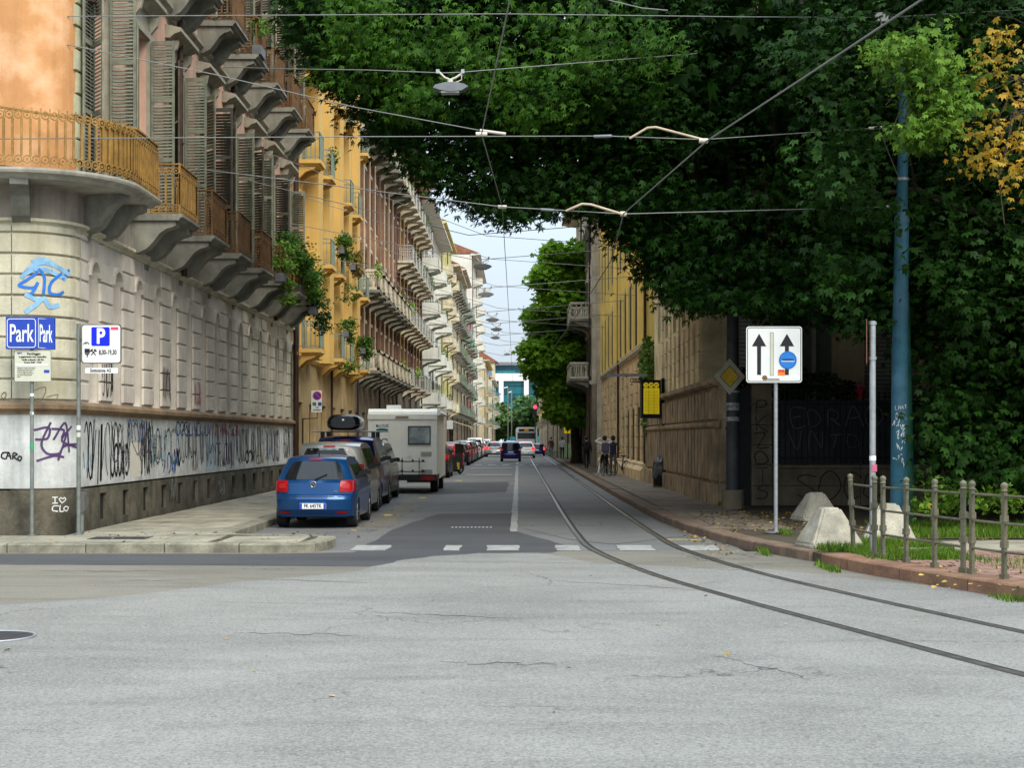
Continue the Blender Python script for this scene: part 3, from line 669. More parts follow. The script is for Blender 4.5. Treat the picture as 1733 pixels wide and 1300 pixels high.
tag(14.5, 1.1, 2.0, 1.0, 7, 11, .05, BKS, f2); tag(16.8, 1.0, 2.0, 1.1, 7, 12, .05, BKS, f2); tag(19.2, 1.1, 1.3, 1.0, 5, 13, .045, GRS, f2); tag(20.6, 1.0, 1.3, 1.1, 5, 14, .06, PUR, f2)
tag(22.7, 1.1, 1.4, 1.1, 6, 15, .06, BKS, f2); tag(7.3, 1.85, 4, .35, 9, 16, .04, BLU, f2); tag(11, 1.85, 4, .35, 9, 17, .04, PNK, f2)
f3 = lambda a, z, d: W1(a, d+.052, z)
tag(1.25, 2.55, .75, .9, 5, 21, .025, BKS, f3); tag(5.95, 2.6, .7, .75, 5, 22, .025, BKS, f3); tag(9.1, 2.6, .7, .6, 4, 23, .025, PNK, f3)
tag(6.6, .3, .7, .6, 4, 24, .03, GRS, lambda a, z, d: W1(a, d+.07, z)); tag(11.9, .3, .7, .5, 4, 25, .03, WHS, lambda a, z, d: W1(a, d+.07, z))
# ---------------------------------------------------------------- rows of houses down the street
CACHE = {}
def cached(key, fn):
    if key not in CACHE: CACHE[key] = fn()
    return CACHE[key]
TILE = M('clay_tiles', (.28,.11,.06), .85, 0, .4, 4, .4)
IRG = M('green_grey_iron', (.2,.26,.21), .6, .1, .3, 5); IRW = M('pale_iron', (.42,.43,.4), .6, .1, .2, 5)
LEAFB = M('balcony_foliage', (.06,.13,.02), .7, 0, .6, 9); LEAFL = M('lime_foliage', (.2,.33,.04), .7, 0, .4, 9); FLOW = M('pink_flowers', (.5,.12,.2), .7, 0, .4, 20)
def leaf_blob(mb, c, r, n, size, seed, m=0, droop=0, seeds=None):
    q = random.Random(seed)
    for i in range(n):
        while True:
            p = Vector((q.uniform(-1,1), q.uniform(-1,1), q.uniform(-1,1)))
            if p.length <= 1: break
        p = Vector((c[0]+p.x*r[0], c[1]+p.y*r[1], c[2]+p.z*r[2])); d = Vector((q.gauss(0,1), q.gauss(0,1), q.gauss(0,.6)-droop)).normalized()
        e = d.cross(Vector((q.gauss(0,1), q.gauss(0,1), q.gauss(0,1)))).normalized(); s = size*q.uniform(.6, 1.3)
        mb.face([p-d*s*.5, p+e*s*.28, p+d*s*.6, p-e*s*.28], m)
def row(label, sgn, X, y0, y1, h, wall, trim, gh, fh, bay, ww=1.1, wh=2.2, balc=None, bproj=1.0, blen=1.5, rail='iron', railmat=IRG, slabmat=BRKT, shut=SHUT, gmat=None, eave=.7, bands=0, skip=0, roofmat=TILE, name='apartment_building', offy=0, depth=13, pil=None, pilb=None, gh0=.15, shopw=1.5, corb=False):
    T = lambda s, d, z: (sgn*d, s, z)
    L = y1-y0; n = max(1, int(L/bay)); b = L/n
    root = thing(name, label, 'building', (X, y0, 0))
    zf = []
    z = gh
    while z+wh+.5 < h: zf.append(z); z += fh
    ops = []
    cen = [b*(i+.5) for i in range(n)]
    for z in zf:
        for c in cen: ops.append((c-ww/2, c+ww/2, z+.1, z+.1+wh))
    mb = MB(); facade(mb, T, 0, L, gh-.25, h, ops, .26)
    for s in (0, L): mb.face([T(s,0,gh-.25), T(s,-.3,gh-.25), T(s,-.3,h), T(s,0,h)])
    mb.build('wall', wall, root)
    gops = [(c-shopw/2, c+shopw/2, .5 if i % 3 else .16, min(gh-.9, 3.1)) for i, c in enumerate(cen)]
    mb = MB(); facade(mb, T, 0, L, 0, gh-.25, gops, .26)
    for s in (0, L): mb.face([T(s,0,0), T(s,-.3,0), T(s,-.3,gh-.25), T(s,0,gh-.25)])
    mb.build('ground_wall', gmat or wall, root)
    mb = MB(); x0, x1 = sorted((-sgn*.28, -sgn*depth)); mb.box(x0, x1, 0, L, 0, h-.02); mb.build('building_mass', wall, root)
    # mouldings
    mb = MB(); ledge(mb, T, [0, L], [(0,gh-.3),(.08,gh-.28),(.16,gh-.18),(.16,gh-.1),(0,gh-.04)]); mb.build('string_course', trim, root)
    mb = MB(); ledge(mb, T, [-.1, L+.1], [(-.2,h-.25),(eave*.6,h-.15),(eave,h-.05),(eave,h+.1),(-.2,h+.12)]); mb.build('eaves', trim, root)
    mb = MB(); mb.prism([(sgn*eave, h+.1), (-sgn*(depth), h+.1), (-sgn*depth/2, h+3.2)], -.1, L+.1, 'xzy'); mb.build('roof', roofmat, root)
    # windows
    def wmesh(key, h_, w_, m1):
        def f():
            f_ = MB(); f_.box(-.2,-.14,0,w_,0,.07); f_.box(-.2,-.14,0,w_,h_-.07,h_); f_.box(-.2,-.14,0,.07,.07,h_-.07); f_.box(-.2,-.14,w_-.07,w_,.07,h_-.07); f_.box(-.19,-.12,w_/2-.04,w_/2+.04,.07,h_-.07)
            if sgn < 0: f_.v = [(-x,y,z) for x,y,z in f_.v]
            p = MB().box(*(sorted((sgn*-.25, sgn*-.18))),.01,w_-.01,.01,h_-.01)
            # open shutters folded to the wall, with angled leaves
            s = MB()
            for yy in (-w_*.48-.02, w_+.02):
                s.box(*sorted((sgn*.03, sgn*.08)), yy, yy+w_*.48, 0, h_)
            tr = MB(); tr.box(*sorted((0, sgn*.1)), -.12, w_+.12, h_+.04, h_+.2); tr.box(*sorted((0, sgn*.1)), -.12, w_+.12, -.12, -.02)
            return f_.mesh('window', m1), p.mesh('pane', WGL), s.mesh('shutters', m1), tr.mesh('window_moulding', trim)
        return cached(('win', key, h_, w_, sgn, m1.name, trim.name), f)
    WMm = wmesh('w', wh, ww, shut); near = y0 < 130
    q = random.Random(int(y0))
    for z in zf:
        for c in cen:
            o = inst(WMm[0], 'window', root, (0, c-ww/2, z+.1)); inst(WMm[1], 'pane', o)
            if near:
                if q.random() < .8: inst(WMm[2], 'shutters', o)
                inst(WMm[3], 'window_moulding', root, (0, c-ww/2, z+.1))
    dm = cached(('door', sgn, shopw, gh, y0 < 100), lambda: MB().box(*sorted((sgn*-.25, sgn*-.18)), 0, shopw, .0, min(gh-.9, 3.1)-.16).mesh('shutter_door', M('shop_dark', (.07,.055,.045), .7, 0, .5, .5, .2)))
    for g_ in gops: inst(dm, 'shutter_door', root, (0, g_[0], .16))
    # projecting lesenes
    if bands:
        mb = None; bwm = MB().box(*sorted((0, sgn*bands)), 0, b-ww-1.0, gh-.2, h-.2).mesh('wall_band', wall)
        for c in cen[:-1]: inst(bwm, 'wall_band', root, (0, c+ww/2+.5, 0))
    if pil:
        pm = MB().box(*sorted((0, sgn*.16)), -.14, .14, gh-.02, h-.3).mesh('pilaster', pil); pm2 = MB().box(*sorted((0, sgn*.17)), -.12, .12, gh-.02, h-.3).mesh('pilaster', pilb or pil)
        for i in range(n+1):
            for dd in (-.32, .32):
                if 0 < b*i+dd < L: inst(pm if dd > 0 else pm2, 'pilaster', root, (0, b*i+dd, 0))
    # balconies
    if balc:
        def bm_():
            s = MB(); s.box(*sorted((0, sgn*bproj)), 0, blen, -.14, 0); s.box(*sorted((0, sgn*(bproj-.08))), .06, blen-.06, -.2, -.14)
            for yy in (.12, blen-.3): s.prism([(sgn*x*bproj, zz) for x, zz in ((0,-.2),(.85,-.2),(.7,-.32),(.35,-.42),(.1,-.62),(0,-.7))], yy, yy+.18, 'xzy')
            r_ = MB(); P = bproj-.06
            if rail == 'iron':
                for x0_, y0_, x1_, y1_ in ((.03,.05,P,.05),(P,.05,P,blen-.05),(P,blen-.05,.03,blen-.05)):
                    r_.box(*sorted((sgn*x0_-.015, sgn*x1_+.015)), min(y0_,y1_)-.015, max(y0_,y1_)+.015, .95, .99); r_.box(*sorted((sgn*x0_-.01, sgn*x1_+.01)), min(y0_,y1_)-.01, max(y0_,y1_)+.01, .08, .11)
                    k = max(2, int((abs(x1_-x0_)+abs(y1_-y0_))/.13))
                    for i in range(k+1):
                        t = i/k; xx = sgn*(x0_+(x1_-x0_)*t); yy = y0_+(y1_-y0_)*t; r_.box(xx-.011,xx+.011,yy-.011,yy+.011,0,.95)
            elif rail == 'stone':
                for x0_, y0_, x1_, y1_ in ((.03,.08,P,.08),(P,.08,P,blen-.08),(P,blen-.08,.03,blen-.08)):
                    r_.box(*sorted((sgn*x0_-.09, sgn*x1_+.09)), min(y0_,y1_)-.08, max(y0_,y1_)+.08, .86, .98); r_.box(*sorted((sgn*x0_-.08, sgn*x1_+.08)), min(y0_,y1_)-.07, max(y0_,y1_)+.07, 0, .12)
                    k = max(2, int((abs(x1_-x0_)+abs(y1_-y0_))/.24))
                    for i in range(k+1):
                        t = i/k; xx = sgn*(x0_+(x1_-x0_)*t); yy = y0_+(y1_-y0_)*t
                        r_.tube([(xx,yy,.12),(xx,yy,.3),(xx,yy,.5),(xx,yy,.86)], [.055,.085,.045,.06], 6, smooth=True)
            else:
                for x0_, y0_, x1_, y1_ in ((.03,.05,P,.05),(P,.05,P,blen-.05),(P,blen-.05,.03,blen-.05)):
                    r_.box(*sorted((sgn*x0_-.04, sgn*x1_+.04)), min(y0_,y1_)-.04, max(y0_,y1_)+.04, 0, .78); r_.box(*sorted((sgn*x0_-.02, sgn*x1_+.02)), min(y0_,y1_)-.02, max(y0_,y1_)+.02, .92, .97)
                    for t in (0, .5, 1): xx = sgn*(x0_+(x1_-x0_)*t); yy = y0_+(y1_-y0_)*t; r_.box(xx-.02,xx+.02,yy-.02,yy+.02,.78,.92)
            return s.mesh('balcony', slabmat), r_.mesh('railing', railmat)
        bs = cached(('bal', rail, bproj, blen, sgn, slabmat.name, railmat.name), bm_)
        for fi, z in enumerate(zf):
            for i, c in enumerate(cen):
                if not balc(fi, i): continue
                o = inst(bs[0], 'balcony', root, (0, c-blen/2, z+.08)); inst(bs[1], 'railing', o, kind='stuff' if rail != 'solid' else None)
                if q.random() < (.34 if near else .15):
                    lb = MB(); leaf_blob(lb, (sgn*(bproj-.1), blen*q.random(), .9), (.25,.55,.45), 130, .14, fi*31+i); lb.build('balcony_plant', q.choice([LEAFB, LEAFB, LEAFL]), o, kind='stuff')
    for s in ([.15] if L < 14 else [.15, L*.5]):
        mb = MB(); mb.tube([(sgn*.14, s, .3), (sgn*.14, s, h-.2)], .06, 6); mb.build('downpipe', PIPE, root)
    return root
YEL = M('yellow_stucco', (.6,.38,.11), .85, 0, .12, .7, .2, 20, streak=.2, dirt=(.62,.38,.1)); YELG = M('yellow_ground_floor', (.4,.29,.14), .85, 0, .3, 1, .3, 20, streak=.5, dirt=(.25,.19,.11))
CRM = M('cream_stucco', (.58,.5,.33), .85, 0, .2, .8, .2, 20, streak=.35); BRC = M('brown_cream_stucco', (.58,.4,.17), .85, 0, .3, .8, .2, 20, streak=.5, dirt=(.3,.2,.1))
BRG = M('sooty_stone', (.24,.2,.15), .85, 0, .35, 1, .3, 20, streak=.6); REDP = M('red_brown_pilaster', (.24,.13,.09), .8, 0, .3, 2, streak=.3)
OFFW = M('off_white_render', (.62,.62,.55), .8, 0, .12, .8, streak=.25); OLV = M('olive_yellow_render', (.55,.52,.2), .8, 0, .15, 1, streak=.3); GREY = M('warm_grey_render', (.45,.41,.3), .8, 0, .25, 1, streak=.4)
PKR = M('pink_render', (.5,.22,.24), .8, 0, .2, 1, streak=.2); STN = M('pale_stone', (.58,.52,.4), .85, 0, .3, 1.5, .3, streak=.5); GRN = M('green_awning', (.06,.28,.16), .8, 0, .2, 2)
LBROWN = M('brown_shutter', (.13,.07,.04), .7, 0, .3, 3)
y2 = row('flat yellow rendered apartment house with small angled metal balconies, next to the corner building', 1, XL, 51.25, 70.6, 21.8, YEL, YEL, 4.9, 3.35, 3.2, .95, 2.1, lambda f, i: (i+f) % 3 != 1, .85, 1.3, 'iron', IRG, YEL, SHUT, YELG, .9, .55)
row('ochre house with stone balconies and paired cream pilasters', 1, XL, 70.6, 93, 21.0, BRC, STN, 5.0, 3.9, 2.8, 1.1, 2.5, lambda f, i: f != 2, 1.15, 1.7, 'stone', STN, BRKT, LBROWN, BRG, 1.0, pil=CRM, pilb=REDP)
row('brown and cream house with long rows of iron balconies under a projecting eave', 1, XL, 93, 117, 21.6, BRC, STN, 5.2, 3.9, 3.0, 1.1, 2.4, lambda f, i: f > 0 or i % 2 == 0, 1.15, 1.9, 'iron', IRW, STN, LBROWN, BRG, 1.4, pil=BRC, pilb=REDP)
row('white apartment block with wide white parapet balconies', 1, XL, 117, 148, 20.6, OFFW, OFFW, 4.6, 3.6, 5.0, 1.6, 2.3, lambda f, i: i % 2 == 0, 1.5, 3.2, 'solid', OFFW, OFFW, SHUT, STN, 1.2)
row('narrow olive yellow house beyond the white apartment block', 1, XL, 148, 172, 23.5, OLV, OLV, 4.8, 3.5, 4.0, 1.2, 2.2, lambda f, i: i % 2 == 1, 1.0, 2.2, 'solid', STN, STN, LBROWN, BRG, .6)
row('weathered cream house with many iron balconies far down the street on the left', 1, XL, 172, 198, 22.0, CRM, STN, 4.8, 3.6, 3.6, 1.1, 2.2, lambda f, i: True, 1.1, 1.9, 'iron', IRG, BRKT, SHUT, BRG, 1.0)
row('warm grey house with stacked balconies past the weathered cream house', 1, XL, 198, 222, 24.5, GREY, STN, 4.8, 3.6, 4.2, 1.2, 2.2, lambda f, i: i % 2 == 0, 1.3, 2.6, 'solid', IRG, BRKT, SHUT, BRG, .8)
row('pink rendered house between grey houses far down the left side', 1, XL, 222, 246, 21, PKR, STN, 4.6, 3.5, 4, 1.2, 2.2, lambda f, i: i % 2 == 0, 1.2, 2.2, 'iron', IRG, BRKT, SHUT, BRG, .8)
row('tall white block rising above its neighbours at the far left of the street', 1, XL, 246, 292, 32.5, OFFW, OFFW, 4.6, 3.4, 6, 1.6, 2.2, lambda f, i: i % 3 == 1, 1.6, 3, 'solid', OFFW, OFFW, SHUT, STN, 1.5)
row('low cream house with a red tiled roof near the end of the street', 1, XL+.9, 296, 340, 17.5, CRM, CRM, 4.6, 3.4, 6, 1.6, 2.2, lambda f, i: i % 2 == 1, 1.3, 3, 'iron', IRG, STN, SHUT, STN, 1.0)
row('white house with a blue awning at the end of the street', 1, XL+1.6, 342, 392, 15.5, OFFW, OFFW, 4.6, 3.4, 6, 1.6, 2.2, lambda f, i: i % 2 == 0, 1.5, 3.6, 'iron', IRG, OFFW, SHUT, STN, .8)
aw = thing('awning', 'bright blue awning high on the last white house of the street', 'awning', (XL+1.6, 350, 13.3))
MB().prism([(0,0),(2.0,-.9),(2.0,-1.3),(1.9,-1.3),(1.9,-.95),(0,-.15)], 0, 3.8, 'xzy').build('fabric', M('blue_awning', (.03,.12,.5), .8, 0, .1), aw)
for i_, (yy, zz, lab) in enumerate(((203, 15.5, 'upper green balcony blind on the warm grey house'), (212, 8.6, 'lower green balcony blind on the warm grey house'))):
    a_ = thing('awning', lab, 'awning', (XL, yy, zz)); MB().prism([(0,0),(1.4,-.5),(1.4,-1.5),(1.34,-1.5),(1.34,-.56),(0,-.12)], 0, 3.0, 'xzy').build('fabric', GRN, a_)
aw2 = thing('awning', 'long cream awning over the pavement behind the far parked cars', 'awning', (XL, 165, 3.9))
MB().prism([(0,0),(2.5,-.8),(2.5,-1.1),(2.42,-1.1),(2.42,-.86),(0,-.12)], 0, 9, 'xzy').build('fabric', M('cream_awning', (.33,.3,.18), .8, 0, .1), aw2)
# rooftop greenery on the white block
ph = thing('roof_shrub', 'dark green shrub growing on the roof terrace of the white apartment block', 'shrub', (XL-.9, 120, 20.75))
lb = MB(); leaf_blob(lb, (0,2,1.1), (1.3,4,1.4), 2500, .3, 5, droop=.1); lb.build('foliage', LEAFB, ph, kind='stuff'); MB().box(-1.3,.6,-2,6,-.05,.4).build('planter', STN, ph)

# right side of the street -------------------------------------------------
XR = 4.95
VIL = M('villa_cream_render', (.78,.66,.4), .85, 0, .25, 1, .3, 20, streak=.4, dirt=(.3,.23,.13)); VILD = M('villa_base_stone', (.44,.33,.2), .9, 0, .45, 1.2, .4, 20, spot=.3, streak=.6, dirt=(.09,.07,.045))
YELR = M('faded_yellow_render', (.88,.66,.2), .85, 0, .15, .8, .2, 20, streak=.3)
vil = thing('villa', 'cream villa with banded corner masonry behind the dark garden wall', 'villa', (0,0,0))
VX, VY = 5.02, 40.7
TS = lambda a, d, z: (VX-d, VY+a, z)        # street side
TF = lambda a, d, z: (VX+a, VY-d, z)        # garden front, facing the camera
sops = [(1.2+2.6*i, 2.2+2.6*i, 5.2, 8.4) for i in range(5)]
mb = MB(); facade(mb, TS, 0, 14, 3.2, 12, sops, .25); mb.build('street_wall', VIL, vil)
fops = [(.85,1.9,3.4,6.2),(2.72,3.62,2.6,6.2),(4.5,5.95,2.6,6.2),(8.5,10,2.6,6.6)]
mb = MB(); facade(mb, TF, 0, 22, .1, 12, fops, .25); mb.build('front_wall', VIL, vil)
MB().box(VX+.27, VX+22, VY+.27, VY+13.95, .1, 11.95).build('building_mass', VIL, vil)
mb = MB()
mb.prism([(VX-.6,12),(VX+22,12),(VX+11,16)], VY-.6, VY+14.3, 'xzy'); mb.build('roof', TILE, vil)
mb = MB(); ledge(mb, TS, [-.2,14], [(0,9.3),(.1,9.3),(.25,9.55),(.25,9.7),(0,9.75)]); mb.build('cornice', STN, vil)
mb = MB(); ledge(mb, TS, [-.0,14], [(0,11.4),(.2,11.5),(.55,11.8),(.55,12),(0,12.05)]); mb.build('eaves', STN, vil)
for i, o in enumerate(sops): MB().box(VX+.18,VX+.24,VY+o[0],VY+o[1],o[2],o[3]).build('window', SHUTD, vil)
SLV = M('pale_grey_louvre', (.4,.4,.35), .75, 0, .15, 5)
for i, o in enumerate(fops):
    w_ = MB(); w_.box(VX+o[0], VX+o[1], VY+.12, VY+.2, o[2], o[3]); win = w_.build('window', SHUTD if i != 1 else M('window_grey_green', (.15,.17,.13), .7, 0, .2), vil)
    if i != 1:
        for k in range(int((o[3]-o[2])/.115)): MB().box(VX+o[0]+.02, VX+o[1]-.02, VY-.01, VY+.1, o[2]+.115*k+.012, o[2]+.115*k+.1).build('slat', SLV, win)
    else: MB().box(VX+o[0]+.35, VX+o[0]+.45, VY-.0, VY+.11, o[2], o[3]).build('mullion', SLV, win)
    MB().box(VX+o[0]-.25, VX+o[0]-.01, VY-.07, VY, o[2], o[3]+.2).build('window_moulding', VIL, vil); MB().box(VX+o[1]+.01, VX+o[1]+.25, VY-.07, VY, o[2], o[3]+.2).build('window_moulding', VIL, vil)
# banded masonry: blocks on both faces
sb = rblock(lambda a, d, z: (-d, a, z), 0, .62, 0, .41, .05, 1).mesh('stone_block', VIL); fb = rblock(lambda a, d, z: (a, -d, z), 0, .62, 0, .41, .05, 1).mesh('stone_block', VIL)
ab = 0
for k in range(13):
    z = 3.3+.455*k
    for i in range(9):
        a = .06+1.3*i
        if any(o[0]-.3 < a+.3 < o[1]+.3 and o[2]-.3 < z < o[3] for o in sops): continue
        inst(sb, 'stone_block', vil, (VX, VY+a, z)); ab += 1
    inst(fb, 'stone_block', vil, (VX+.03, VY, z))
    for a in (3.82,): inst(fb, 'stone_block', vil, (VX+a-.05, VY, z))
    inst(fb, 'stone_block', vil, (VX+6.85, VY, z)) if True else None
# dark rusticated base running forward as a garden wall
bw = thing('garden_wall', 'soot-dark rusticated garden wall and plinth along the right pavement', 'garden wall', (0,0,0))
MB().box(VX-.1, VX+.26, 36.3, 56.5, .1, 3.1).build('wall', VILD, bw)
pb = rblock(lambda a, d, z: (-d, a, z), 0, .52, .75, 2.05, .09, 1).mesh('stone_panel', VILD); pt = rblock(lambda a, d, z: (-d, a, z), 0, .52, 2.28, 2.98, .09, 1).mesh('stone_panel', VILD); pf = rblock(lambda a, d, z: (-d, a, z), 0, .56, .12, .66, .13, 1).mesh('foot_block', VILD)
for i in range(28):
    y = 36.4+.72*i
    inst(pb, 'stone_panel', bw, (VX-.1, y, 0)); inst(pt, 'stone_panel', bw, (VX-.1, y, 0)); inst(pf, 'foot_block', bw, (VX-.1, y, 0))
mb = MB(); ledge(mb, lambda a, d, z: (VX-.1-d, a, z), [36.2,56.6], [(0,2.05),(.1,2.06),(.14,2.12),(.14,2.2),(0,2.24)]); mb.build('middle_moulding', VILD, bw)
mb = MB(); ledge(mb, lambda a, d, z: (VX-.1-d, a, z), [36.2,56.6], [(-.36,3.1),(.1,3.1),(.18,3.16),(.18,3.28),(-.36,3.34)]); mb.build('coping', VILD, bw)
for i in range(2):
    for k, (z0, z1) in enumerate(((.12,.66),(.72,2.04),(2.26,3.0))):
        MB().box(VX-.08+.17*i*0, VX+.24, 36.2, 36.3, z0+.01, z1-.01).build('stone_panel', VILD, bw) if i == 0 else None
# garden wall facing the crossing, with pier, plinth and iron panels
gw = thing('garden_gate_wall', 'dark garden wall with stone pier, low panelled plinth and sheet-backed iron fence', 'garden wall', (0,0,0))
PIER = M('pier_stone', (.17,.14,.09), .9, 0, .4, 1.5, .4, streak=.5, dirt=(.1,.08,.05)); IRB = M('black_painted_iron', (.012,.013,.015), .5, .2, .3, 5)
GY = 36.6
for k in range(6): MB().box(5.75, 6.25, GY-.12, GY+.35, .13+.5*k+.01, .13+.5*(k+1)-.006).build('pier_block', PIER, gw)
MB().box(5.68, 6.32, GY-.18, GY+.4, 3.13, 3.25).build('pier_cap', PIER, gw); MB().box(5.3,5.74,GY+.05,GY+.12,.13,3.05).build('side_gate', IRB, gw)
x = 6.27
for k in range(7):
    w_ = 2.2; e = x+w_
    MB().box(x+.008, e-.008, GY, GY+.3, .13, .62).build('plinth_stone', PIER, gw); MB().box(x+.008, e-.008, GY+.02, GY+.28, .63, 1.05).build('plinth_stone', PIER, gw)
    MB().box(x-.02, e+.0, GY-.03, GY+.33, 1.06, 1.14).build('plinth_cap', PIER, gw)
    MB().box(x, e, GY+.16, GY+.18, 1.15, 2.75).build('sheet_panel', M('fence_sheet', (.03,.032,.036), .6, .2, .4, 2), gw); MB().box(x, e, GY+.1, GY+.14, 2.62, 2.67).build('fence_rail', IRB, gw); MB().box(x, e, GY+.1, GY+.14, 1.3, 1.35).build('fence_rail', IRB, gw)
    for j in range(16):
        if k > 4: break
        xx = x+.07+j*w_/16
        b_ = MB(); b_.tube([(xx,GY+.12,1.15),(xx,GY+.12,2.85)], .012, 6); b_.tube([(xx,GY+.12,2.85),(xx,GY+.12,3.0)], [.02,.001], 6)
        b_.build('fence_bar', IRB, gw)
    x = e
gfn = lambda a, z, d: (a, GY+.1-.02-d, z); gfp = lambda a, z, d: (a, GY-.12-d, z)
jr = random.Random(77)
def T2(lines, x0, z0, sx, sz): s_ = jr.uniform(-.15,.15); q_ = jr.uniform(.85,1.2); return [[(x0+sx*(a*q_+s_*b+jr.uniform(-.08,.08)), z0+sz*(b*q_+jr.uniform(-.08,.08))) for a, b in l] for l in lines]
LET = {'O': [[(0,.5),(.1,.9),(.5,1),(.9,.8),(1,.4),(.7,.05),(.3,0),(.05,.2),(0,.5)]], 'K': [[(.1,0),(.15,1)],[(.9,1),(.2,.5),(.9,0)]], 'T': [[(.5,0),(.5,1)],[(0,1),(1,1)]], 'A': [[(0,0),(.5,1),(1,0)],[(.2,.4),(.8,.4)]], 'Y': [[(0,1),(.5,.5),(1,1)],[(.5,.5),(.4,0)]],
       'P': [[(.1,0),(.1,1),(.7,1),(.9,.75),(.6,.5),(.1,.45)]], 'D': [[(.1,0),(.1,1),(.6,.9),(.9,.5),(.6,.1),(.1,0)]], 'R': [[(.1,0),(.1,1),(.8,.9),(.7,.5),(.1,.5),(.9,0)]], 'Z': [[(0,1),(.9,1),(.1,0),(1,0)]], 'E': [[(.9,1),(.1,1),(.1,0),(.9,0)],[(.1,.5),(.7,.5)]],
       'V': [[(0,1),(.4,0),(.8,1)]], 'N': [[(0,0),(.1,1),(.8,0),(.9,1)]], 'S': [[(.9,.9),(.4,1),(.1,.75),(.8,.35),(.6,.02),(.0,.1)]], '-': [[(.1,.5),(.8,.5)]], 'C': [[(.9,.85),(.4,1),(.05,.5),(.4,0),(.9,.15)]], 'M': [[(0,0),(.1,1),(.45,.4),(.8,1),(.9,0)]], 'L': [[(.1,1),(.1,0),(.8,0)]], 'I': [[(.5,0),(.5,1)]], 'H': [[(.1,0),(.1,1)],[(.9,0),(.9,1)],[(.1,.5),(.9,.5)]]}
def word(s, x, z, w_, h_, wd, fn, mat, parent, dx=None, dz=0, label=None):
    ls = []
    for i, ch in enumerate(s):
        if ch in LET: ls += T2(LET[ch], x+(dx if dx is not None else w_*1.2)*i, z+dz*i, w_, h_)
    return strokes('graffiti', ls, wd, fn, mat, parent, 4, label)
word('PKZOTS', 5.85, 2.4, .3, .33, .03, gfp, BKS, gw, 0, -.42, 'black tag running down the pier')
GF2 = M('spray_dim_grey', (.11,.115,.12), .5, 0, .3, 8)
word('EDRAO', 6.75, 2.1, .36, .42, .025, lambda a, z, d: (a, GY+.1-.005-d, z), GF2, gw, .46, 0, 'faint white letters across the iron fence'); word('VNTO', 6.75, 1.55, .34, .4, .02, lambda a, z, d: (a, GY+.1-.005-d, z), GF2, gw, .46)
word('SOCO', 6.9, .3, .5, .6, .025, lambda a, z, d: (a, GY-.012-d, z), BKS, gw, .55)
hd = thing('hedge', 'dark climbing greenery spilling over the top of the iron garden fence', 'hedge', (0,0,0))
lb = MB()
for x_, z_, r_ in ((6.4,3.1,.35),(7.0,3.2,.4),(7.7,3.1,.4),(8.3,2.95,.3),(5.6,3.3,.3)): leaf_blob(lb, (x_, GY+.6, z_), (r_*1.3,.5,r_), 420, .13, int(x_*7))
lb.build('foliage', M('dark_ivy', (.018,.035,.012), .7, 0, .5, 9), hd, kind='stuff')
fp_ = thing('flower_pot', 'red flower pot on top of the garden wall before the villa shutters', 'flower pot', (8.52, GY+.27, 2.72))
MB().tube([(0,0,0),(0,0,.26),(0,0,.27),(0,0,.3)], [.09,.13,.15,.15], 14).build('pot', M('red_pot', (.4,.02,.02), .5, 0, .2), fp_)
lb = MB(); leaf_blob(lb, (0,0,.38), (.12,.12,.08), 60, .07, 4); lb.build('flowers', FLOW, fp_, kind='stuff')
MB().box(8.1,11,GY+.2,GY+.34,2.46,2.72).build('coping_beam', IRB, gw)
# ivy gap and the tall faded houses further on
iv = thing('climbing_plant', 'bright green climber hanging in the gap between the villa and the yellow house', 'climbing plant', (5.0, 55.6, 4.2))
lb = MB(); leaf_blob(lb, (-.1,.6,.4), (.35,1.1,1.1), 900, .17, 3); leaf_blob(lb, (-.1,.2,-1.6), (.3,.7,.9), 300, .16, 8); lb.build('foliage', M('bright_green_ivy', (.1,.2,.02), .7, 0, .5, 5), iv, kind='stuff')  # climber foliage in a bright green base colour
YR2 = row('tall yellow and stone house with iron downpipes behind the tram stop', -1, 5.0, 56.8, 88, 17.5, YELR, STN, 5.6, 4.2, 2.9, 1.0, 2.8, gmat=M('warm_banded_stone', (.7,.53,.3), .85, 0, .35, 1, .3, 20, spot=.2, streak=.3), eave=.9, pil=YELR, shut=SHUTD, name='town_house')
q_ = rblock(lambda a, d, z: (-d, a, z), 0, 1.15, 0, .4, .07, 1).mesh('stone_block', M('warm_banded_stone',(.3,.2,.1)))
for i in range(13):
    for k in range(10): inst(q_, 'stone_block', YR2, (0, 1.9+2.84*i-.75+.2 if False else 2.25+2.83*i, .5+.46*k))
mb = MB(); ledge(mb, lambda a, d, z: (-d, a, z), [0,31], [(0,.15),(.35,.15),(.35,.55),(.22,.7),(.22,.8),(0,.85)]); mb.build('stone_bench_base', MATS['warm_banded_stone'], YR2)
YR3 = row('grey stone house with big corbelled balconies behind the green street tree', -1, 4.35, 88, 112, 18, STN, STN, 5.3, 3.6, 4.0, 1.3, 2.6, lambda f, i: f != 2, 1.25, 3.4, 'stone', STN, BRKT, SHUTD, BRG, 1.1, name='town_house')
row('low brown house hidden behind the green street tree', -1, 5.2, 112, 190, 12, BRC, STN, 4.6, 3.6, 4.5, 1.2, 2.2, lambda f, i: i % 3 == 0, .9, 1.8, 'iron', IRG, BRKT, SHUTD, BRG, .8, name='town_house')
row('pale yellow banded house standing beyond the bus on the right', -1, 4.6, 192, 262, 17, CRM, STN, 4.6, 3.4, 4.5, 1.3, 2.2, lambda f, i: i % 2 == 0, .9, 2, 'iron', IRW, STN, LBROWN, STN, .8, name='town_house')
row('far cream house closing the right side of the street', -1, 5.2, 264, 380, 17, YELR, STN, 4.6, 3.4, 6, 1.3, 2.2, lambda f, i: i % 2 == 0, .9, 2, 'iron', IRW, STN, LBROWN, STN, .8, name='town_house')
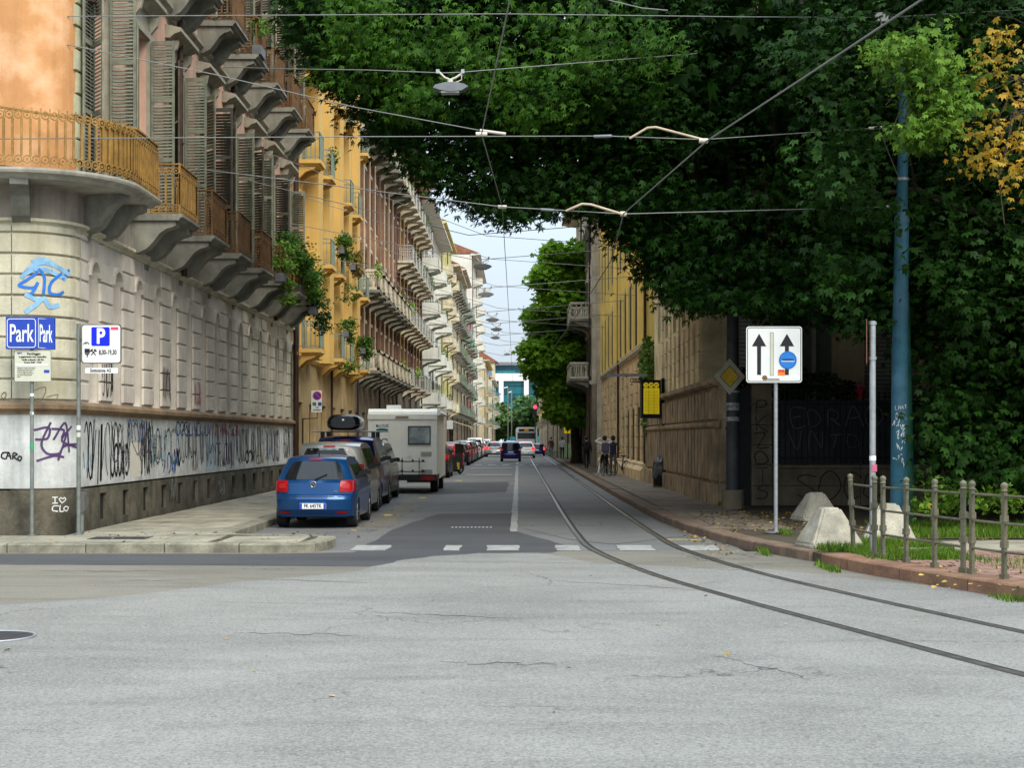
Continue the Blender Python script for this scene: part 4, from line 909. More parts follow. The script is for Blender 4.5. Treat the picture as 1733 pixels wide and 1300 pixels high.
# glass office block closing the view
TEAL = M('teal_glass', (.02,.2,.24), .2, .3, .35, .15, spec=.7); TEAL2 = M('teal_glass_dark', (.015,.11,.15), .2, .3, .3, .2, spec=.7)
ob = thing('office_block', 'modern teal glass office block with a white frame closing the street', 'office block', (-3.2, 470, 0))
WF = M('white_frame', (.72,.72,.7), .6, 0, .05)
MB().box(-14, 14, .6, 30, 0, 25).build('building_mass', TEAL2, ob)
MB().box(-14, 14, -1.2, 6, 25.0, 26.0).build('roof_slab', M('grey_roof', (.2,.2,.22), .7, 0, .2), ob); MB().box(-5.5,14,-1.5,.5,20.0,22.4).build('frame_beam', WF, ob)
for x_ in (-2.4, 5.6): MB().box(x_-.75, x_+.75, -1.5, .5, 0, 20.0).build('frame_leg', WF, ob)
pn = MB().box(-.95,.95,-.1,.3,0,2.3).mesh('glass_panel', TEAL); pn2 = MB().box(-.95,.95,-.1,.3,0,2.3).mesh('glass_panel', TEAL2); fl = MB().box(-14,14,-.3,.5,0,.25).mesh('floor_band', WF)
for k in range(9):
    for i in range(14):
        inst(pn if (k*7+i*3) % 4 else pn2, 'glass_panel', ob, (-13+2*i, .2, 2.6*k+.3))
for x0 in (3.2,): MB().prism([(-2,13),(5,8),(5,8.3),(-2,13.3)], -.5, -.2, 'xzy').build('diagonal_brace', WF, ob)
oc = thing('apartment_building', 'low red-roofed house peeking out left of the glass office block', 'building', (-13, 430, 0))
MB().box(-6, 6, 0, 12, 0, 24).build('wall', CRM, oc); MB().prism([(-7,24),(7,24),(0,28.5)], -.6, 12.6, 'xzy').build('roof', TILE, oc)
wq = MB().box(-.7,.7,-.08,0,0,1.9).mesh('window', M('bluish_window',(.1,.25,.4),.4,0,.2))
for k in range(6):
    for i in range(4): inst(wq, 'window', oc, (-4.5+3*i, 0, 3+3.4*k))
# ---------------------------------------------------------------- vehicles
def rrect0(x0, x1, z0, z1): r = .03; return [(x0,z0+r),(x0+r,z0),(x1-r,z0),(x1,z0+r),(x1,z1-r),(x1-r,z1),(x0+r,z1),(x0,z1-r)]
def interp(x, pts):
    if x <= pts[0][0]: return pts[0][1]
    for (a, b), (c, d) in zip(pts[:-1], pts[1:]):
        if x <= c: return b+(d-b)*(x-a)/((c-a) or 1e-6)
    return pts[-1][1]
# per type: rear profile (y, z) from bumper up to the roof, top profile forward, front, belt height, tumblehome (fractions of L, H)
TYPES = {
 'hatch': dict(rear=[(.03,.17),(.0,.26),(-.004,.40),(.006,.45),(.02,.47),(.028,.62),(.045,.66),(.115,.93),(.14,.965)], top=[(.2,.985),(.38,1.0),(.52,.985),(.6,.94),(.74,.70),(.80,.655)], front=[(.93,.56),(.985,.46),(1.0,.33),(.985,.15)], belt=.655, tumble=.24, glass=(.665,.915), fw=.195, rw=.815, wr=.21),
 'mpv': dict(rear=[(.02,.14),(.0,.2),(-.002,.36),(.012,.4),(.016,.58),(.02,.62),(.045,.9),(.06,.95)], top=[(.12,.985),(.3,1.0),(.5,.995),(.62,.95),(.76,.66),(.80,.62)], front=[(.93,.52),(.985,.42),(1.0,.3),(.985,.13)], belt=.60, tumble=.15, glass=(.6,.915), fw=.19, rw=.81, wr=.18),
 'suv': dict(rear=[(.03,.19),(.0,.26),(-.004,.42),(.008,.46),(.016,.6),(.05,.66),(.11,.9),(.13,.95)], top=[(.2,.985),(.38,1.0),(.52,.985),(.61,.93),(.73,.72),(.79,.68)], front=[(.94,.62),(.99,.5),(1.0,.33),(.985,.18)], belt=.66, tumble=.22, glass=(.67,.9), fw=.2, rw=.8, wr=.215),
}
def make_car(label, typ, L, W_, H, pcol, X, Y, group=None, plate='', lights='side', detail=1, glassback=None, name='parked_car', cat='car', brake=False, seed=0):
    t = TYPES[typ]; W2 = W_/2; g = lambda pts: [(y*L, z*H) for y, z in pts]
    rear, top, front = g(t['rear']), g(t['top']), g(t['front']); belt = t['belt']*H; wr = t['wr']*H; ya, yf = t['fw']*L, t['rw']*L
    zb = .14*H
    def D(xu, y, z):
        wf = interp(z, [(0,.93),(belt*.35,.985),(belt*.75,1.0),(belt,.965),(H*.93,.965-t['tumble']),(H,.93-t['tumble'])])
        yy = y/L; pf = 1-.09*max(0,(.14-yy)/.14)**2-.13*max(0,(yy-.85)/.15)**2
        ax = abs(xu); py = .20*ax**4*max(0,1-yy*3.2)-.32*ax**3*max(0,(yy-.68)/.32)
        dz = -.035*ax**3*max(0,min(1,(z-belt)/(H-belt)))
        return Vector((xu*W2*wf*pf, y+py*(L/4), z+dz))
    arch = lambda yc: [(yc+wr*1.13*math.cos(a), zb*.9+.02+wr*1.13*math.sin(a)+(wr-zb)*.6) for a in [PI*i/8 for i in range(9)]]
    poly = rear+top+front+[(yf+wr*1.13+.02, zb)]+arch(yf)+[(yf-wr*1.13-.02, zb),(ya+wr*1.13+.02, zb)]+arch(ya)+[(ya-wr*1.13-.02, zb)]
    bm = bmesh.new(); vs = [bm.verts.new((-1,y,z)) for y, z in poly]; f = bm.faces.new(vs)
    r_ = bmesh.ops.extrude_face_region(bm, geom=[f]); bmesh.ops.translate(bm, verts=[v for v in r_['geom'] if isinstance(v, bmesh.types.BMVert)], vec=(2,0,0))
    bmesh.ops.recalc_face_normals(bm, faces=bm.faces)
    def cut(co, no): bmesh.ops.bisect_plane(bm, geom=bm.verts[:]+bm.edges[:]+bm.faces[:], plane_co=co, plane_no=no, dist=1e-5)
    for x in (-.97,-.85,-.6,-.3,0,.3,.6,.85,.97): cut((x,0,0), (1,0,0))
    for z in (belt*.45, belt*.75, belt, belt+(H-belt)*.5): cut((0,0,z), (0,0,1))
    for y in (.1,.25,.4,.55,.7,.88): cut((0,y*L,0), (0,1,0))
    for v in bm.verts: v.co = D(*v.co)
    for f in bm.faces: f.smooth = True
    for e in bm.edges:
        if len(e.link_faces) == 2 and e.calc_face_angle(0) > R(32): e.smooth = False
    me = bpy.data.meshes.new('body'); bm.to_mesh(me); bm.free(); me.materials.append(pcol)
    car = thing(name, label, cat, (X, Y, .006), 0, group)
    inst(me, 'body', car)
    def yr(z): return interp(z, [(z_, y_) for y_, z_ in rear])
    def rp(nm, x0b, x1b, x0t, x1t, z0, z1, off, mat, nx=8, nz_=4, rnd_=0, parent=None):
        mb = MB(); N = nx+1; vs = []
        for k in (0, 1):
            for j in range(nz_+1):
                tt = j/nz_; z = z0+(z1-z0)*tt; xa, xb = x0b+(x0t-x0b)*tt, x1b+(x1t-x1b)*tt
                if rnd_: sh = rnd_*(1-math.sqrt(max(0,1-(abs(2*tt-1))**6))); xa += sh*(1 if xb > xa else -1); xb -= sh*(1 if xb > xa else -1)
                for i in range(N):
                    p = D(xa+(xb-xa)*i/nx, yr(z), z); p.y -= off if k == 0 else -.01; vs.append(p)
        B = N*(nz_+1); fs = []
        for j in range(nz_):
            for i in range(nx): a = j*N+i; fs.append((a, a+1, a+N+1, a+N))
        q = [i for i in range(N)]+[j*N+nx for j in range(1, nz_+1)]+[nz_*N+i for i in range(nx-1, -1, -1)]+[j*N for j in range(nz_-1, 0, -1)]
        mb.raw(vs, fs, 0, True)
        for a, b in zip(q, q[1:]+q[:1]): mb.raw([vs[a], vs[b], vs[B+b], vs[B+a]], [(0,1,2,3)])
        return mb.build(nm, mat, parent or car)
    def sp(nm, pts, s, off, mat, parent=None):
        mb = MB(); A = []; C = []
        for y, z in pts:
            p = D(s, y, z); A.append((p.x+s*off, p.y, p.z)); C.append((p.x-s*.01, p.y, p.z))
        n = len(A); mb.face(A); mb.raw(A+C, [(i, (i+1) % n, n+(i+1) % n, n+i) for i in range(n)]); return mb.build(nm, mat, parent or car)
    gz0, gz1 = t['glass'][0]*H, t['glass'][1]*H
    gx = .82 if typ != 'mpv' else .86
    rg = rp('rear_window', -gx, gx, -gx+.06, gx-.06, gz0, gz1, .008, GL, 10, 5, .05)
    # side glass
    rtop = rear[-1][0]+.02*L
    for s in (-1, 1):
        z0, z1 = belt+.015*H, .925*H
        y0b, y1b = (.13*L if typ != 'mpv' else .07*L), t['top'][-2][0]*L-.01*L; y0t = y0b+(.09*L if typ != 'mpv' else .03*L); y1t = t['top'][-3][0]*L-.005*L
        m1 = .32*L; m2 = .5*L
        for a, b, c, d in ((y0b, m1, m1, y0t), (m1+.03, m2, m2, m1+.03), (m2+.03, y1b, y1t, m2+.03)):
            sp('side_window', [(a, z0), ((a+b)/2, z0), (b, z0), (c, z1), (d, z1)], s, .006, GL)
        sp('door_line', [(m2+.005, .2*H), (m2+.018, .2*H), (m2+.018, belt), (m2+.005, belt)], s, .004, BLKP)
        # wheels
        for yc in (ya, yf):
            wh = inst(None, 'wheel', car, (s*(W2-.12), yc, wr)); 
            mb = MB(); k = 22; prof = [(-.10,.62),(-.10,.93),(-.08,1.0),(.08,1.0),(.10,.93),(.10,.62)]
            vs = [(px_, wr*rr_*math.cos(2*PI*i/k), wr*rr_*math.sin(2*PI*i/k)) for i in range(k) for px_, rr_ in prof]; K_ = len(prof)
            mb.raw(vs, [(i*K_+j, ((i+1) % k)*K_+j, ((i+1) % k)*K_+j+1, i*K_+j+1) for i in range(k) for j in range(K_-1)], 0, False); mb.build('tyre', RUB, wh)
            mb = MB(); mb.disc((s*.03,0,0), wr*.63, 'x', .03, 20)
            for i in range(5): a = 2*PI*i/5; mb.tube([(s*.075, 0, 0), (s*.075, wr*.56*math.cos(a), wr*.56*math.sin(a))], .03, 5)
            mb.build('rim', STEEL, wh)
            MB().tube([(-s*.0,0,0),(-s*.0+s*-.5,0,0)], .05, 6).build('axle', BLKP, wh)
        # mirrors
        b = D(s, .6*L, belt+.05*H); mb = MB(); mb.prism([(s*x_, z_) for x_, z_ in rrect0(-.02,.15,0,.115)], 0, .09, 'xzy')
        mo = mb.build('mirror', BLKP, car, tuple(b)); MB().prism([(s*x_, z_) for x_, z_ in rrect0(.0,.135,.015,.1)], -.004, .0, 'xzy').build('mirror_glass', GL, mo)
        # lights
        lm = M('red_lens_lit', (.8,.03,.03), .3, 0, .1, emit=1.6) if brake else REDL
        if lights == 'side':
            l1 = rp('tail_light', s*.66, s*.995, s*.7, s*.995, belt*.76, belt*1.0, .016, lm, 5, 3); rp('light_inner', s*.74, s*.93, s*.76, s*.93, belt*.84, belt*.93, .02, M('pinkish_lens',(.4,.01,.012),.25,0,.1,spec=.6) , 3, 2, parent=l1)
            sp('tail_light', [(.004*L+.05,belt*.77),(.065*L,belt*.82),(.08*L,belt*.99),(.05*L,belt*1.0)], s, .012, lm)
        else:
            l1 = rp('tail_light', s*.84, s*.995, s*.86, s*.995, belt*.75, belt*1.18, .014, lm, 4, 4); rp('light_inner', s*.86, s*.98, s*.86, s*.98, belt*.94, belt*1.03, .018, M('clear_lens',(.6,.55,.5),.15,0,.1,spec=.6), 3, 2, parent=l1)
            sp('tail_light', [(.045,belt*.76),(.04*L,belt*.82),(.05*L,belt*1.16),(.055,belt*1.18)], s, .01, lm)
        rp('fog_reflector', s*.62, s*.9, s*.62, s*.9, H*.205, H*.235, .012, REDL, 3, 1)
    # bumper seam, plate
    rp('bumper_seam', -.96, .96, -.96, .96, H*.435, H*.445, .003, BLKP, 8, 1)
    rp('lower_valance', -.9, .9, -.93, .93, H*.16, H*.2, .006, BLKP if typ != 'hatch' or seed else pcol, 8, 1)
    zp = H*.31 if typ == 'hatch' else H*.47
    y_ = yr(zp)-.022
    pl = MB().box(-.26,.26,y_,y_+.03,zp-.055,zp+.055).build('number_plate', WHT, car)
    for s in (-1, 1): MB().box(s*.235-.024,s*.235+.024,y_-.002,y_,zp-.053,zp+.053).build('blue_band', M('eu_blue',(.02,.06,.4),.5,0,.05), pl)
    if plate: text(plate, .105, BLK, pl, (0,y_-.003,zp), sx=.8, bold=.002)
    wi = MB(); p0, p1 = D(0, yr(gz0), gz0), D(.35, yr(gz0+.3*(gz1-gz0)), gz0+.3*(gz1-gz0)); wi.tube([(p0.x,p0.y-.03,p0.z),(p1.x,p1.y-.03,p1.z)], .012, 5); wi.build('rear_wiper', BLKP, car)
    MB().tube([(0,.24*L,H*.985),(0,.21*L,H*1.08)], [.012,.004], 5).build('aerial', BLKP, car)
    rp('high_brake_light', -.2, .2, -.2, .2, gz1+.012*H, gz1+.032*H, .014, lm, 4, 1)
    car['_'] = 1; del car['_']
    return car, D, yr, rp, sp
PB = paint('metallic_blue', (.003,.055,.18)); PSIL = paint('silver', (.36,.37,.36), .6); PDB = paint('deep_blue', (.012,.02,.13)); PGR = paint('warm_grey', (.25,.235,.2), .6); PDK = paint('charcoal', (.03,.033,.035)); PRD = paint('red', (.42,.012,.012), .1); PWH = paint('white', (.72,.72,.7), 0); PBK = paint('black', (.012,.012,.014), .1)
c, D, yr, rp, sp = make_car('bright blue hatchback parked nearest the crossing, first of the parked row', 'hatch', 3.97, 1.64, 1.46, PB, -4.07, 29.2, 'cars parked along the left kerb', 'FK 645TK')
zb_ = 1.46*.60; yb = yr(zb_)-.012
em = MB(); em.disc((0,yb-.003,zb_), .062, 'y', .004, 24); em = em.build('badge', BLK, c)
MB().ring((0,yb-.01,zb_), .056, .006, 'y', 24).build('badge_ring', CHROME, em)
mb = MB()
for ln in ([(-.028,.042),(0,.006),(.028,.042)], [(-.045,.02),(-.022,-.04),(0,.0),(.022,-.04),(.045,.02)]): mb.tube([(x,yb-.012,zb_+z) for x,z in ln], .0055, 5)
mb.build('badge_letters', CHROME, em)
text('TDI', .045, CHROME, c, (.44,yr(.73)-.03,.74)); 
rp('plate_recess', -.36, .36, -.33, .33, 1.46*.255, 1.46*.375, .006, M('paint_blue_shade', (.012,.08,.28), .35, .3, .05), 6, 2)
make_car('silver van-like family car parked right behind the bright blue hatchback', 'mpv', 3.96, 1.72, 1.72, PSIL, -4.3, 33.3, 'cars parked along the left kerb', '', 'tall', seed=1)
c, D, *_ = make_car('dark blue van with a black roof box on its roof bars', 'mpv', 4.1, 1.78, 1.86, PDB, -4.44, 37.5, 'cars parked along the left kerb', '', 'tall', seed=2)
for yy in (.9, 2.1):
    rb = MB(); rb.tube([(-.95,yy,1.97),(.95,yy,1.97)], .018, 6); rb = rb.build('roof_bar', STEEL, c)
    for s in (-1, 1): MB().box(s*.66-.05,s*.66+.05,yy-.04,yy+.04,1.8,1.96).build('bar_foot', BLKP, rb)
bx = thing('roof_box', 'glossy black roof box strapped on the roof bars of the dark blue van', 'roof box', (-4.52, 38.0, 1.995))
mb = MB(); st = []
prof = [(0,.72),(.06,.95),(.2,1.0),(1.3,1.0),(1.75,.8),(1.95,.45)]
ring_ = [(math.cos(a)*(abs(math.cos(a))**-.45 if abs(math.cos(a))>.01 else 1), math.sin(a)*(abs(math.sin(a))**-.45 if abs(math.sin(a))>.01 else 1)) for a in [2*PI*i/24+.01 for i in range(24)]]
vs = []
for y, s in prof: vs += [(x*.42*(.9+.1*s)*min(1,s+.05)*(1 - .12*max(0,z)), y, .22+z*.21*s) for x, z in ring_]
mb.raw(vs, [(i*24+j, i*24+(j+1) % 24, (i+1)*24+(j+1) % 24, (i+1)*24+j) for i in range(len(prof)-1) for j in range(24)], 0, True); mb.face(vs[:24]); mb.face(vs[-24:]); mb.build('shell', M('gloss_black', (.01,.01,.011), .22, 0, .1, coat=.5), bx)
MB().box(-.39,.39,-.012,1.5,.14,.15).build('seam', M('grey_seam',(.1,.1,.1),.5,0,.1), bx); MB().disc((0,-.005,.28), .03, 'y', .006, 16).build('emblem', CHROME, bx)
c, D, *_ = make_car('warm grey van parked behind the motorhome with its wing mirror out', 'mpv', 4.35, 1.76, 1.70, PGR, -4.55, 41.7, 'cars parked along the left kerb', '', 'tall', seed=3)
for s in (-1, 1): MB().tube([(s*.62,.7,1.72),(s*.62,.9,1.77),(s*.62,2.2,1.77),(s*.62,2.4,1.72)], .018, 6).build('roof_rail', BLKP, c)
# motorhome
CW = M('motorhome_cream', (.84,.82,.73), .45, 0, .08, 1, spec=.5, streak=.12)
mh_ = thing('motorhome', 'cream motorhome parked in the row with a folded bicycle rack on its back', 'motorhome', (-3.78, 48.0, 0))
mb = MB(); pr_ = [(0,.62),(0,2.52),(.05,2.66),(.25,2.76),(5.2,2.85),(5.5,2.5),(5.7,2.0),(5.5,1.3),(5.5,.5),(4.9,.5),(1.75,.45),(1.75,.62)]
mb.prism(pr_, -1.12, 1.12, 'yzx'); o_ = mb.build('body', CW, mh_)
mb = MB(); mb.box(-1.13,1.13,-.03,.3,2.42,2.58); mb.build('rear_spoiler', CW, mh_); MB().tube([(1.17,.3,2.62),(1.17,4.3,2.62)], .07, 8).build('awning_roll', WHT, mh_)
MB().box(-.6,-.15,.9,1.4,2.77,2.9).build('roof_vent', WHT, mh_)
MB().box(-.22,.2,-.06,-.031,2.47,2.52).build('rear_lamp_strip', M('tan_strip',(.3,.22,.13),.6), mh_)
wf_ = MB().box(.18,.92,-.035,-.0,1.42+.17,2.03+.17).build('rear_window', M('window_rubber',(.05,.06,.055),.5,0,.1), mh_); MB().box(.22,.88,-.045,-.036,1.64,2.15).build('pane', M('curtained_pane', (.22,.27,.25), .1, 0, .7, 3, spec=.7, coat=.5), wf_)
MB().box(.6,.95,-.02,-.001,1.22,1.36).build('fridge_vent', M('vent_beige',(.38,.36,.3),.6), mh_); MB().box(.18,.3,-.02,-.001,1.2,1.4).build('socket', WHT, mh_); MB().box(.6,.97,-.02,-.001,.62,.78).build('lower_vent', MATS['vent_beige'], mh_)
text('McLOUIS', .145, M('navy_print',(.02,.04,.15),.5), mh_, (-.66,-.003,2.2), sx=.72, bold=.002, name='lettering'); mb = MB(); mb.prism([(.2*math.cos(a),.055*math.sin(a)) for a in [2*PI*i/20 for i in range(20)]], -.006, 0, 'xzy'); mb.build('green_logo', M('green_print',(.0,.14,.1),.5), mh_, (-.66,-.0,2.07))
MB().box(-1.1,1.1,-.0,1.7,.45,.6).build('rear_skirt', M('grey_skirt',(.07,.07,.07),.6), mh_); MB().box(-1.12,1.12,-.08,.02,.42,.60).build('bumper', BLKP, mh_)
for s in (-1, 1): MB().box(s*.82-.22,s*.82+.22,-.1,-.081,.44,.57).build('tail_light', REDL, mh_)
MB().box(-.15,.15,-.1,-.081,.32,.43).build('number_plate', WHT, mh_)
for s in (-1, 1):
    for yy in (1.55, 4.9):
        w_ = inst(None, 'wheel', mh_, (s*.95, yy, .36)); mb = MB(); mb.disc((0,0,0), .36, 'x', .12, 22); mb.build('tyre', RUB, w_); MB().disc((s*.125,0,0), .2, 'x', .01, 16).build('rim', STEEL, w_)
rk_ = MB()
for x in (.0, .55): rk_.tube([(x,-.03,1.15),(x,-.12,1.1),(x,-.12,.62),(x,-.03,.6)], .014, 6)
rk_.build('rack_upright', IRON, mh_)
for z in (.72, 1.05):
    MB().tube([(-.2,-.2,z),(.75,-.2,z)], .018, 6).build('rack_rail', IRON, mh_)
    for x in (-.0, .35, .68): MB().box(x-.03,x+.03,-.23,-.12,z-.02,z+.06).build('rack_clamp', BLKP, mh_)
# rest of the parked row
make_car('charcoal car parked just beyond the motorhome', 'suv', 4.2, 1.78, 1.60, PDK, -4.0, 66.5, 'cars parked along the left kerb', '', 'side', seed=4)
make_car('white car parked beyond the charcoal one, half hidden by the motorhome', 'mpv', 4.0, 1.75, 1.75, PWH, -4.2, 60.0, 'cars parked along the left kerb', '', 'tall', seed=5)
specs = [('dark red car with a dark rear parked after the scooter', 'hatch', 79, PRD, 1.5), ('black car parked ahead of the dark red one', 'mpv', 84.5, PBK, 1.6), ('small bright red hatchback in the middle of the parked row', 'hatch', 104, PRD, 1.45), ('black estate parked before the small bright red hatchback', 'suv', 97, PDK, 1.5),
  ('silver car parked behind the small bright red hatchback', 'mpv', 110.5, PSIL, 1.65), ('charcoal car parked level with the moving silver hatchback', 'suv', 117, PDK, 1.6), ('white car past the charcoal ones in the parked row', 'hatch', 123.5, PWH, 1.5), ('dark grey hatchback near the far end of the parked row', 'hatch', 130, PDK, 1.45),
  ('white van in the far part of the parked row', 'mpv', 137, PWH, 1.85), ('silver hatchback far down the parked row', 'hatch', 144, PSIL, 1.5), ('far white hatchback after the white van', 'hatch', 151, PWH, 1.5), ('black far car near the cream awning', 'suv', 159, PBK, 1.6), ('red far car near the cream awning', 'hatch', 167, PRD, 1.5), ('white far car beyond the cream awning', 'mpv', 176, PWH, 1.7), ('grey last car of the parked row', 'mpv', 187, PSIL, 1.7)]
for i, (lab, ty, y, pc, h) in enumerate(specs):
    make_car(lab, ty, 4.05, 1.72, h, pc, -4.1, y, 'cars parked along the left kerb', '', 'side' if ty == 'hatch' else 'tall', seed=i+6)
make_car('small dark blue car driving away in the middle of the street', 'mpv', 3.6, 1.62, 1.55, PDB, -.62, 113, 'cars driving away down the street', '', 'tall', name='moving_car', seed=1)
make_car('silver hatchback driving away left of the small dark blue car', 'hatch', 4.1, 1.78, 1.5, PSIL, -2.35, 141, 'cars driving away down the street', '', 'side', name='moving_car', brake=True, seed=2)
make_car('white car braking right of the small dark blue car', 'hatch', 4.1, 1.75, 1.5, PWH, .62, 133, 'cars driving away down the street', '', 'side', name='moving_car', brake=True, seed=2)
make_car('pale car ahead of the silver hatchback in the queue', 'hatch', 4.1, 1.75, 1.5, PWH, -.9, 175, 'cars driving away down the street', '', 'side', name='moving_car', seed=3)
make_car('dark blue van just behind the bus', 'mpv', 4.1, 1.7, 1.3, PDB, 1.85, 150, 'cars driving away down the street', '', 'tall', name='moving_car', brake=True, seed=2)
bs_ = thing('bus', 'white city bus seen from behind at the far right of the road', 'bus', (.9, 172, 0))
BW = M('bus_white', (.5,.52,.5), .4, 0, .1); mb = MB(); mb.prism([(-1.25,.45),(-1.25,2.9),(-1.1,3.1),(1.1,3.1),(1.25,2.9),(1.25,.45)], 0, 11, 'xzy'); mb.build('body', BW, bs_)
MB().box(-1.05,1.05,-.04,-.0,1.75,2.45).build('rear_window', GL, bs_); MB().box(-.9,.9,-.05,-.001,2.6,2.9).build('display', BLKP, bs_); MB().box(-.25,.25,-.06,-.051,2.65,2.85).build('route_number', AMBL, bs_); MB().box(-1.2,1.2,-.05,0,.4,.75).build('bumper', BLKP, bs_)
for s in (-1, 1):
    MB().box(s*1.05-.1,s*1.05+.1,-.03,-.0,.85,1.15).build('tail_light', REDL, bs_)
    for y in (2.5, 8.5): MB().disc((s*1.08,y,.48), .48, 'x', .14, 18).build('wheel', RUB, bs_)
    for k in range(6): MB().box(s*1.255-.01,s*1.255+.01,.6+1.7*k,2.1+1.7*k,1.5,2.6).build('side_window', GL, bs_)
# scooter between the parked cars
def wheel_parts(parent, c, r, t, spokes=10):
    w_ = inst(None, 'wheel', parent, c); MB().ring((0,0,0), r, t, 'x', 28, 6).build('tyre', RUB, w_)
    MB().ring((0,0,0), r-t*1.2, t*.4, 'x', 28, 4).build('rim', STEEL, w_)
    mb = MB()
    for i in range(spokes): a = 2*PI*i/spokes; mb.tube([(0,0,0),(0,(r-t)*math.cos(a),(r-t)*math.sin(a))], .003 if spokes > 8 else .02, 3)
    mb.build('spokes', STEEL, w_, kind='stuff'); return w_
for lab, x, y, colr in (('black scooter with a yellow leg shield standing between the parked cars', -3.55, 72.6, BLKP), ('dark maroon scooter under a red cover beyond the yellow one', -3.6, 75.4, M('scooter_red',(.32,.01,.03),.4,0,.2,coat=.3))):
    sc_ = thing('scooter', lab, 'scooter', (x, y, 0), R(-25), 'scooters parked between cars')
    wheel_parts(sc_, (0,.2,.27), .22, .055, 5); wheel_parts(sc_, (0,1.45,.27), .22, .05, 5)
    mb = MB(); mb.prism([(-.05,.45),(.0,.8),(.2,.9),(.75,.8),(.8,.4),(1.1,.35),(1.2,.9),(1.25,1.05),(1.38,.95),(1.42,.6),(1.3,.3),(1.1,.22),(.6,.22),(.3,.35)], -.16, .16, 'yzx'); mb.build('body', colr, sc_)
    MB().box(-.17,.17,.86,1.06,.26,.6).build('shield', M('scooter_yellow',(.45,.36,.03),.4,0,.1) if y < 74 else colr, sc_); MB().prism([(-.05,.82),(.1,.93),(.7,.88),(.75,.8),(.2,.8)], -.14, .14, 'yzx').build('seat', BLKP, sc_); MB().tube([(-.35,1.2,1.12),(0,1.28,1.06),(.35,1.2,1.12)], .018, 6).build('handlebar', BLKP, sc_)
    MB().prism([(-.2,.92),(-.17,1.18),(.05,1.2),(.1,.92)], -.18, .18, 'yzx').build('top_box', BLKP, sc_); MB().prism([(1.3,1.05),(1.45,1.05),(1.3,1.5),(1.28,1.5)], -.2, .2, 'yzx').build('windscreen', GL, sc_); MB().box(-.08,.08,-.08,-.04,.62,.7).build('tail_light', REDL, sc_)
# ---------------------------------------------------------------- street furniture
PZ = .15
PST = M('pole_grey', (.2,.22,.2), .6, .4, .3, 6, .2, spot=.3); SBLUE = M('sign_blue', (.012,.05,.38), .4, 0, .08, 3, spec=.5); SCREAM = M('sign_cream', (.55,.55,.44), .5, 0, .08, 3); SWH = M('sign_white', (.72,.73,.7), .45, 0, .08, 3); SBACK = M('sign_back_grey', (.14,.14,.13), .5, .5, .2)
def rrect(x0, x1, z0, z1, r, n=5):
    out = []
    for cx_, cz_, a0 in ((x1-r,z1-r,0),(x0+r,z1-r,90),(x0+r,z0+r,180),(x1-r,z0+r,270)):
        out += [(cx_+r*math.cos(R(a0+90*i/n)), cz_+r*math.sin(R(a0+90*i/n))) for i in range(n+1)]
    return out
def plate(parent, nm, x0, x1, z0, z1, y, mat, r=.03, t=.012): 
    return MB().prism(rrect(x0,x1,z0,z1,r), y-t, y, 'xzy').build(nm, mat, parent)
def frame(parent, nm, x0, x1, z0, z1, y, mat, w_, r=.03, t=.0015):
    mb = MB(); A = rrect(x0,x1,z0,z1,r); B = rrect(x0+w_,x1-w_,z0+w_,z1-w_,max(.004,r-w_)); n = len(A)
    vs = [(x,y-t,z) for x,z in A]+[(x,y-t,z) for x,z in B]+[(x,y,z) for x,z in A]+[(x,y,z) for x,z in B]
    mb.raw(vs, [f for i in range(n) for j in [(i+1) % n] for f in ((i,j,n+j,n+i),(i,j,2*n+j,2*n+i),(n+i,n+j,3*n+j,3*n+i))]); return mb.build(nm, mat, parent)
# blue parking meter sign: two-sided panel seen on edge, notice below
YS = 25.05; k_ = YS/2500; q = lambda u: (u-878)*k_; h = lambda v: 1.8+(742-v)*k_
YS = 26.0-1.1
pk = thing('parking_sign', 'blue double-faced parking sign reading Park above a printed cream notice', 'parking sign', (q(59), YS, 0))
ox = q(59)
MB().tube([(0,0,PZ),(0,0,h(560))], .032, 10).build('pole', PST, pk)
MB().tube([(0,0,PZ),(0,0,PZ+.03)], .07, 12).build('foot', PST, pk)
pnl = MB().prism([(q(18)-ox,-.09),(q(71)-ox,-.09),(q(93)-ox,.12),(q(93)-ox,.18),(q(18)-ox,.06)], h(592), h(538), 'xyz').build('panel', SBLUE, pk)
frame(pk, 'white_border', q(20)-ox, q(68.5)-ox, h(590), h(541), -.0905, SWH, .012, .05)
text('Park', .42, SWH, pk, ((q(44)-ox),-.094,h(567)), sx=.53, bold=.006)
ang = math.atan2(.21, (q(93)-q(71)))
tp = text('Park', .42, SWH, pk, ((q(82)-ox)-.003,.012,h(567)), rot=(PI/2,0,ang), sx=.30, bold=.006)
fr_ = MB(); a_, b_ = q(72.5)-ox, q(92)-ox
for (x0,z0,x1,z1) in ((0,0,1,.0),(0,1,1,1),(0,0,0,1),(1,0,1,1)):
    P0 = lambda s, t: (a_+(b_-a_)*s, -.094+.21*s+.012, h(590)+(h(541)-h(590))*t)
    fr_.tube([P0(x0,z0), P0(x1,z1)], .005, 4)
fr_.build('white_border', SWH, pk)
nt_ = plate(pk, 'notice', q(31)-ox, q(93)-ox, h(647), h(594), -.04, SCREAM, .02); frame(nt_, 'rim', q(31)-ox, q(93)-ox, h(647), h(594), -.053, SBACK, .006, .02)
cxn = q(62)-ox
text('Parcheggio', .052, BLK, nt_, (cxn+.02,-.056,h(600)), bold=.001); text('a pagamento non custodito', .042, BLK, nt_, (cxn,-.056,h(605)), bold=.001); text('Tariffa ordinaria: 1,50 €/h', .036, BLK, nt_, (cxn,-.056,h(610)), bold=.001)
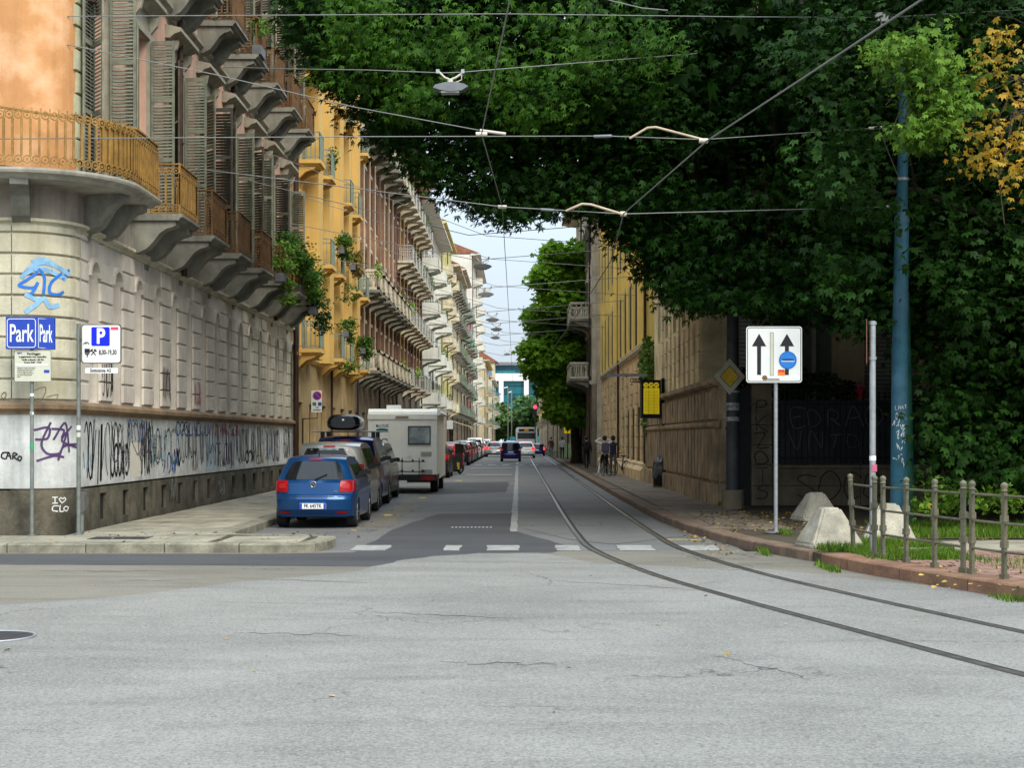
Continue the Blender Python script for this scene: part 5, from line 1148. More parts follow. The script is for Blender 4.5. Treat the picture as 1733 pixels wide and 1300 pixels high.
text('Orario: 8.00 - 19.30', .036, BLK, nt_, (cxn,-.056,h(614.5)), bold=.001); plate(nt_, 'white_strip', q(34)-ox, q(88)-ox, h(620.5), h(617), -.0535, SWH, .005, .002); text('GTT', .04, SBLUE, nt_, (q(40)-ox,-.056,h(599)), bold=.002)
for i_, v_ in enumerate((623.5,626.5,629.5,632.5,635.5,638.5)): text(['pagamento presso i parcometri,', 'rivendite autorizzate e servizi', 'telefonici. Esporre il titolo', 'in modo visibile dall esterno', 'del veicolo. Sosta gratuita', 'festivi'][i_], .024, M('grey_print',(.1,.1,.1),.6,0,.05), nt_, (q(36)-ox,-.056,h(v_)), align='LEFT')
plate(nt_, 'small_logo', q(81)-ox, q(90)-ox, h(632), h(627), -.0535, SBLUE, .005, .002)
for v_, m_, s_ in ((669,SWH,.05),(700,SWH,.045),(755,GRN,.13)): MB().tube([(0,0,h(v_)-s_/2),(0,0,h(v_)+s_/2)], .034, 10, cap=False).build('sticker', m_, pk)
MB().ring((0,-.034,h(700)), .012, .004, 'y', 12).build('sticker_dot', BLK, pk)
# second sign: white P plate on a taller pole by the corner
YS2 = 25.2; k_ = YS2/2500; q = lambda u: (u-878)*k_; h = lambda v: 1.8+(742-v)*k_; ox = q(133)
ps = thing('parking_sign', 'white parking hours sign with a blue P square and 8,00-19,30', 'parking sign', (ox, YS2, 0))
MB().tube([(0,0,PZ),(0,0,h(548))], .035, 10).build('pole', PST, ps); MB().tube([(0,0,PZ),(0,0,PZ+.03)], .08, 12).build('foot', PST, ps)
plate(ps, 'panel', q(139)-ox, q(207)-ox, h(616), h(549), -.04, SBACK, .05, .02)
mb = MB(); mb.box(.03,q(142)-ox,-.035,-.015,h(575),h(572)); mb.box(.03,q(142)-ox,-.035,-.015,h(600),h(597)); mb.build('bracket', SBACK, ps)
pn_ = plate(ps, 'face', q(141)-ox, q(205)-ox, h(614), h(551), -.0605, SWH, .045, .003)
plate(pn_, 'blue_square', q(156.5)-ox, q(187.5)-ox, h(586), h(554), -.0637, M('bright_sign_blue',(.004,.015,.6),.4,0,.05), .025, .002); text('P', .36, SWH, pn_, (q(172)-ox,-.0665,h(570.5)), sx=.8, bold=.012)
text('8,00-19,30', .115, BLK, pn_, (q(184)-ox,-.065,h(597)), sx=.62, bold=.003)
plate(pn_, 'pink_label', q(189)-ox, q(202)-ox, h(559), h(554), -.0637, M('pink_label',(.7,.06,.12),.5,0,.05), .004, .002); plate(pn_, 'paper_scrap', q(145)-ox, q(154)-ox, h(567), h(555), -.0637, WHT, .01, .002)
lor = MB(); lor.prism([(-.045,.0),(.045,.0),(.045,.075),(-.045,.075)], -.002, 0, 'xzy'); lor.prism([(-.03,-.03),(.03,-.03),(.04,-.005),(-.04,-.005)], -.002, 0, 'xzy'); lor.prism([(-.01,-.07),(.01,-.07),(.01,-.03),(-.01,-.03)], -.002, 0, 'xzy'); lor.build('vehicle_symbol', BLK, pn_, (q(149.5)-ox,-.0637,h(598)))
hm = MB()
for s in (-1, 1): hm.tube([(-s*.04,0,-.045),(s*.03,0,.035)], .008, 4); hm.tube([(s*.05,0,.02),(s*.015,0,.055)], .014, 4)
hm.build('hammers_symbol', BLK, pn_, (q(160)-ox,-.066,h(597)))
mb = MB(); mb.tube([(-.02,0,.05),(.02,0,.05),(.05,0,.02)], .008, 4); mb.tube([(-.05,0,.02),(-.02,0,.05),(0,0,.02)], .008, 4); mb.build('hand_symbol', BLK, pn_, (q(148)-ox,-.066,h(585)))
sz = plate(ps, 'supplementary_plate', q(146)-ox, q(201)-ox, h(632), h(623), -.05, SWH, .012, .012); text('Sottozona A2', .075, BLK, sz, (q(172)-ox,-.0645,h(627.5)), sx=.85, bold=.002)
for u_ in (157, 192): MB().box(q(u_)-ox-.006,q(u_)-ox+.006,-.045,-.03,h(624),h(614)).build('hook', STEEL, ps)
for v_, m_ in ((724,SWH),(736,SCREAM)): MB().tube([(0,0,h(v_)-.04),(0,0,h(v_)+.04)], .037, 10, cap=False).build('sticker', m_, ps)
# short post by the corner
sp_ = thing('meter_post', 'short grey meter post with a box head against the dark plinth', 'meter post', (-7.62, 25.75, 0)); MB().tube([(0,0,PZ),(0,0,.5)], .04, 10).build('post', PST, sp_); MB().prism(rrect(-.07,.07,.5,.86,.05), -.07, .07, 'xzy').build('head', M('meter_box_grey',(.1,.1,.095),.6,0,.2), sp_)
# no-parking sign further on
YS3 = 50.6; k_ = YS3/2500; q = lambda u: (u-878)*k_; h = lambda v: 1.8+(742-v)*k_; ox = q(537)
np_ = thing('no_parking_sign', 'white no parking sign with disabled bay symbols on a bracket by the yellow house', 'road sign', (ox, YS3, 0))
plate(np_, 'panel', q(527)-ox, q(545)-ox, h(698), h(661), -.03, SWH, .02, .02)
MB().tube([(0,0,h(698)),(0,0,h(708)),(-.5,0,h(709))], .02, 6).build('arm', PIPE, np_); MB().tube([(-.5,0,PZ),(-.5,0,h(708))], .03, 8).build('pole', PIPE, np_)
mb = MB(); mb.disc((0,-.053,h(670)), .15, 'y', .002, 24); dk_ = mb.build('disc', M('sign_red',(.6,.01,.02),.5,0,.05), np_); MB().disc((0,-.057,h(670)), .115, 'y', .001, 24).build('disc_blue', SBLUE, dk_); MB().tube([(-.08,-.06,h(670)+.08),(.08,-.06,h(670)-.08)], .016, 4).build('slash', MATS['sign_red'], dk_)
plate(np_, 'green_symbol', -.16, -.03, h(687), h(681), -.051, M('symbol_green',(.03,.2,.12),.5), .01, .002); plate(np_, 'blue_symbol', .03, .15, h(687), h(681), -.051, SBLUE, .01, .002); text('345', .09, BLK, np_, (0,-.054,h(690))); text('nei festivi', .07, BLK, np_, (0,-.054,h(694)), bold=.002)
# lane arrows sign on the right
YS4 = 25.8; k_ = YS4/2500; q = lambda u: (u-878)*k_; h = lambda v: 1.8+(742-v)*k_; ox = q(1313)
la = thing('lane_sign', 'white square lane sign with two black arrows and a blue round sticker', 'lane sign', (ox, YS4, 0))
MB().tube([(0,0,PZ),(0,0,h(646)),(0,0,h(560))], .036, 12).build('pole', STEEL, la); MB().disc((0,0,PZ+.01), .2, 'z', .01, 20).build('base_plate', STEEL, la)
fc = plate(la, 'panel', q(1262)-ox, q(1356)-ox, h(648), h(553), -.05, SWH, .05, .02); frame(fc, 'border', q(1263.5)-ox, q(1354.5)-ox, h(646.5), h(554.5), -.0702, BLK, .012, .045)
for u_, t_ in ((1283.5, 568), (1330.5, 566)):
    x = q(u_)-ox; s = .245
    MB().prism([(-.034,0),(.034,0),(.034,.5),(.125,.5),(0,.72),(-.125,.5),(-.034,.5)], -.0735, -.071, 'xzy').build('arrow', BLK, fc, (x,0,h(635)))
plate(fc, 'divider', q(1302)-ox, q(1308)-ox, h(636), h(563), -.071, SCREAM, .004, .002); frame(fc, 'divider_edge', q(1302)-ox, q(1308)-ox, h(636), h(563), -.0732, BLK, .005, .004)
bd = MB().disc((q(1332)-ox,-.076,h(610)), .155, 'y', .0015, 32).build('round_sticker', M('sticker_blue',(.02,.2,.62),.45,0,.05), fc); mb = MB(); mb.ring((0,0,0), .14, .004, 'y', 32, 4); mb.build('sticker_ring', M('sticker_dark',(.01,.1,.4),.5), bd, (q(1332)-ox,-.078,h(610)))
strokes('sticker_wave', [[(-.105+.21*i/16, .012*math.sin(i*1.9)+.008) for i in range(17)], [(-.11,-.02),(.11,-.02)]], .014, lambda a, z, d: (q(1332)-ox+a, -.0775-d*.3, h(610)+z), SWH, bd)
plate(fc, 'sticker', q(1315)-ox, q(1327)-ox, h(636), h(627), -.071, AMBL, .004, .003); plate(fc, 'sticker', q(1316)-ox, q(1326)-ox, h(630), h(626), -.074, M('sticker_redder',(.6,.04,.03),.5), .004, .002)
MB().prism([(0,-.06),(.06,0),(0,.06),(-.06,0)], -.073, -.071, 'xzy').build('sticker', WHT, fc, (q(1282)-ox,0,h(640))); MB().prism([(.05*math.cos(a),.05*math.sin(a)) for a in [PI/3*i for i in range(6)]], -.073, -.071, 'xzy').build('sticker', M('sticker_brown',(.15,.09,.03),.6), fc, (q(1293)-ox,0,h(640)))
plate(fc, 'plate_label', q(1296)-ox, q(1318)-ox, h(644), h(641), -.071, M('label_grey',(.25,.25,.24),.6), .004, .002); plate(fc, 'sticker', q(1344)-ox, q(1353)-ox, h(643), h(636), -.071, WHT, .004, .002)
# dark pole with priority diamond
YS5 = 34.4; k_ = YS5/2500; q = lambda u: (u-878)*k_; h = lambda v: 1.8+(742-v)*k_; ox = q(1240)
dp = thing('tram_pole', 'thick dark iron tram pole carrying a weathered yellow priority diamond', 'pole', (ox, YS5, 0))
DPM = M('sooty_pole', (.045,.048,.05), .6, .3, .4, 3, .25, spot=.3, dirt=(.09,.09,.09))
MB().tube([(0,0,PZ),(0,0,.6)], .26, 14).build('base', PIER, dp); MB().tube([(0,0,.6),(0,0,4.6),(0,0,9.6)], [.16,.14,.1], 14).build('shaft', DPM, dp); 
for z in (2.0, 3.3): MB().tube([(0,0,z),(0,0,z+.06)], .17, 14).build('collar', DPM, dp)
for z, s_ in ((2.86,.1),(2.45,.35),(2.2,.2)): MB().tube([(0,-.003,z),(0,-.003,z+s_*.5)], .158, 12, cap=False).build('torn_poster', M('torn_paper',(.3,.31,.3),.8,0,.8,14), dp)
dm_ = inst(None, 'priority_sign', dp, (-.1,-.17,h(638)), (0,0,R(12))); MB().prism([(0,-.42),(.38,0),(0,.42),(-.38,0)], -.02, .0, 'xzy').build('back', M('diamond_rim',(.36,.34,.25),.6,0,.3), dm_)
MB().prism([(0,-.255),(.24,0),(0,.255),(-.24,0)], -.0235, -.0203, 'xzy').build('black_line', BLK, dm_); MB().prism([(0,-.235),(.22,0),(0,.235),(-.22,0)], -.027, -.0237, 'xzy').build('yellow_face', M('faded_sign_yellow',(.55,.36,.03),.5,0,.3,8), dm_)
# grey pole with a sign seen on edge
YS6 = 20.9; k_ = YS6/2500; q = lambda u: (u-878)*k_; h = lambda v: 1.8+(742-v)*k_; ox = q(1484)
ep = thing('sign_pole', 'galvanised pole behind the railing with a sign plate seen edge-on', 'sign pole', (ox, YS6+.25, 0))
MB().tube([(0,0,.13),(0,0,h(541))], .045, 12).build('pole', STEEL, ep); MB().box(-.01,.0,-.06,.5,h(614),h(538)).build('edge_on_sign', M('sign_edge_brown',(.2,.09,.06),.6), ep, (-.08,0,0), (0,0,R(-13.2)))
for v_ in (545, 605): MB().tube([(0,0,h(v_)-.02),(0,0,h(v_)+.02)], .058, 10).build('clamp', STEEL, ep)
MB().box(-.02,.05,-.051,-.045,h(799)-0,h(787)).build('sticker', PNK, ep); MB().tube([(0,0,h(780)),(0,0,h(772))], .047, 10, cap=False).build('sticker', WHT, ep)
# blue tram pole, green one behind
BP = M('blue_pole_paint', (.03,.125,.18), .5, .1, .3, 3, .2, spot=.35, dirt=(.1,.2,.28)); GP = M('green_pole_paint', (.02,.1,.07), .55, .1, .3, 3, .2)
YB = 27.6; k_ = YB/2500; q = lambda u: (u-878)*k_; h = lambda v: 1.8+(742-v)*k_
bp = thing('tram_pole', 'tall tapering blue tram pole with scratched white scribbles', 'pole', (q(1521), YB, 0), 0)
MB().tube([(0,0,.1),(.02,0,h(592)-.02)], [.16,.148], 20).build('lower_shaft', BP, bp); MB().tube([(.02,0,h(592)-.05),(.02,0,h(592)+.05)], .156, 20).build('collar', STEEL if 0 else BP, bp); MB().tube([(.02,0,h(592)),(.06,0,h(372))], [.145,.13], 20).build('middle_shaft', BP, bp); MB().tube([(.06,0,h(378)),(.06,0,h(366))], .142, 20).build('collar', BP, bp); MB().tube([(.06,0,h(372)),(.1,0,h(100))], [.11,.08], 16).build('upper_shaft', BP, bp)
MB().tube([(.07,0,h(306)),(.07,0,h(301))], .12, 16).build('clamp', STEEL, bp)
word('LHAT', -.11, h(694), .045, .07, .009, lambda a, z, d: (a, -.158-d, z), WHS, bp, .06, .01); word('AOC', -.1, h(703), .045, .06, .009, lambda a, z, d: (a, -.16-d, z), WHS, bp, .06, 0); word('VIPS', -.1, h(711), .04, .05, .009, lambda a, z, d: (a, -.16-d, z), WHS, bp, .055, 0)
qq = random.Random(3); ls = []
for i in range(26):
    a = qq.uniform(-.12,.1); z = h(qq.uniform(715, 790)); ls.append([(a,z),(a+qq.uniform(-.03,.03),z+qq.uniform(.02,.09)),(a+qq.uniform(-.05,.05),z+qq.uniform(-.05,.05))])
strokes('graffiti', ls, .01, lambda a, z, d: (a, -math.sqrt(max(.0001,.163**2-a*a))-d, z), WHS, bp, 3)
gp = thing('tram_pole', 'dark green pole standing just behind the tall blue one', 'pole', (7.45, 28.4, 0)); MB().tube([(0,0,.1),(-.05,0,4.6)], [.165,.11], 16).build('shaft', GP, gp)
strokes('graffiti', [[(-.1,1.6),(-.13,1.5),(-.09,1.42),(-.12,1.3),(-.08,1.22),(-.11,1.1)]], .012, lambda a, z, d: (a, -.16-d, z), WHS, gp, 3)
# tram stop pole with lit yellow timetable box, bin, roofed arm
st_ = thing('tram_stop_sign', 'black tram stop box with a yellow timetable and three yellow line numbers', 'tram stop sign', (4.55, 50, 0))
k_ = 50/2500; h = lambda v: 1.8+(742-v)*k_; q = lambda u: (u-878)*k_-4.55
MB().box(q(1085), q(1118), -.15, .6, h(708), h(645)).build('box', IRB, st_); MB().box(q(1085)-.01, q(1119), -.17, .62, h(645), h(643.5)).build('box_top', IRB, st_)
YLW = M('timetable_yellow', (.75,.58,.015), .5, 0, .12, 5, emit=.22); MB().box(q(1088.5), q(1115), -.158, -.151, h(701), h(657)).build('timetable', YLW, st_)
for i in range(3):
    u_ = 1092.5+8.8*i; dn = MB().disc((q(u_),-.157,h(652)), .085, 'y', .003, 18).build('line_disc', YLW, st_); text(('13','30','69')[i], .11, BLK, dn, (q(u_),-.162,h(652)), bold=.002)
    if i < 2: MB().box(q(1097.3+8.8*i)-.006, q(1097.3+8.8*i)+.006, -.1615, -.1585, h(701), h(657)).build('timetable_line', M('ochre_line',(.4,.28,.01),.6), st_)
for i in range(16): MB().box(q(1090), q(1113.5), -.1605, -.1585, h(699-2.5*i), h(698.5-2.5*i)).build('timetable_row', MATS['ochre_line'], st_)
MB().tube([(q(1123),.2,PZ),(q(1123),.2,h(640))], .06, 10).build('post', IRB, st_); MB().tube([(q(1119.5),.0,h(770)),(q(1119.5),.0,h(708))], .03, 8).build('side_post', STEEL, st_)
MB().box(q(1026), q(1095), -.05, .05, h(637.5), h(632.5)).build('arm', STEEL, st_); mb = MB()
for i in range(6): mb.ring((q(1070+4.4*i),0,h(644)), .07, .012, 'y', 12, 4)
mb.tube([(q(1092),0,h(635)),(q(1092),0,h(670)),(q(1110),0.1,h(672))], .03, 6); mb.build('scrollwork', IRB, st_, kind='stuff')
bn = thing('litter_bin', 'black litter bin with a clear plastic bag hanging out of its top', 'litter bin', (4.72, 49.6, 0))
MB().tube([(0,0,PZ),(0,0,PZ+.06)], .22, 16).build('foot', PIER, bn); MB().tube([(0,0,PZ+.06),(0,0,.75)], [.2,.22], 16).build('drum', IRB, bn)
mb = MB(); vs = []; qq = random.Random(4)
for j, (r_, z) in enumerate(((.225,.55),(.24,.68),(.235,.78),(.2,.9),(.22,1.02),(.12,1.15),(.03,1.2))): vs += [((r_+qq.uniform(-.03,.03))*math.cos(2*PI*i/14), (r_+qq.uniform(-.03,.03))*math.sin(2*PI*i/14), z+qq.uniform(-.02,.02)+(-.1 if j == 0 and i % 3 == 0 else 0)) for i in range(14)]
mb.raw(vs, [(j*14+i, j*14+(i+1) % 14, (j+1)*14+(i+1) % 14, (j+1)*14+i) for j in range(6) for i in range(14)]); mb.build('bag', M('plastic_bag',(.12,.13,.13),.25,0,.5,14,.8,18,spec=.6), bn)
# concrete pyramids
def pyramid(lab, x, y, s, hh, rz):
    o = thing('concrete_block', lab, 'concrete block', (x, y, .135), R(rz), 'concrete pyramid blocks closing the path')
    bm = bmesh.new(); B = s/2; t = s*.17; V = [bm.verts.new(c) for c in ((-B,-B,0),(B,-B,0),(B,B,0),(-B,B,0),(-B,-B,.08),(B,-B,.08),(B,B,.08),(-B,B,.08),(-t,-t,hh),(t,-t,hh),(t,t,hh),(-t,t,hh))]
    for f in ((3,2,1,0),(0,1,5,4),(1,2,6,5),(2,3,7,6),(3,0,4,7),(4,5,9,8),(5,6,10,9),(6,7,11,10),(7,4,8,11),(8,9,10,11)): bm.faces.new([V[i] for i in f])
    bmesh.ops.subdivide_edges(bm, edges=bm.edges[:], cuts=2, use_grid_fill=True); q = random.Random(int(x*10))
    bmesh.ops.bevel(bm, geom=[e for e in bm.edges if len(e.link_faces)==2 and e.calc_face_angle(0)>.3], offset=.03, segments=2, affect='EDGES')
    for v in bm.verts: v.co += Vector((q.uniform(-.003,.003), q.uniform(-.003,.003), q.uniform(-.003,.003) if v.co.z > .02 else 0))
    for f in bm.faces: f.smooth = f.calc_area() < .004
    me = bpy.data.meshes.new('pyramid'); bm.to_mesh(me); bm.free(); me.materials.append(CONC); inst(me, 'pyramid', o)
    MB().box(-.02,.14,-s*.36,-s*.3,.24,.3).build('bracket', STEEL, o) if s > .7 else None
pyramid('grey concrete pyramid standing farthest back under the trees', 5.95, 29.6, .80, .58, 8); pyramid('mossy concrete pyramid nearest the kerb, beside the railing end', 4.68, 22.3, .80, .62, 10); pyramid('pale concrete pyramid behind the railing', 5.86, 23.4, .82, .63, -12)
# railing
RLM = M('railing_grey_green', (.13,.125,.085), .6, .2, .35, 8, .3, spot=.35, dirt=(.2,.17,.1))
rl = thing('railing', 'old grey-green iron railing with knobbed posts along the red kerb', 'railing', (0,0,0))
posts = [(4.86,21.45),(4.9,20.35),(4.98,20.2),(5.1,19.45),(5.25,18.65),(5.40,17.95),(5.46,17.8),(5.62,17.1),(5.95,16.3),(6.3,15.5),(6.7,14.8)]
pm = MB(); pm.box(-.04,.04,-.04,.04,0,.08); pm.box(-.024,.024,-.024,.024,.08,1.04); 
for z in (.42, .72): pm.box(-.035,.035,-.035,.035,z-.04,z+.04)
pm = pm.mesh('post', RLM); kn = MB().tube([(0,0,1.04),(0,0,1.06),(0,0,1.09),(0,0,1.12),(0,0,1.14)], [.045,.03,.045,.04,.012], 10).mesh('knob', RLM)
for i, (x, y) in enumerate(posts):
    p = inst(pm, 'post', rl, (x, y, .15), (R(0), R(-3) if i == 0 else 0, R(25))); inst(kn, 'knob', p)
for (a, b) in zip(posts[:-1], posts[1:]):
    for z in (.98, .66, .33):
        if math.dist(a, b) > .25: MB().tube([(a[0],a[1],.15+z),(b[0],b[1],.15+z)], .017, 6, smooth=False).build('rail', RLM, rl)
# far sign boards and lamps on the street
tl = thing('traffic_light', 'traffic light showing red far off above the bus', 'traffic light', (1.75, 158, 0))
MB().tube([(0,0,.15),(0,0,5.5)], .06, 8).build('pole', IRON, tl); MB().box(-.18,.18,-.1,.1,4.3,5.4).build('housing', BLKP, tl); MB().disc((0,-.12,5.15), .2, 'y', .03, 16).build('red_lamp', M('lit_red',(.9,.03,.08),.3,0,0,emit=2.5), tl)
for lab, x, y, z, w_, h_, m_ in (('pinkish sign plate on a pole near the far right walkers', 3.25, 125, 3.1, .75, .45, M('pink_sign',(.6,.3,.33),.5)), ('yellow stop board on the far right pavement', 3.9, 118, 2.7, .55, 1.0, YLW), ('small white road sign far down the left pavement', -5.6, 120, 2.9, .5, .7, SWH)):
    s_ = thing('road_sign', lab, 'road sign', (x, y, 0)); MB().tube([(0,.03,.15),(0,.03,z+h_/2)], .04, 8).build('pole', IRON, s_); MB().box(-w_/2,w_/2,-.03,0,z-h_/2,z+h_/2).build('panel', m_, s_)
ub = thing('utility_cabinet', 'pale green utility cabinet on the far right pavement', 'cabinet', (4.1, 126, .15)); MB().box(-.4,.4,0,.4,0,1.25).build('case', M('pale_green_case',(.35,.45,.25),.6,0,.2), ub); MB().box(-.36,.36,-.02,0,.08,1.1).build('door', M('pale_green_door',(.4,.5,.3),.6,0,.2), ub)

# ---------------------------------------------------------------- people
SKIN = M('skin', (.5,.3,.2), .6, 0, .1)
def person(label, loc, rot, joints, edges, radii, parts, mat):
    """one skinned body; clothing follows as material zones by height"""
    root = thing('person', label, 'person', loc, rot)
    me = bpy.data.meshes.new('body'); names = list(joints); me.from_pydata([joints[n] for n in names], [(names.index(a), names.index(b)) for a, b in edges], [])
    tmp = bpy.data.objects.new('tmp', me); COL.objects.link(tmp)
    tmp.modifiers.new('s', 'SKIN'); sd = tmp.modifiers.new('d', 'SUBSURF'); sd.levels = 1; sd.render_levels = 1
    sv = me.skin_vertices[0].data
    for i, n in enumerate(names): r_ = radii[n]; sv[i].radius = (r_, r_) if not isinstance(r_, tuple) else r_; sv[i].use_root = (n == 'pelvis')
    dg = bpy.context.evaluated_depsgraph_get(); dg.update(); m2 = bpy.data.meshes.new_from_object(tmp.evaluated_get(dg)); bpy.data.objects.remove(tmp)
    mats = []
    for f in m2.polygons:
        m_ = mat(f.center)
        if m_ not in mats: mats.append(m_)
    m2.materials.clear()
    for m_ in mats: m2.materials.append(m_)
    for f in m2.polygons: f.material_index = mats.index(mat(f.center)); f.use_smooth = True
    m2.name = 'body'; inst(m2, 'body', root)
    for p in parts: p(root)
    return root
E = [('pelvis','chest'),('chest','neck'),('neck','head'),('head','crown'),('chest','shl'),('shl','ell'),('ell','hal'),('hal','fil'),('chest','shr'),('shr','elr'),('elr','har'),('har','fir'),('pelvis','hil'),('hil','knl'),('knl','anl'),('anl','tol'),('pelvis','hir'),('hir','knr'),('knr','anr'),('anr','tor')]
RD = dict(pelvis=(.15,.11), chest=(.17,.11), neck=.055, head=(.085,.1), crown=(.07,.085), shl=.06, shr=.06, ell=.043, elr=.043, hal=.03, har=.03, fil=.025, fir=.025, hil=.09, hir=.09, knl=.06, knr=.06, anl=.042, anr=.042, tol=.035, tor=.035)
def pose(**k):
    J = dict(pelvis=(0,0,.95), chest=(0,0,1.32), neck=(0,.01,1.5), head=(0,.02,1.6), crown=(0,.02,1.7), shl=(-.18,0,1.42), ell=(-.25,-.02,1.15), hal=(-.26,.08,.92), fil=(-.26,.1,.84), shr=(.18,0,1.42), elr=(.25,-.02,1.15), har=(.26,.08,.92), fir=(.26,.1,.84),
        hil=(-.09,0,.88), knl=(-.1,.03,.48), anl=(-.1,-.02,.09), tol=(-.11,.14,.04), hir=(.09,0,.88), knr=(.1,.03,.48), anr=(.1,-.02,.09), tor=(.11,.14,.04)); J.update(k); return J
def zones(shirt, sleeves_to, pants, shoe, arms=None):
    def f(c):
        if c.z > 1.5 and abs(c.x) < .12: return SKIN
        if c.z < .1: return shoe
        if c.z < .93 and abs(c.x) < .2: return pants
        if abs(c.x) > sleeves_to: return SKIN
        return shirt
    return f
CBK = M('black_cloth', (.015,.015,.018), .9, 0, .2, 8); CNV = M('navy_cloth', (.02,.028,.055), .9, 0, .2, 8); CGR = M('grey_cloth', (.12,.12,.125), .9, 0, .2, 8); CWT = M('white_cloth', (.6,.6,.62), .9, 0, .1, 8); SHO = M('shoe_white', (.5,.5,.5), .7, 0, .1); HAIR = M('dark_hair', (.02,.014,.01), .7, 0, .2)
def hair(s=.098, z=1.68, y=-.005): return lambda r_: MB().tube([(0,.01,z-.12),(0,y,z-.06),(0,y,z),(0,y+.01,z+.06),(0,y+.015,z+.1)], [.06,s,s*1.02,s*.8,.02], 12).build('hair', HAIR, r_)
def face(r_):
    # seen only from the side or behind; nose, ears and eyes sit on the front of the head
    mb = MB(); mb.tube([(0,.115,1.62),(0,.14,1.585)], [.01,.018], 5); mb.build('nose', SKIN, r_)
    for s in (-1, 1): MB().tube([(s*.088,.02,1.6),(s*.1,.01,1.62)], [.02,.016], 6).build('ear', SKIN, r_); MB().disc((s*.035,.112,1.625), .01, 'y', .004, 8).build('eye', BLK, r_)
def backpack(m, sc=1): 
    def f(r_):
        o = MB().prism(rrect(-.16*sc,.16*sc,1.02,1.46,.07), -.3, -.11, 'xzy').build('backpack', m, r_); MB().prism(rrect(-.11*sc,.11*sc,1.06,1.24,.04), -.345, -.301, 'xzy').build('pocket', m, o)
    return f
person('person in dark clothes with a black backpack walking away on the right pavement', (3.62, 79, .15), R(8), pose(anl=(-.09,-.22,.14), tol=(-.09,-.12,.05), knl=(-.1,.0,.5), knr=(.1,.12,.5), anr=(.1,.12,.09), tor=(.1,.28,.05), har=(.3,.1,.98), fir=(.3,.14,.9)), E, RD, [hair(), face, backpack(CBK)], zones(CBK, .9, CBK, CBK))
person('person in a white top shading the face with raised arms, astride a bicycle', (3.78, 65.0, .15), R(5), pose(elr=(.33,.1,1.5), har=(.12,.16,1.64), fir=(.04,.17,1.66), ell=(-.42,.1,1.52), hal=(-.16,.14,1.66), fil=(-.06,.16,1.67), anl=(-.3,-.1,.09), knl=(-.2,.03,.48), tol=(-.33,.02,.04)), E, RD, [hair(), face, backpack(M('grey_violet_pack',(.1,.09,.14),.8))], zones(CWT, .9, CBK, SHO))
person('person in a navy T-shirt and grey trousers standing with a bicycle', (4.2, 65.8, .15), R(-20), pose(elr=(.28,.08,1.2), har=(.2,.28,1.15), fir=(.16,.34,1.13), ell=(-.28,.05,1.2), hal=(-.3,.25,1.1), fil=(-.3,.33,1.08)), E, RD, [hair(.1), face], zones(CNV, .26, CGR, SHO))
person('distant person in a pale top walking on the far right pavement', (3.5, 119, .15), 0, pose(), E, RD, [hair()], zones(CWT, .3, CBK, CBK))
person('distant person in maroon walking beside the bus', (2.95, 135, .15), 0, pose(), E, RD, [hair()], zones(M('maroon_cloth',(.12,.03,.03),.9), .9, CGR, CBK))
def bicycle(label, loc, rz, m_):
    b = thing('bicycle', label, 'bicycle', loc, rz, 'bicycles held on the right pavement')
    wheel_parts(b, (0,-.52,.34), .33, .018, 14); wheel_parts(b, (0,.52,.34), .33, .018, 14)
    f = MB()
    for p in ([(0,-.52,.34),(0,-.12,.3)], [(0,-.12,.3),(0,-.25,.85)], [(0,-.52,.34),(0,-.22,.78)], [(0,-.22,.75),(0,.36,.82)], [(0,-.12,.3),(0,.38,.72)], [(0,.34,.92),(0,.42,.62),(0,.52,.34)]): f.tube(p, .018, 6)
    f.build('frame', m_, b); MB().prism([(-.4,.86),(-.3,.9),(-.1,.87),(-.12,.84),(-.35,.83)], -.07, .07, 'yzx').build('saddle', BLKP, b); MB().tube([(-.28,.26,1.0),(-.1,.35,.98),(0,.34,.92),(.1,.35,.98),(.28,.26,1.0)], .014, 6).build('handlebar', BLKP, b)
    MB().disc((.03,-.12,.3), .09, 'x', .004, 14).build('chainring', IRON, b)
    return b
bicycle('dark bicycle under the person in the white top', (3.85, 65.1, .15), R(12), BLKP); bicycle('dark bicycle beside the person in the navy T-shirt', (4.5, 65.6, .15), R(30), BLKP); bicycle('bicycle leaning on the wall behind the walker with the backpack', (4.65, 80, .15), R(2), IRON)

# ---------------------------------------------------------------- overhead wires and hanging lamps
WIR = M('wire_grey', (.2,.2,.19), .6, .2, .1); WIL = M('insulator_pale', (.55,.5,.42), .6, 0, .1); LMP = M('lamp_grey', (.17,.18,.19), .5, .3, .2)
def wire(label, pts, r=.009, sag=0, group='overhead tram wires and span cables', mat=WIR):
    if len(pts) == 2 and sag:
        a, b = Vector(pts[0]), Vector(pts[1]); pts = [tuple(a.lerp(b, t/10)-Vector((0,0,sag*4*(t/10)*(1-t/10)))) for t in range(11)]
    o = MB().tube(pts, r, 5).build('overhead_wire', mat); o['label'] = label; o['category'] = 'wire'; o['group'] = group; return o
def at(u, v, Y): return ((u-878)*Y/2500, Y, 1.8+(742-v)*Y/2500)
def ins(parent, p0, p1, r=.028, m=WIL): return MB().tube([p0, p1], r, 6).build('insulator', m, parent)
w1 = wire('topmost span cable crossing the whole view above the corner balcony', [at(-200,29,25.8), at(858,23,26.5), at(1110,15.5,27) if 0 else at(1250,28,27), at(1500,29,27), at(1800,12,26.5)], .009)
jb = MB().box(-.12,.12,-.05,.05,-.1,.06).build('junction_box', M('junction_white',(.6,.6,.58),.6), w1, at(1492,27,27)); MB().tube([(0,0,-.1),(0,0,-.2)], .02, 6).build('junction_stem', WIL, jb)
w2 = wire('slanting cable running down from the upper left to the trolley wire', [at(-100,42,26), at(10,54,26), at(360,125,26), at(600,181,26), at(810,220,26)], .009); ins(w2, at(812,220.5,26), at(856,226.5,26))
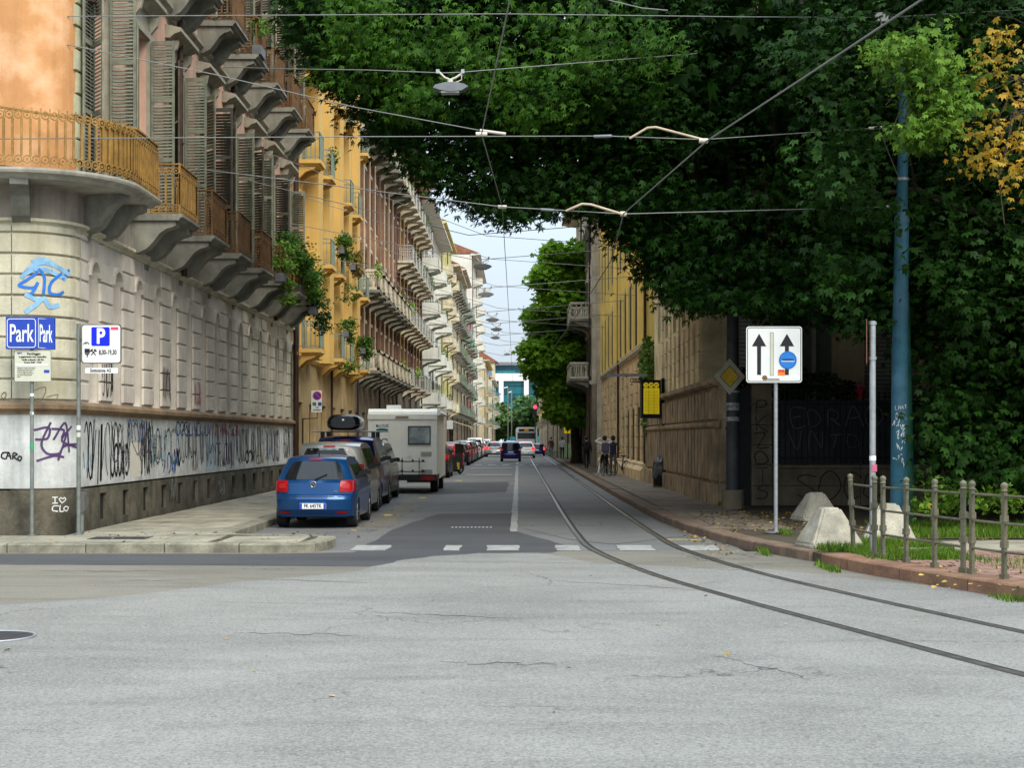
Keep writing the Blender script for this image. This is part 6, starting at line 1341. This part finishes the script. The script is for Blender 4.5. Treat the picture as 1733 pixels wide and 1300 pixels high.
w3 = wire('span cable with a pale pull-off arm right of the middle', [at(-200,236,25), at(620,231,25.5), at(1030,230,25.8), at(1190,236,26), at(1475,217,26.5), at(1800,178,27)], .009)
ins(w3, at(1005,231,25.8), at(1035,230,25.8), .03, LMP); MB().tube([at(1066,234,25.8), at(1096,216,25.7), at(1110,215,25.7), at(1190,236,25.6)], .022, 6).build('pull_off_arm', M('pull_off_tan',(.5,.4,.28),.6), w3); ins(w3, at(1183,238,25.6), at(1198,238,25.6), .045); ins(w3, at(1470,217,26.5), at(1500,215,26.5))
w4 = wire('short stay from the right span cable down to the blue pole', [at(1487,218,26.5), at(1522,303,27.6)], .01)
w5 = wire('lower span cable with a pale pull-off arm ending at the blue pole', [at(330,285,29), at(500,306,28), at(850,350,26.5), at(1055,362,26.5), at(1512,350,27.5)], .010)
ins(w5, at(915,354.5,26.5), at(938,356,26.5), .03, LMP); MB().tube([at(958,357,26.5), at(985,345,26.4), at(1000,346,26.4), at(1052,362,26.3)], .024, 6).build('pull_off_arm', MATS['pull_off_tan'], w5); ins(w5, at(1050,362,26.4), at(1060,362,26.4), .05); ins(w5, at(1500,350,27.5), at(1512,350,27.5))
TW = [at(875,-60,12.5), at(858,22,15), at(815,227,21), at(850,350,27), at(858,480,41), at(863,560,58), at(867,640,108), at(868,690,215)]
w6 = wire('zigzag trolley wire running down the middle of the street', TW, .008)
for p in TW[2:4]: ins(w6, (p[0]-.08,p[1],p[2]), (p[0]+.08,p[1],p[2]), .035)
wire('trolley wire curving away to the upper right over the tram track', [at(1640,-50,12), at(1558,0,13), at(1380,118,16), at(1198,237,19.5), at(1055,362,25.5), at(1035,440,31), at(985,520,43), at(930,600,72)], .011)
wire('short cable at the top centre meeting the topmost span', [at(940,-30,26), at(1035,1,26.5), at(1085,13,27), at(1130,17,27)], .011)
ws = wire('pole to wall cable carrying the nearest hanging lamp', [at(380,113,30), at(480,116,28), at(620,118,26.5), at(748,123,26), at(778,122,26), at(1180,90,29)], .009)
sp_list = [(375,398,42,'above'),(437,440,49,'with'),(486,488,58,'x'),(528,527,67,'x'),(545,548,78,'x'),(566,568,92,'x'),(585,583,110,'x'),(600,602,130,'x'),(618,616,165,'x')]
ordn = ['first','second','third','fourth','fifth','sixth','seventh','eighth','ninth']
for i, (va, vb, Y, _) in enumerate(sp_list):
    zl, zr = 1.8+(742-va)*Y/2500, 1.8+(742-vb)*Y/2500
    wire(f'{ordn[i]} cross cable down the street counted from the crossing', [(XL+.05, Y, zl+1.2), ((XL+5)/2, Y, min(zl, zr)), (4.9, Y, zr+.5)], .007+.00009*Y)
    if i < 7: wire(f'thin slanting stay beside the {ordn[i]} cross cable down the street', [(XL+.05, Y+3, zl+2.6), (-1, Y+3.4, zr+.45), (4.9, Y+4, zr+.1)], .006+.00008*Y)
def lamp(label, p, s=1.0, k=1.0):
    l = thing('street_lamp', label, 'street lamp', p, 0, 'street lamps hung on the cross cables')
    b = MB(); b.prism([(-.3,.0),(-.26,.05),(-.1,.09),(.1,.1),(.26,.06),(.32,.02),(.2,-.05),(.0,-.07),(-.18,-.04)], -.12, .12, 'xzy'); b.build('housing', LMP, l)
    MB().box(-.16,.16,-.1,.1,-.085,-.06).build('lens', M('lamp_lens',(.4,.4,.38),.3), l)
    a = MB(); a.tube([(0,0,.08),(0,0,.17)], .05, 8); a.tube([(-.2,0,.3),(-.1,0,.2),(0,0,.16),(.1,0,.2),(.22,0,.28)], .02, 6); a.tube([(.06,0,.1),(.2,0,.16),(.2,0,.26)], .01, 5); a.build('hanger', WIL, l)
    for x in (-.22, .22): MB().box(x-.03,x+.03,-.03,.03,.27,.34).build('clamp', STEEL, l)
lamp('nearest hanging street lamp, before the dark tree leaves', (at(762,150,26)[0], 26, at(762,150,26)[2]))
for i, (u, v, Y) in enumerate(((816,452,49),(822,499,58),(833,542,67),(840,558,78),(838,572,92),(858,600,130))): lamp(f'{ordn[i+1]} hanging street lamp against the sky', at(u, v, Y))
# far lamp standard
for i, (x, y) in enumerate(((-2.2,300),(-1.6,330))):
    s_ = thing('lamp_post', ['thin far lamp post before the glass block','thinner lamp post left behind the far trees'][i], 'lamp post', (x, y, 0)); MB().tube([(0,0,0),(0,0,12)], .12, 6).build('post', STEEL, s_); MB().tube([(-.8,0,12),(.0,0,12.2)], .15, 6).build('lamp_head', SWH, s_)
# ---------------------------------------------------------------- trees
def leafmat(name, c1, c2, c3=None, tr=.25):
    m = bpy.data.materials.new(name); m.use_nodes = True; n = m.node_tree; b = n.nodes['Principled BSDF']; L = n.links.new
    b.inputs['Roughness'].default_value = .55; b.inputs['Specular IOR Level'].default_value = .14
    at_ = n.nodes.new('ShaderNodeAttribute'); at_.attribute_name = 'tone'
    r_ = n.nodes.new('ShaderNodeValToRGB'); r_.color_ramp.elements[0].color = (*c1, 1); r_.color_ramp.elements[1].color = (*c2, 1)
    if c3: e = r_.color_ramp.elements.new(.93); e.color = (*c2, 1); r_.color_ramp.elements[-1].color = (*c3, 1)
    L(at_.outputs['Fac'], r_.inputs['Fac']); L(r_.outputs['Color'], b.inputs['Base Color'])
    if tr:
        t = n.nodes.new('ShaderNodeBsdfTranslucent'); L(r_.outputs['Color'], t.inputs['Color']); mx = n.nodes.new('ShaderNodeMixShader'); mx.inputs[0].default_value = tr
        out = n.nodes['Material Output']; L(b.outputs[0], mx.inputs[1]); L(t.outputs[0], mx.inputs[2]); L(mx.outputs[0], out.inputs['Surface'])
    return m
rng = np.random.default_rng(11)
def leaves(name, centres, dirs, nper, size, spread, mat, parent, lobes=5, narrow=.3, label=None, tone0=None, hang=.5):
    """palmate leaves of a few kite-shaped lobes, set in sprays round each centre"""
    C = np.repeat(np.asarray(centres, float), nper, 0); Dn = np.repeat(np.asarray(dirs, float), nper, 0); N = len(C)
    P = C+rng.normal(0, 1, (N, 3))*np.array(spread)*.5
    # main axis droops outward
    ax = Dn+rng.normal(0, .55, (N, 3)); ax[:, 2] -= hang; ax /= np.linalg.norm(ax, axis=1, keepdims=True)
    up = rng.normal(0, .45, (N, 3)); up[:, 2] += 1; sd = np.cross(ax, up); sd /= np.linalg.norm(sd, axis=1, keepdims=True)
    nm = np.cross(sd, ax); sz = size*rng.uniform(.6, 1.25, (N, 1))
    angs = {5: [-75,-38,0,38,75], 3: [-45,0,45], 1: [0]}[lobes]; lens = {5: [.55,.85,1,.85,.55], 3: [.8,1,.8], 1: [1]}[lobes]
    V = []; 
    for a, l in zip(angs, lens):
        a = math.radians(a); d = ax*math.cos(a)+sd*math.sin(a); s = sd*math.cos(a)-ax*math.sin(a)
        V.append(np.stack([P, P+(d*.5+s*narrow*.5)*sz*l, P+(d-nm*.22)*sz*l, P+(d*.5-s*narrow*.5)*sz*l], 1))
    V = np.stack(V, 1).reshape(-1, 3); nf = N*len(angs)
    me = bpy.data.meshes.new(name); me.vertices.add(len(V)); me.vertices.foreach_set('co', V.ravel()); me.loops.add(nf*4); me.polygons.add(nf)
    me.loops.foreach_set('vertex_index', np.arange(nf*4)); me.polygons.foreach_set('loop_start', np.arange(nf)*4); me.polygons.foreach_set('loop_total', np.full(nf, 4)); me.update(calc_edges=True)
    base = np.repeat(rng.uniform(0, 1, len(centres)) if tone0 is None else np.asarray(tone0), nper)*.65+rng.uniform(0, .35, N)
    at_ = me.attributes.new('tone', 'FLOAT', 'FACE'); at_.data.foreach_set('value', np.repeat(base, len(angs)).astype(np.float32))
    me.materials.append(mat); return inst(me, name, parent, kind='stuff', label=label)
BARK = M('bark', (.07,.055,.04), .95, 0, .4, 3, .8, 14, streak=.4)
def limbs(parent, base, tips, r0, seed=1, nm='limb', trunk_top=None):
    q = random.Random(seed)
    for i, t in enumerate(tips):
        a, b = Vector(trunk_top), Vector(t); pts = [a.lerp(b, k/6)+Vector((q.uniform(-.15,.15), q.uniform(-.15,.15), q.uniform(-.1,.1)+.35*math.sin(PI*k/6)))*(1 if 0 < k < 6 else 0) for k in range(7)]
        mb = MB().tube(pts, [r0*(1-.14*k) for k in range(7)], 7)
        for k in (2,3,4,5):
            for j in range(2): p = pts[k]; e = p+Vector((q.uniform(-1,1), q.uniform(-1,1), q.uniform(-.5,.7)))*1.3; mb.tube([p, p.lerp(e,.5)+Vector((0,0,.1)), e], [r0*.3, r0*.18, .01], 5)
        mb.build(nm, BARK, parent)
# silhouette of the big crown's underside: (x/y ratio, slope) pairs mean how low the foliage hangs as seen from the pavement
EDGE = [(480,-10),(500,60),(540,120),(560,165),(600,200),(640,262),(690,300),(730,345),(765,365),(790,380),(830,408),(870,418),(905,400),(945,385),(1000,395),(1055,420),(1085,455),(1105,500),(1150,545),(1190,560),(1250,545),(1300,575),(1350,600),(1400,605),(1450,590)]
def edge_v(u): return interp(u, EDGE)
def sample_crown(n, xr, yr_, zt, zb, seed, lift=0):
    """points in a broad drooping crown: denser low and to the front, ragged at the rim"""
    g = np.random.default_rng(seed); out = []
    while len(out) < n:
        X = g.uniform(*xr); Y = yr_[0]+(yr_[1]-yr_[0])*g.random()**1.15
        cx_, cy_ = (xr[0]+xr[1])/2+1.5, (yr_[0]+yr_[1])/2; rr_ = math.hypot((X-cx_)/((xr[1]-xr[0])/2+1), (Y-cy_)/((yr_[1]-yr_[0])/2+1))
        u = 878+X*2500/Y
        low = max(zb, 1.8+(742-(edge_v(u)-(46 if u < 1000 else 40)))*Y/2500) if u > 515 else 99
        if X < -1 and Y > 36.5 or X < 2.5 and Y > 41: continue
        low += lift; top = zt-2.5*rr_**2
        if low+.1 > top: continue
        z = low+(top-low)*g.random()**1.4
        if X > 5.5 and Y > 36 and z < 9: continue
        if math.sin(X*1.9+z*1.3)*math.sin(Y*1.5-z*1.7+2)*math.sin(z*2.1+X*.7) > .42 : continue
        out.append((X, Y, z))
    return np.array(out)
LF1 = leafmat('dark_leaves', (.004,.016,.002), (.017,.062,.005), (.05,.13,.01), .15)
t1 = thing('tree', 'huge dark spreading tree arching over the street from the right', 'tree', (7.25, 38.6, .1))
O1 = Vector((7.25, 38.6, .1))
MB().tube([(0,0,0),(.0,0,.5),(-.1,0,2.5),(-.2,-.2,5.2)], [.5,.38,.33,.27], 14).build('trunk', BARK, t1)
limbs(t1, None, [(-4,-3,9.5),(-9,-5,10.5),(-12,-6,11),(-6,-8,10),(-2,-8,8.5),(3,-7,10),(5,-2,10),(-8,1,11),(-3,3,12),(0,-3,13)], .2, 3, 'limb', (-.2,-.2,5.0))
cs = sample_crown(5200, (-6.2, 15), (29, 46), 14.5, 4.4, 5)
ctr = np.array([5.5, 38, 9.5]); dr = cs-ctr; dr /= np.linalg.norm(dr, axis=1, keepdims=True); dr[:, 2] *= .3
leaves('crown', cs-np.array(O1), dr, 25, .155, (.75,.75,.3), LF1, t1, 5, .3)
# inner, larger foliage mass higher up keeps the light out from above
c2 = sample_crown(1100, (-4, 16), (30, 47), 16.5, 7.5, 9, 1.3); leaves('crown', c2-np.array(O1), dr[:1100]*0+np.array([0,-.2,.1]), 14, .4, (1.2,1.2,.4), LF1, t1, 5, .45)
# near maple on the right, leaves down to the shrubs
LF2 = leafmat('maple_leaves', (.005,.02,.003), (.024,.075,.007), (.07,.14,.012), .16)
t2 = thing('tree', 'maple on the right whose leaves hang down behind the blue pole', 'tree', (10.4, 29.5, .1)); O2 = np.array([10.4, 29.5, .1])
MB().tube([(0,0,0),(0,0,.5),(.1,0,3),(-.1,-.1,6.5)], [.36,.27,.22,.17], 12).build('trunk', BARK, t2); limbs(t2, None, [(-3,-2,8.5),(-4,-1,6.5),(2,-2,8),(3,0,7),(-1,-3,9.5),(0,2,9)], .11, 8, 'limb', (-.1,-.1,5.5))
g = np.random.default_rng(3); pts = []
while len(pts) < 2300:
    Y = g.uniform(24.5, 33); X = g.uniform(4.3, 15); z = g.uniform(.5, 12.5); u = 878+X*2500/Y; v = 742-(z-1.8)*2500/Y
    lim = interp(v, [(0,1330),(100,1345),(260,1365),(320,1370),(420,1385),(520,1400),(560,1440),(585,1540),(660,1575),(760,1560),(860,1590)])
    if u < lim+8*math.sin(v*.07): continue
    if Y < 28.4 and 1470 < u < 1575 and v > 160: continue
    if z < 4 and Y < 26.2: continue
    if math.sin(X*2.3+z*1.1)*math.sin(Y*2.0-z*1.9)*math.sin(z*2.6+X) > .4: continue
    pts.append((X, Y, z))
pts = np.array(pts); d2 = pts-np.array([10,32,6]); d2 /= np.linalg.norm(d2, axis=1, keepdims=True); d2[:, 2] *= .3
leaves('crown', pts-O2, d2, 21, .15, (.6,.6,.3), LF2, t2, 5, .42)
LF3 = leafmat('lime_and_painted_sun_leaves', (.05,.13,.015), (.17,.3,.03), (.4,.36,.04), .3); LF4 = leafmat('yellowing_leaves', (.16,.17,.02), (.55,.3,.03), (.68,.46,.07), .3)  # first one: lime leaves, also the maple front branch's sunlit look painted as colour
def clump(uvs, Y, n, seed, dy=.6):
    g = np.random.default_rng(seed); out = []
    for (u, v, ru, rv) in uvs:
        for i in range(n):
            a, r_ = g.uniform(0, 2*PI), math.sqrt(g.random()); yy = Y+g.uniform(-dy, dy); out.append(((u+ru*r_*math.cos(a)-878)*Y/2500, yy, 1.8+(742-(v+rv*r_*math.sin(a)))*Y/2500))
    return np.array(out)
cc = clump([(1560,110,60,45),(1600,150,50,50),(1520,90,45,25),(1590,200,35,35),(1560,225,25,18)], 24, 26, 3); leaves('painted_sun_branch', cc-O2, np.tile([-.2,-.7,-.2], (len(cc),1)), 15, .12, (.4,.4,.2), LF3, t2, 5, .42, 'bright lime-green branch')
cc = clump([(1690,95,28,22),(1725,120,30,30),(1710,165,25,18),(1700,250,32,24),(1725,300,22,30),(1655,265,18,12),(1740,210,22,40),(1700,60,14,10),(1665,225,14,10)], 23.5, 6, 4); leaves('yellowing_branch', cc-O2, np.tile([-.2,-.7,-.4], (len(cc),1)), 9, .11, (.32,.32,.25), LF4, t2, 5, .4, 'yellow and orange autumn leaves')
q_ = random.Random(9)
for (u0, v0, n_, sp) in ((1560,140,9,70),(1705,170,9,60)):
    for i in range(n_):
        a = np.array(at(u0+q_.uniform(30,60), v0-q_.uniform(-20,60), 25)); b = np.array(at(u0+q_.uniform(-sp,sp*.6), v0+q_.uniform(-sp*.8,sp*1.6), 23.8)); m = (a+b)/2+np.array([q_.uniform(-.2,.2),0,.2]); MB().tube([tuple(a-O2), tuple(m-O2), tuple(b-O2)], [.018,.012,.005], 5).build('twig', BARK, t2)
MB().tube([(at(1790,30,23.6)[0]-O2[0],23.6-O2[1],at(0,30,23.6)[2]-.1), tuple(np.array(at(1720,180,23.6))-O2), tuple(np.array(at(1690,300,23.6))-O2), tuple(np.array(at(1700,380,23.6))-O2)], [.03,.02,.015,.008], 5).build('bare_twig', BARK, t2)
cc = clump([(1420,330,45,30),(1480,370,45,30),(1440,450,40,30),(1380,80,60,60),(1430,250,40,50)], 26, 14, 7); leaves('middle_branch', cc-O2, np.tile([-.5,-.7,-.2], (len(cc),1)), 16, .14, (.5,.5,.2), LF2, t2, 5, .42)
# leafier brighter branches at the left tip of the big tree
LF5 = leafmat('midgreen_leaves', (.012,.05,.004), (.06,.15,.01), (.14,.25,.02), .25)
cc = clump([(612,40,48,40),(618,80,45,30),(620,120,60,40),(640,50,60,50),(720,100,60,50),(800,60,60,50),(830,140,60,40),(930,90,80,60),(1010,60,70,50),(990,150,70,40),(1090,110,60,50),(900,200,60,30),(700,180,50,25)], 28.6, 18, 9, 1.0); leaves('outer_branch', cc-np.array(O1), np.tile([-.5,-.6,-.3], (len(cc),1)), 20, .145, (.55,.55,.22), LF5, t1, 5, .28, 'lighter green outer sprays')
# background mass behind garden wall: more trees
def round_tree(label, x, y, h_, r_, zc, n, size, mat, seed, tr=.25, name='tree', squash=1.0, nper=14, spread=.7, lobes=5):
    t = thing(name, label, 'tree', (x, y, 0)); MB().tube([(0,0,0),(0,0,.6),(.05,0,zc-r_*.4*squash),(0,0,zc+r_*.3)], [tr*1.4,tr,tr*.8,tr*.4], 10).build('trunk', BARK, t)
    g = np.random.default_rng(seed); c = []
    cl = [(g.normal(0,.45)*r_, g.normal(0,.45)*r_, zc+g.normal(0,.45)*r_*squash, r_*g.uniform(.32,.5)) for _ in range(16)]
    while len(c) < n:
        k = cl[g.integers(len(cl))]; d = g.normal(0,1,3); d /= np.linalg.norm(d); rr_ = k[3]*g.uniform(.75,1.05); p = (k[0]+d[0]*rr_, k[1]+d[1]*rr_, k[2]+d[2]*rr_)
        if p[2] > h_ or p[2] < 1.2: continue
        c.append(p)
    c = np.array(c); d = c-np.array([0,0,zc]); d /= np.linalg.norm(d, axis=1, keepdims=True); d[:, 2] *= .4
    leaves('crown', c, d, nper, size, (spread,)*2+(spread*.45,), mat, t, lobes, .5); return t
round_tree('dark tree filling the garden behind the iron fence', 17.5, 37, 16, 6.0, 7.5, 1500, .42, LF1, 21, nper=12, spread=1.1)  # added filler, keeps the garden background solidly dark
round_tree('dark tree deep in the garden at the right edge', 19, 36, 15, 5.5, 6.5, 1300, .42, LF1, 22, nper=12, spread=1.1)
round_tree('low dark evergreen behind the maple trunk', 12.6, 33.5, 8, 3.0, 3.2, 900, .26, LF1, 23, nper=12, spread=.7)
round_tree('dark bushy tree at the right frame edge behind the railing', 15, 29.5, 9, 3.2, 4.0, 900, .24, LF2, 24, nper=12, spread=.7)
# green street tree right of the road
LF6 = leafmat('lime_street_leaves', (.07,.19,.012), (.26,.48,.035), (.42,.56,.06), .45)
t5 = thing('tree', 'tall bright green street tree overhanging the right side of the road', 'tree', (3.9, 100, .1)); O5 = np.array([3.9,100,.1])
MB().tube([(0,0,0),(0,0,.6),(-.2,0,4),(-.5,0,8)], [.45,.34,.28,.2], 12).build('trunk', BARK, t5)
g = np.random.default_rng(31); pts = []; cl = []
for (u, v, r_) in ((945,450,34),(915,470,26),(965,480,26),(930,510,36),(900,540,24),(955,550,34),(915,580,34),(950,610,32),(900,620,24),(925,650,30),(960,660,26),(940,690,24),(965,700,20),(975,430,22),(925,430,18),(890,590,14),(975,520,20),(975,590,18)):
    for dy in (-2.5, 0, 2.5): Y = 99+dy+g.uniform(-1,1); cl.append((*at(u+14+g.uniform(-5,5), v, Y), r_*Y/2500*.8))
while len(pts) < 3200:
    k = cl[g.integers(len(cl))]; d = g.normal(0,1,3); d /= np.linalg.norm(d); pts.append((k[0]+d[0]*k[3]*g.uniform(.7,1.02), k[1]+d[1]*k[3]*1.2, k[2]+d[2]*k[3]*g.uniform(.7,1.02)))
pts = np.array(pts); d5 = pts-np.array([3,100,8]); d5 /= np.linalg.norm(d5, axis=1, keepdims=True); d5[:, 2] *= .4
leaves('crown', pts-O5, d5, 13, .34, (.65,.65,.3), LF6, t5, 5, .5)
# far trees before the glass block
LF7 = leafmat('far_leaves', (.05,.12,.04), (.12,.22,.06), None, .2)
for i, (x, y, h_, r_, lab) in enumerate(((-3.5,395,12,3.8,'far rounded tree left of the lamp post, before the glass block'),(2.8,400,13.5,5,'far tree at the right foot of the glass block'),(7,390,14,5,'far tree behind the pale yellow banded house'),(-8.5,405,12,4,'far tree by the low red-roofed house'))):
    round_tree(lab, x, y, h_, r_, h_*.55, 420, 1.1, LF7, 40+i, nper=9, spread=1.6, lobes=3)
# plants on balconies of the corner building
LFO = leafmat('ochre_leaves', (.1,.1,.02), (.3,.2,.05), None, .2)
def plant(label, loc, blobs, mat, n=900, size=.12, droop=.3, lobes=3):
    t = thing('balcony_plant', label, 'balcony plant', loc, 0, 'plants on the balconies'); mb = MB(); mb.box(-.12,.12,-.35,.35,0,.24); mb.build('planter', M('planter_grey',(.12,.13,.14),.6), t)
    C = []; g = np.random.default_rng(int(abs(loc[0]*10+loc[1]*7)))
    for (x, y, z, r_) in blobs:
        d = g.normal(0,1,(n//len(blobs)//8+1,3)); d /= np.linalg.norm(d, axis=1, keepdims=True); C.append(np.array([x,y,z])+d*r_*g.uniform(.5,1,(len(d),1)))
    C = np.concatenate(C); leaves('foliage', C, C*0+np.array([.5,-.5,-.1]), 8, size, (.22,.22,.15), mat, t, lobes, .45, hang=droop); return t
plant('large dark green bush overflowing the last first-floor balconies', (-6.9, 46.0, 6.34), [(0,0,1.0,.4),(.1,-1.0,1.2,.42),(.0,-2.0,1.3,.36),(.1,1.2,.9,.42),(.2,2.2,.7,.36),(.3,.4,.5,.36),(.3,1.6,.2,.33),(.3,-.6,.8,.3)], LF5, 3000, .095)
plant('dark ivy trailing below the end balcony', (-6.8, 48.9, 5.9), [(.1,.3,.3,.4),(.2,.8,-.2,.35),(.0,-.2,.6,.35)], LF2, 900, .1, .8)
plant('lime green trailing plant on the fifth small balcony', (-6.85, 42.6, 6.3), [(.05,.1,1.0,.22),(.1,.2,.5,.2),(.1,.25,.0,.17),(.1,.3,-.45,.13),(-.05,-.2,.6,.18)], LF3, 700, .1, .9)
plant('bright green pot plant on an upper balcony', (-6.95, 39.5, 12.0), [(0,0,.8,.22)], LF3, 200, .1)
for i, (y, z, m_, lab) in enumerate(((58.5,9.1,LF5,'bush on the second-floor balcony of the yellow house'),(60.0,5.9,LF5,'tall climber hanging between the lower balconies of the yellow house'),(62.5,8.9,LFO,'pale ochre plant on the yellow house'),(66.5,5.6,LF5,'small bush on the yellow house end balcony'))):
    plant(lab, (-7.0, y, z), [(0,0,.4,.32),(.1,.2,.0,.26),(.1,.3,.6,.25)] + ([(.1,0,-1.1,.4),(.1,0,1.8,.4)] if i == 1 else []), m_, 700, .11)
# ground cover: grass, weeds and fallen leaves
def grass(label, regions, n, h_, mat, name='grass'):
    V = []; g = np.random.default_rng(5); F = 0
    for (x0, x1, y0, y1, z, w_) in regions:
        k = int(n*w_); X = g.uniform(x0, x1, k); Y = g.uniform(y0, y1, k); a = g.uniform(0, 2*PI, k); hh = h_*g.uniform(.3, 1.2, k)*(.5+.5*np.sin(X*3.1)*np.sin(Y*2.7)+.4); ln = g.uniform(-.5,.5,(2,k))*hh; wd = .006+.006*g.random(k)
        V.append(np.stack([np.stack([X-np.cos(a)*wd, Y-np.sin(a)*wd, X*0+z], 1), np.stack([X+np.cos(a)*wd, Y+np.sin(a)*wd, X*0+z], 1), np.stack([X+ln[0], Y+ln[1], z+hh], 1)], 1))
    V = np.concatenate(V).reshape(-1, 3); nf = len(V)//3; me = bpy.data.meshes.new(name); me.vertices.add(len(V)); me.vertices.foreach_set('co', V.ravel()); me.loops.add(nf*3); me.polygons.add(nf)
    me.loops.foreach_set('vertex_index', np.arange(nf*3)); me.polygons.foreach_set('loop_start', np.arange(nf)*3); me.polygons.foreach_set('loop_total', np.full(nf, 3)); me.update(calc_edges=True)
    at_ = me.attributes.new('tone', 'FLOAT', 'FACE'); at_.data.foreach_set('value', g.random(nf).astype(np.float32)); me.materials.append(mat)
    return inst(me, name, None, kind='stuff', label=label, category='grass')
LFG = leafmat('grass_blades', (.04,.1,.01), (.13,.24,.02), (.32,.34,.06), .3)
grass('bright green grass and weeds at the foot of the railing and lawn', [(6.6,16,24.4,28.2,.15,.62),(4.75,6.3,19.9,21.6,.14,.08),(4.4,5.6,21.6,22.6,.14,.06),(5.3,6.6,22.4,23.2,.14,.05),(4.15,4.3,19.6,20.9,.01,.003),(5.3,5.6,16.1,16.8,.0,.003),(4.9,5.2,36.0,36.6,.15,.015),(4.5,4.7,25.2,25.7,.15,.003),(3.75,3.85,22.4,23.6,.0,.002),(6.0,8.5,17,20,.14,.02)], 60000, .12, LFG)
lb = bpy.data.meshes.new('x'); cbs = clump([(1590,830,30,18),(1640,850,40,14),(1700,850,40,14),(1580,860,30,12)], 26.5, 16, 12); ob_ = thing('shrub', 'low bright green shrub growing along the lawn edge behind the railing', 'shrub', (8.3,26.5,.1)); leaves('foliage', cbs-np.array([8.3,26.5,.1]), np.tile([-.2,-.5,.5], (len(cbs),1)), 9, .12, (.3,.3,.12), LF3, ob_, 3, .4, hang=-.3)
def fallen(label, regs, n, mat, size=.07):
    g = np.random.default_rng(9); P_ = []
    for (x0,x1,y0,y1,z,w_) in regs:
        k = int(n*w_); P_.append(np.stack([g.uniform(x0,x1,k), g.uniform(y0,y1,k), np.full(k, z+.006)], 1))
    P_ = np.concatenate(P_); N = len(P_); a = g.uniform(0, 2*PI, N); s = size*g.uniform(.4,1.1,N); d = np.stack([np.cos(a)*s, np.sin(a)*s, g.uniform(0,.25,N)*s], 1); e = np.stack([-np.sin(a)*s*.45, np.cos(a)*s*.45, g.uniform(0,.4,N)*s], 1)
    V = np.stack([P_-d*.5, P_+e, P_+d*.6, P_-e*.7+np.array([0,0,.006])], 1).reshape(-1, 3); me = bpy.data.meshes.new('fallen_leaves'); me.from_pydata(V.tolist(), [], [tuple(range(4*i, 4*i+4)) for i in range(N)])
    at_ = me.attributes.new('tone', 'FLOAT', 'FACE'); at_.data.foreach_set('value', g.random(N).astype(np.float32)); me.materials.append(mat); return inst(me, 'fallen_leaves', None, kind='stuff', label=label, category='leaves')
LFF = leafmat('dry_leaves', (.12,.07,.02), (.4,.27,.06), (.5,.35,.1), 0)
fallen('dry yellow leaves scattered on the dark pavement under the trees', [(3.6,6.5,25.5,33,.15,.5),(3.0,3.5,22.5,30,.0,.14),(4.4,7,16,21,.15,.1),(-8,5,9,20,.01,.02),(-7.7,-3.2,23.2,26,.15,.05),(-3.3,-2.6,26,40,.0,.05),(6.2,12,23.6,27,.16,.14)], 1500, LFF)
# lettering becomes plain mesh
dg = bpy.context.evaluated_depsgraph_get(); dg.update()
for o in [o for o in S.objects if o.type == 'FONT']:
    me = bpy.data.meshes.new_from_object(o.evaluated_get(dg)); n_ = inst(me, 'lettering', None, tuple(o.location), tuple(o.rotation_euler), tuple(o.scale), kind='stuff'); p_ = o.parent; bpy.data.objects.remove(o); n_.parent = p_
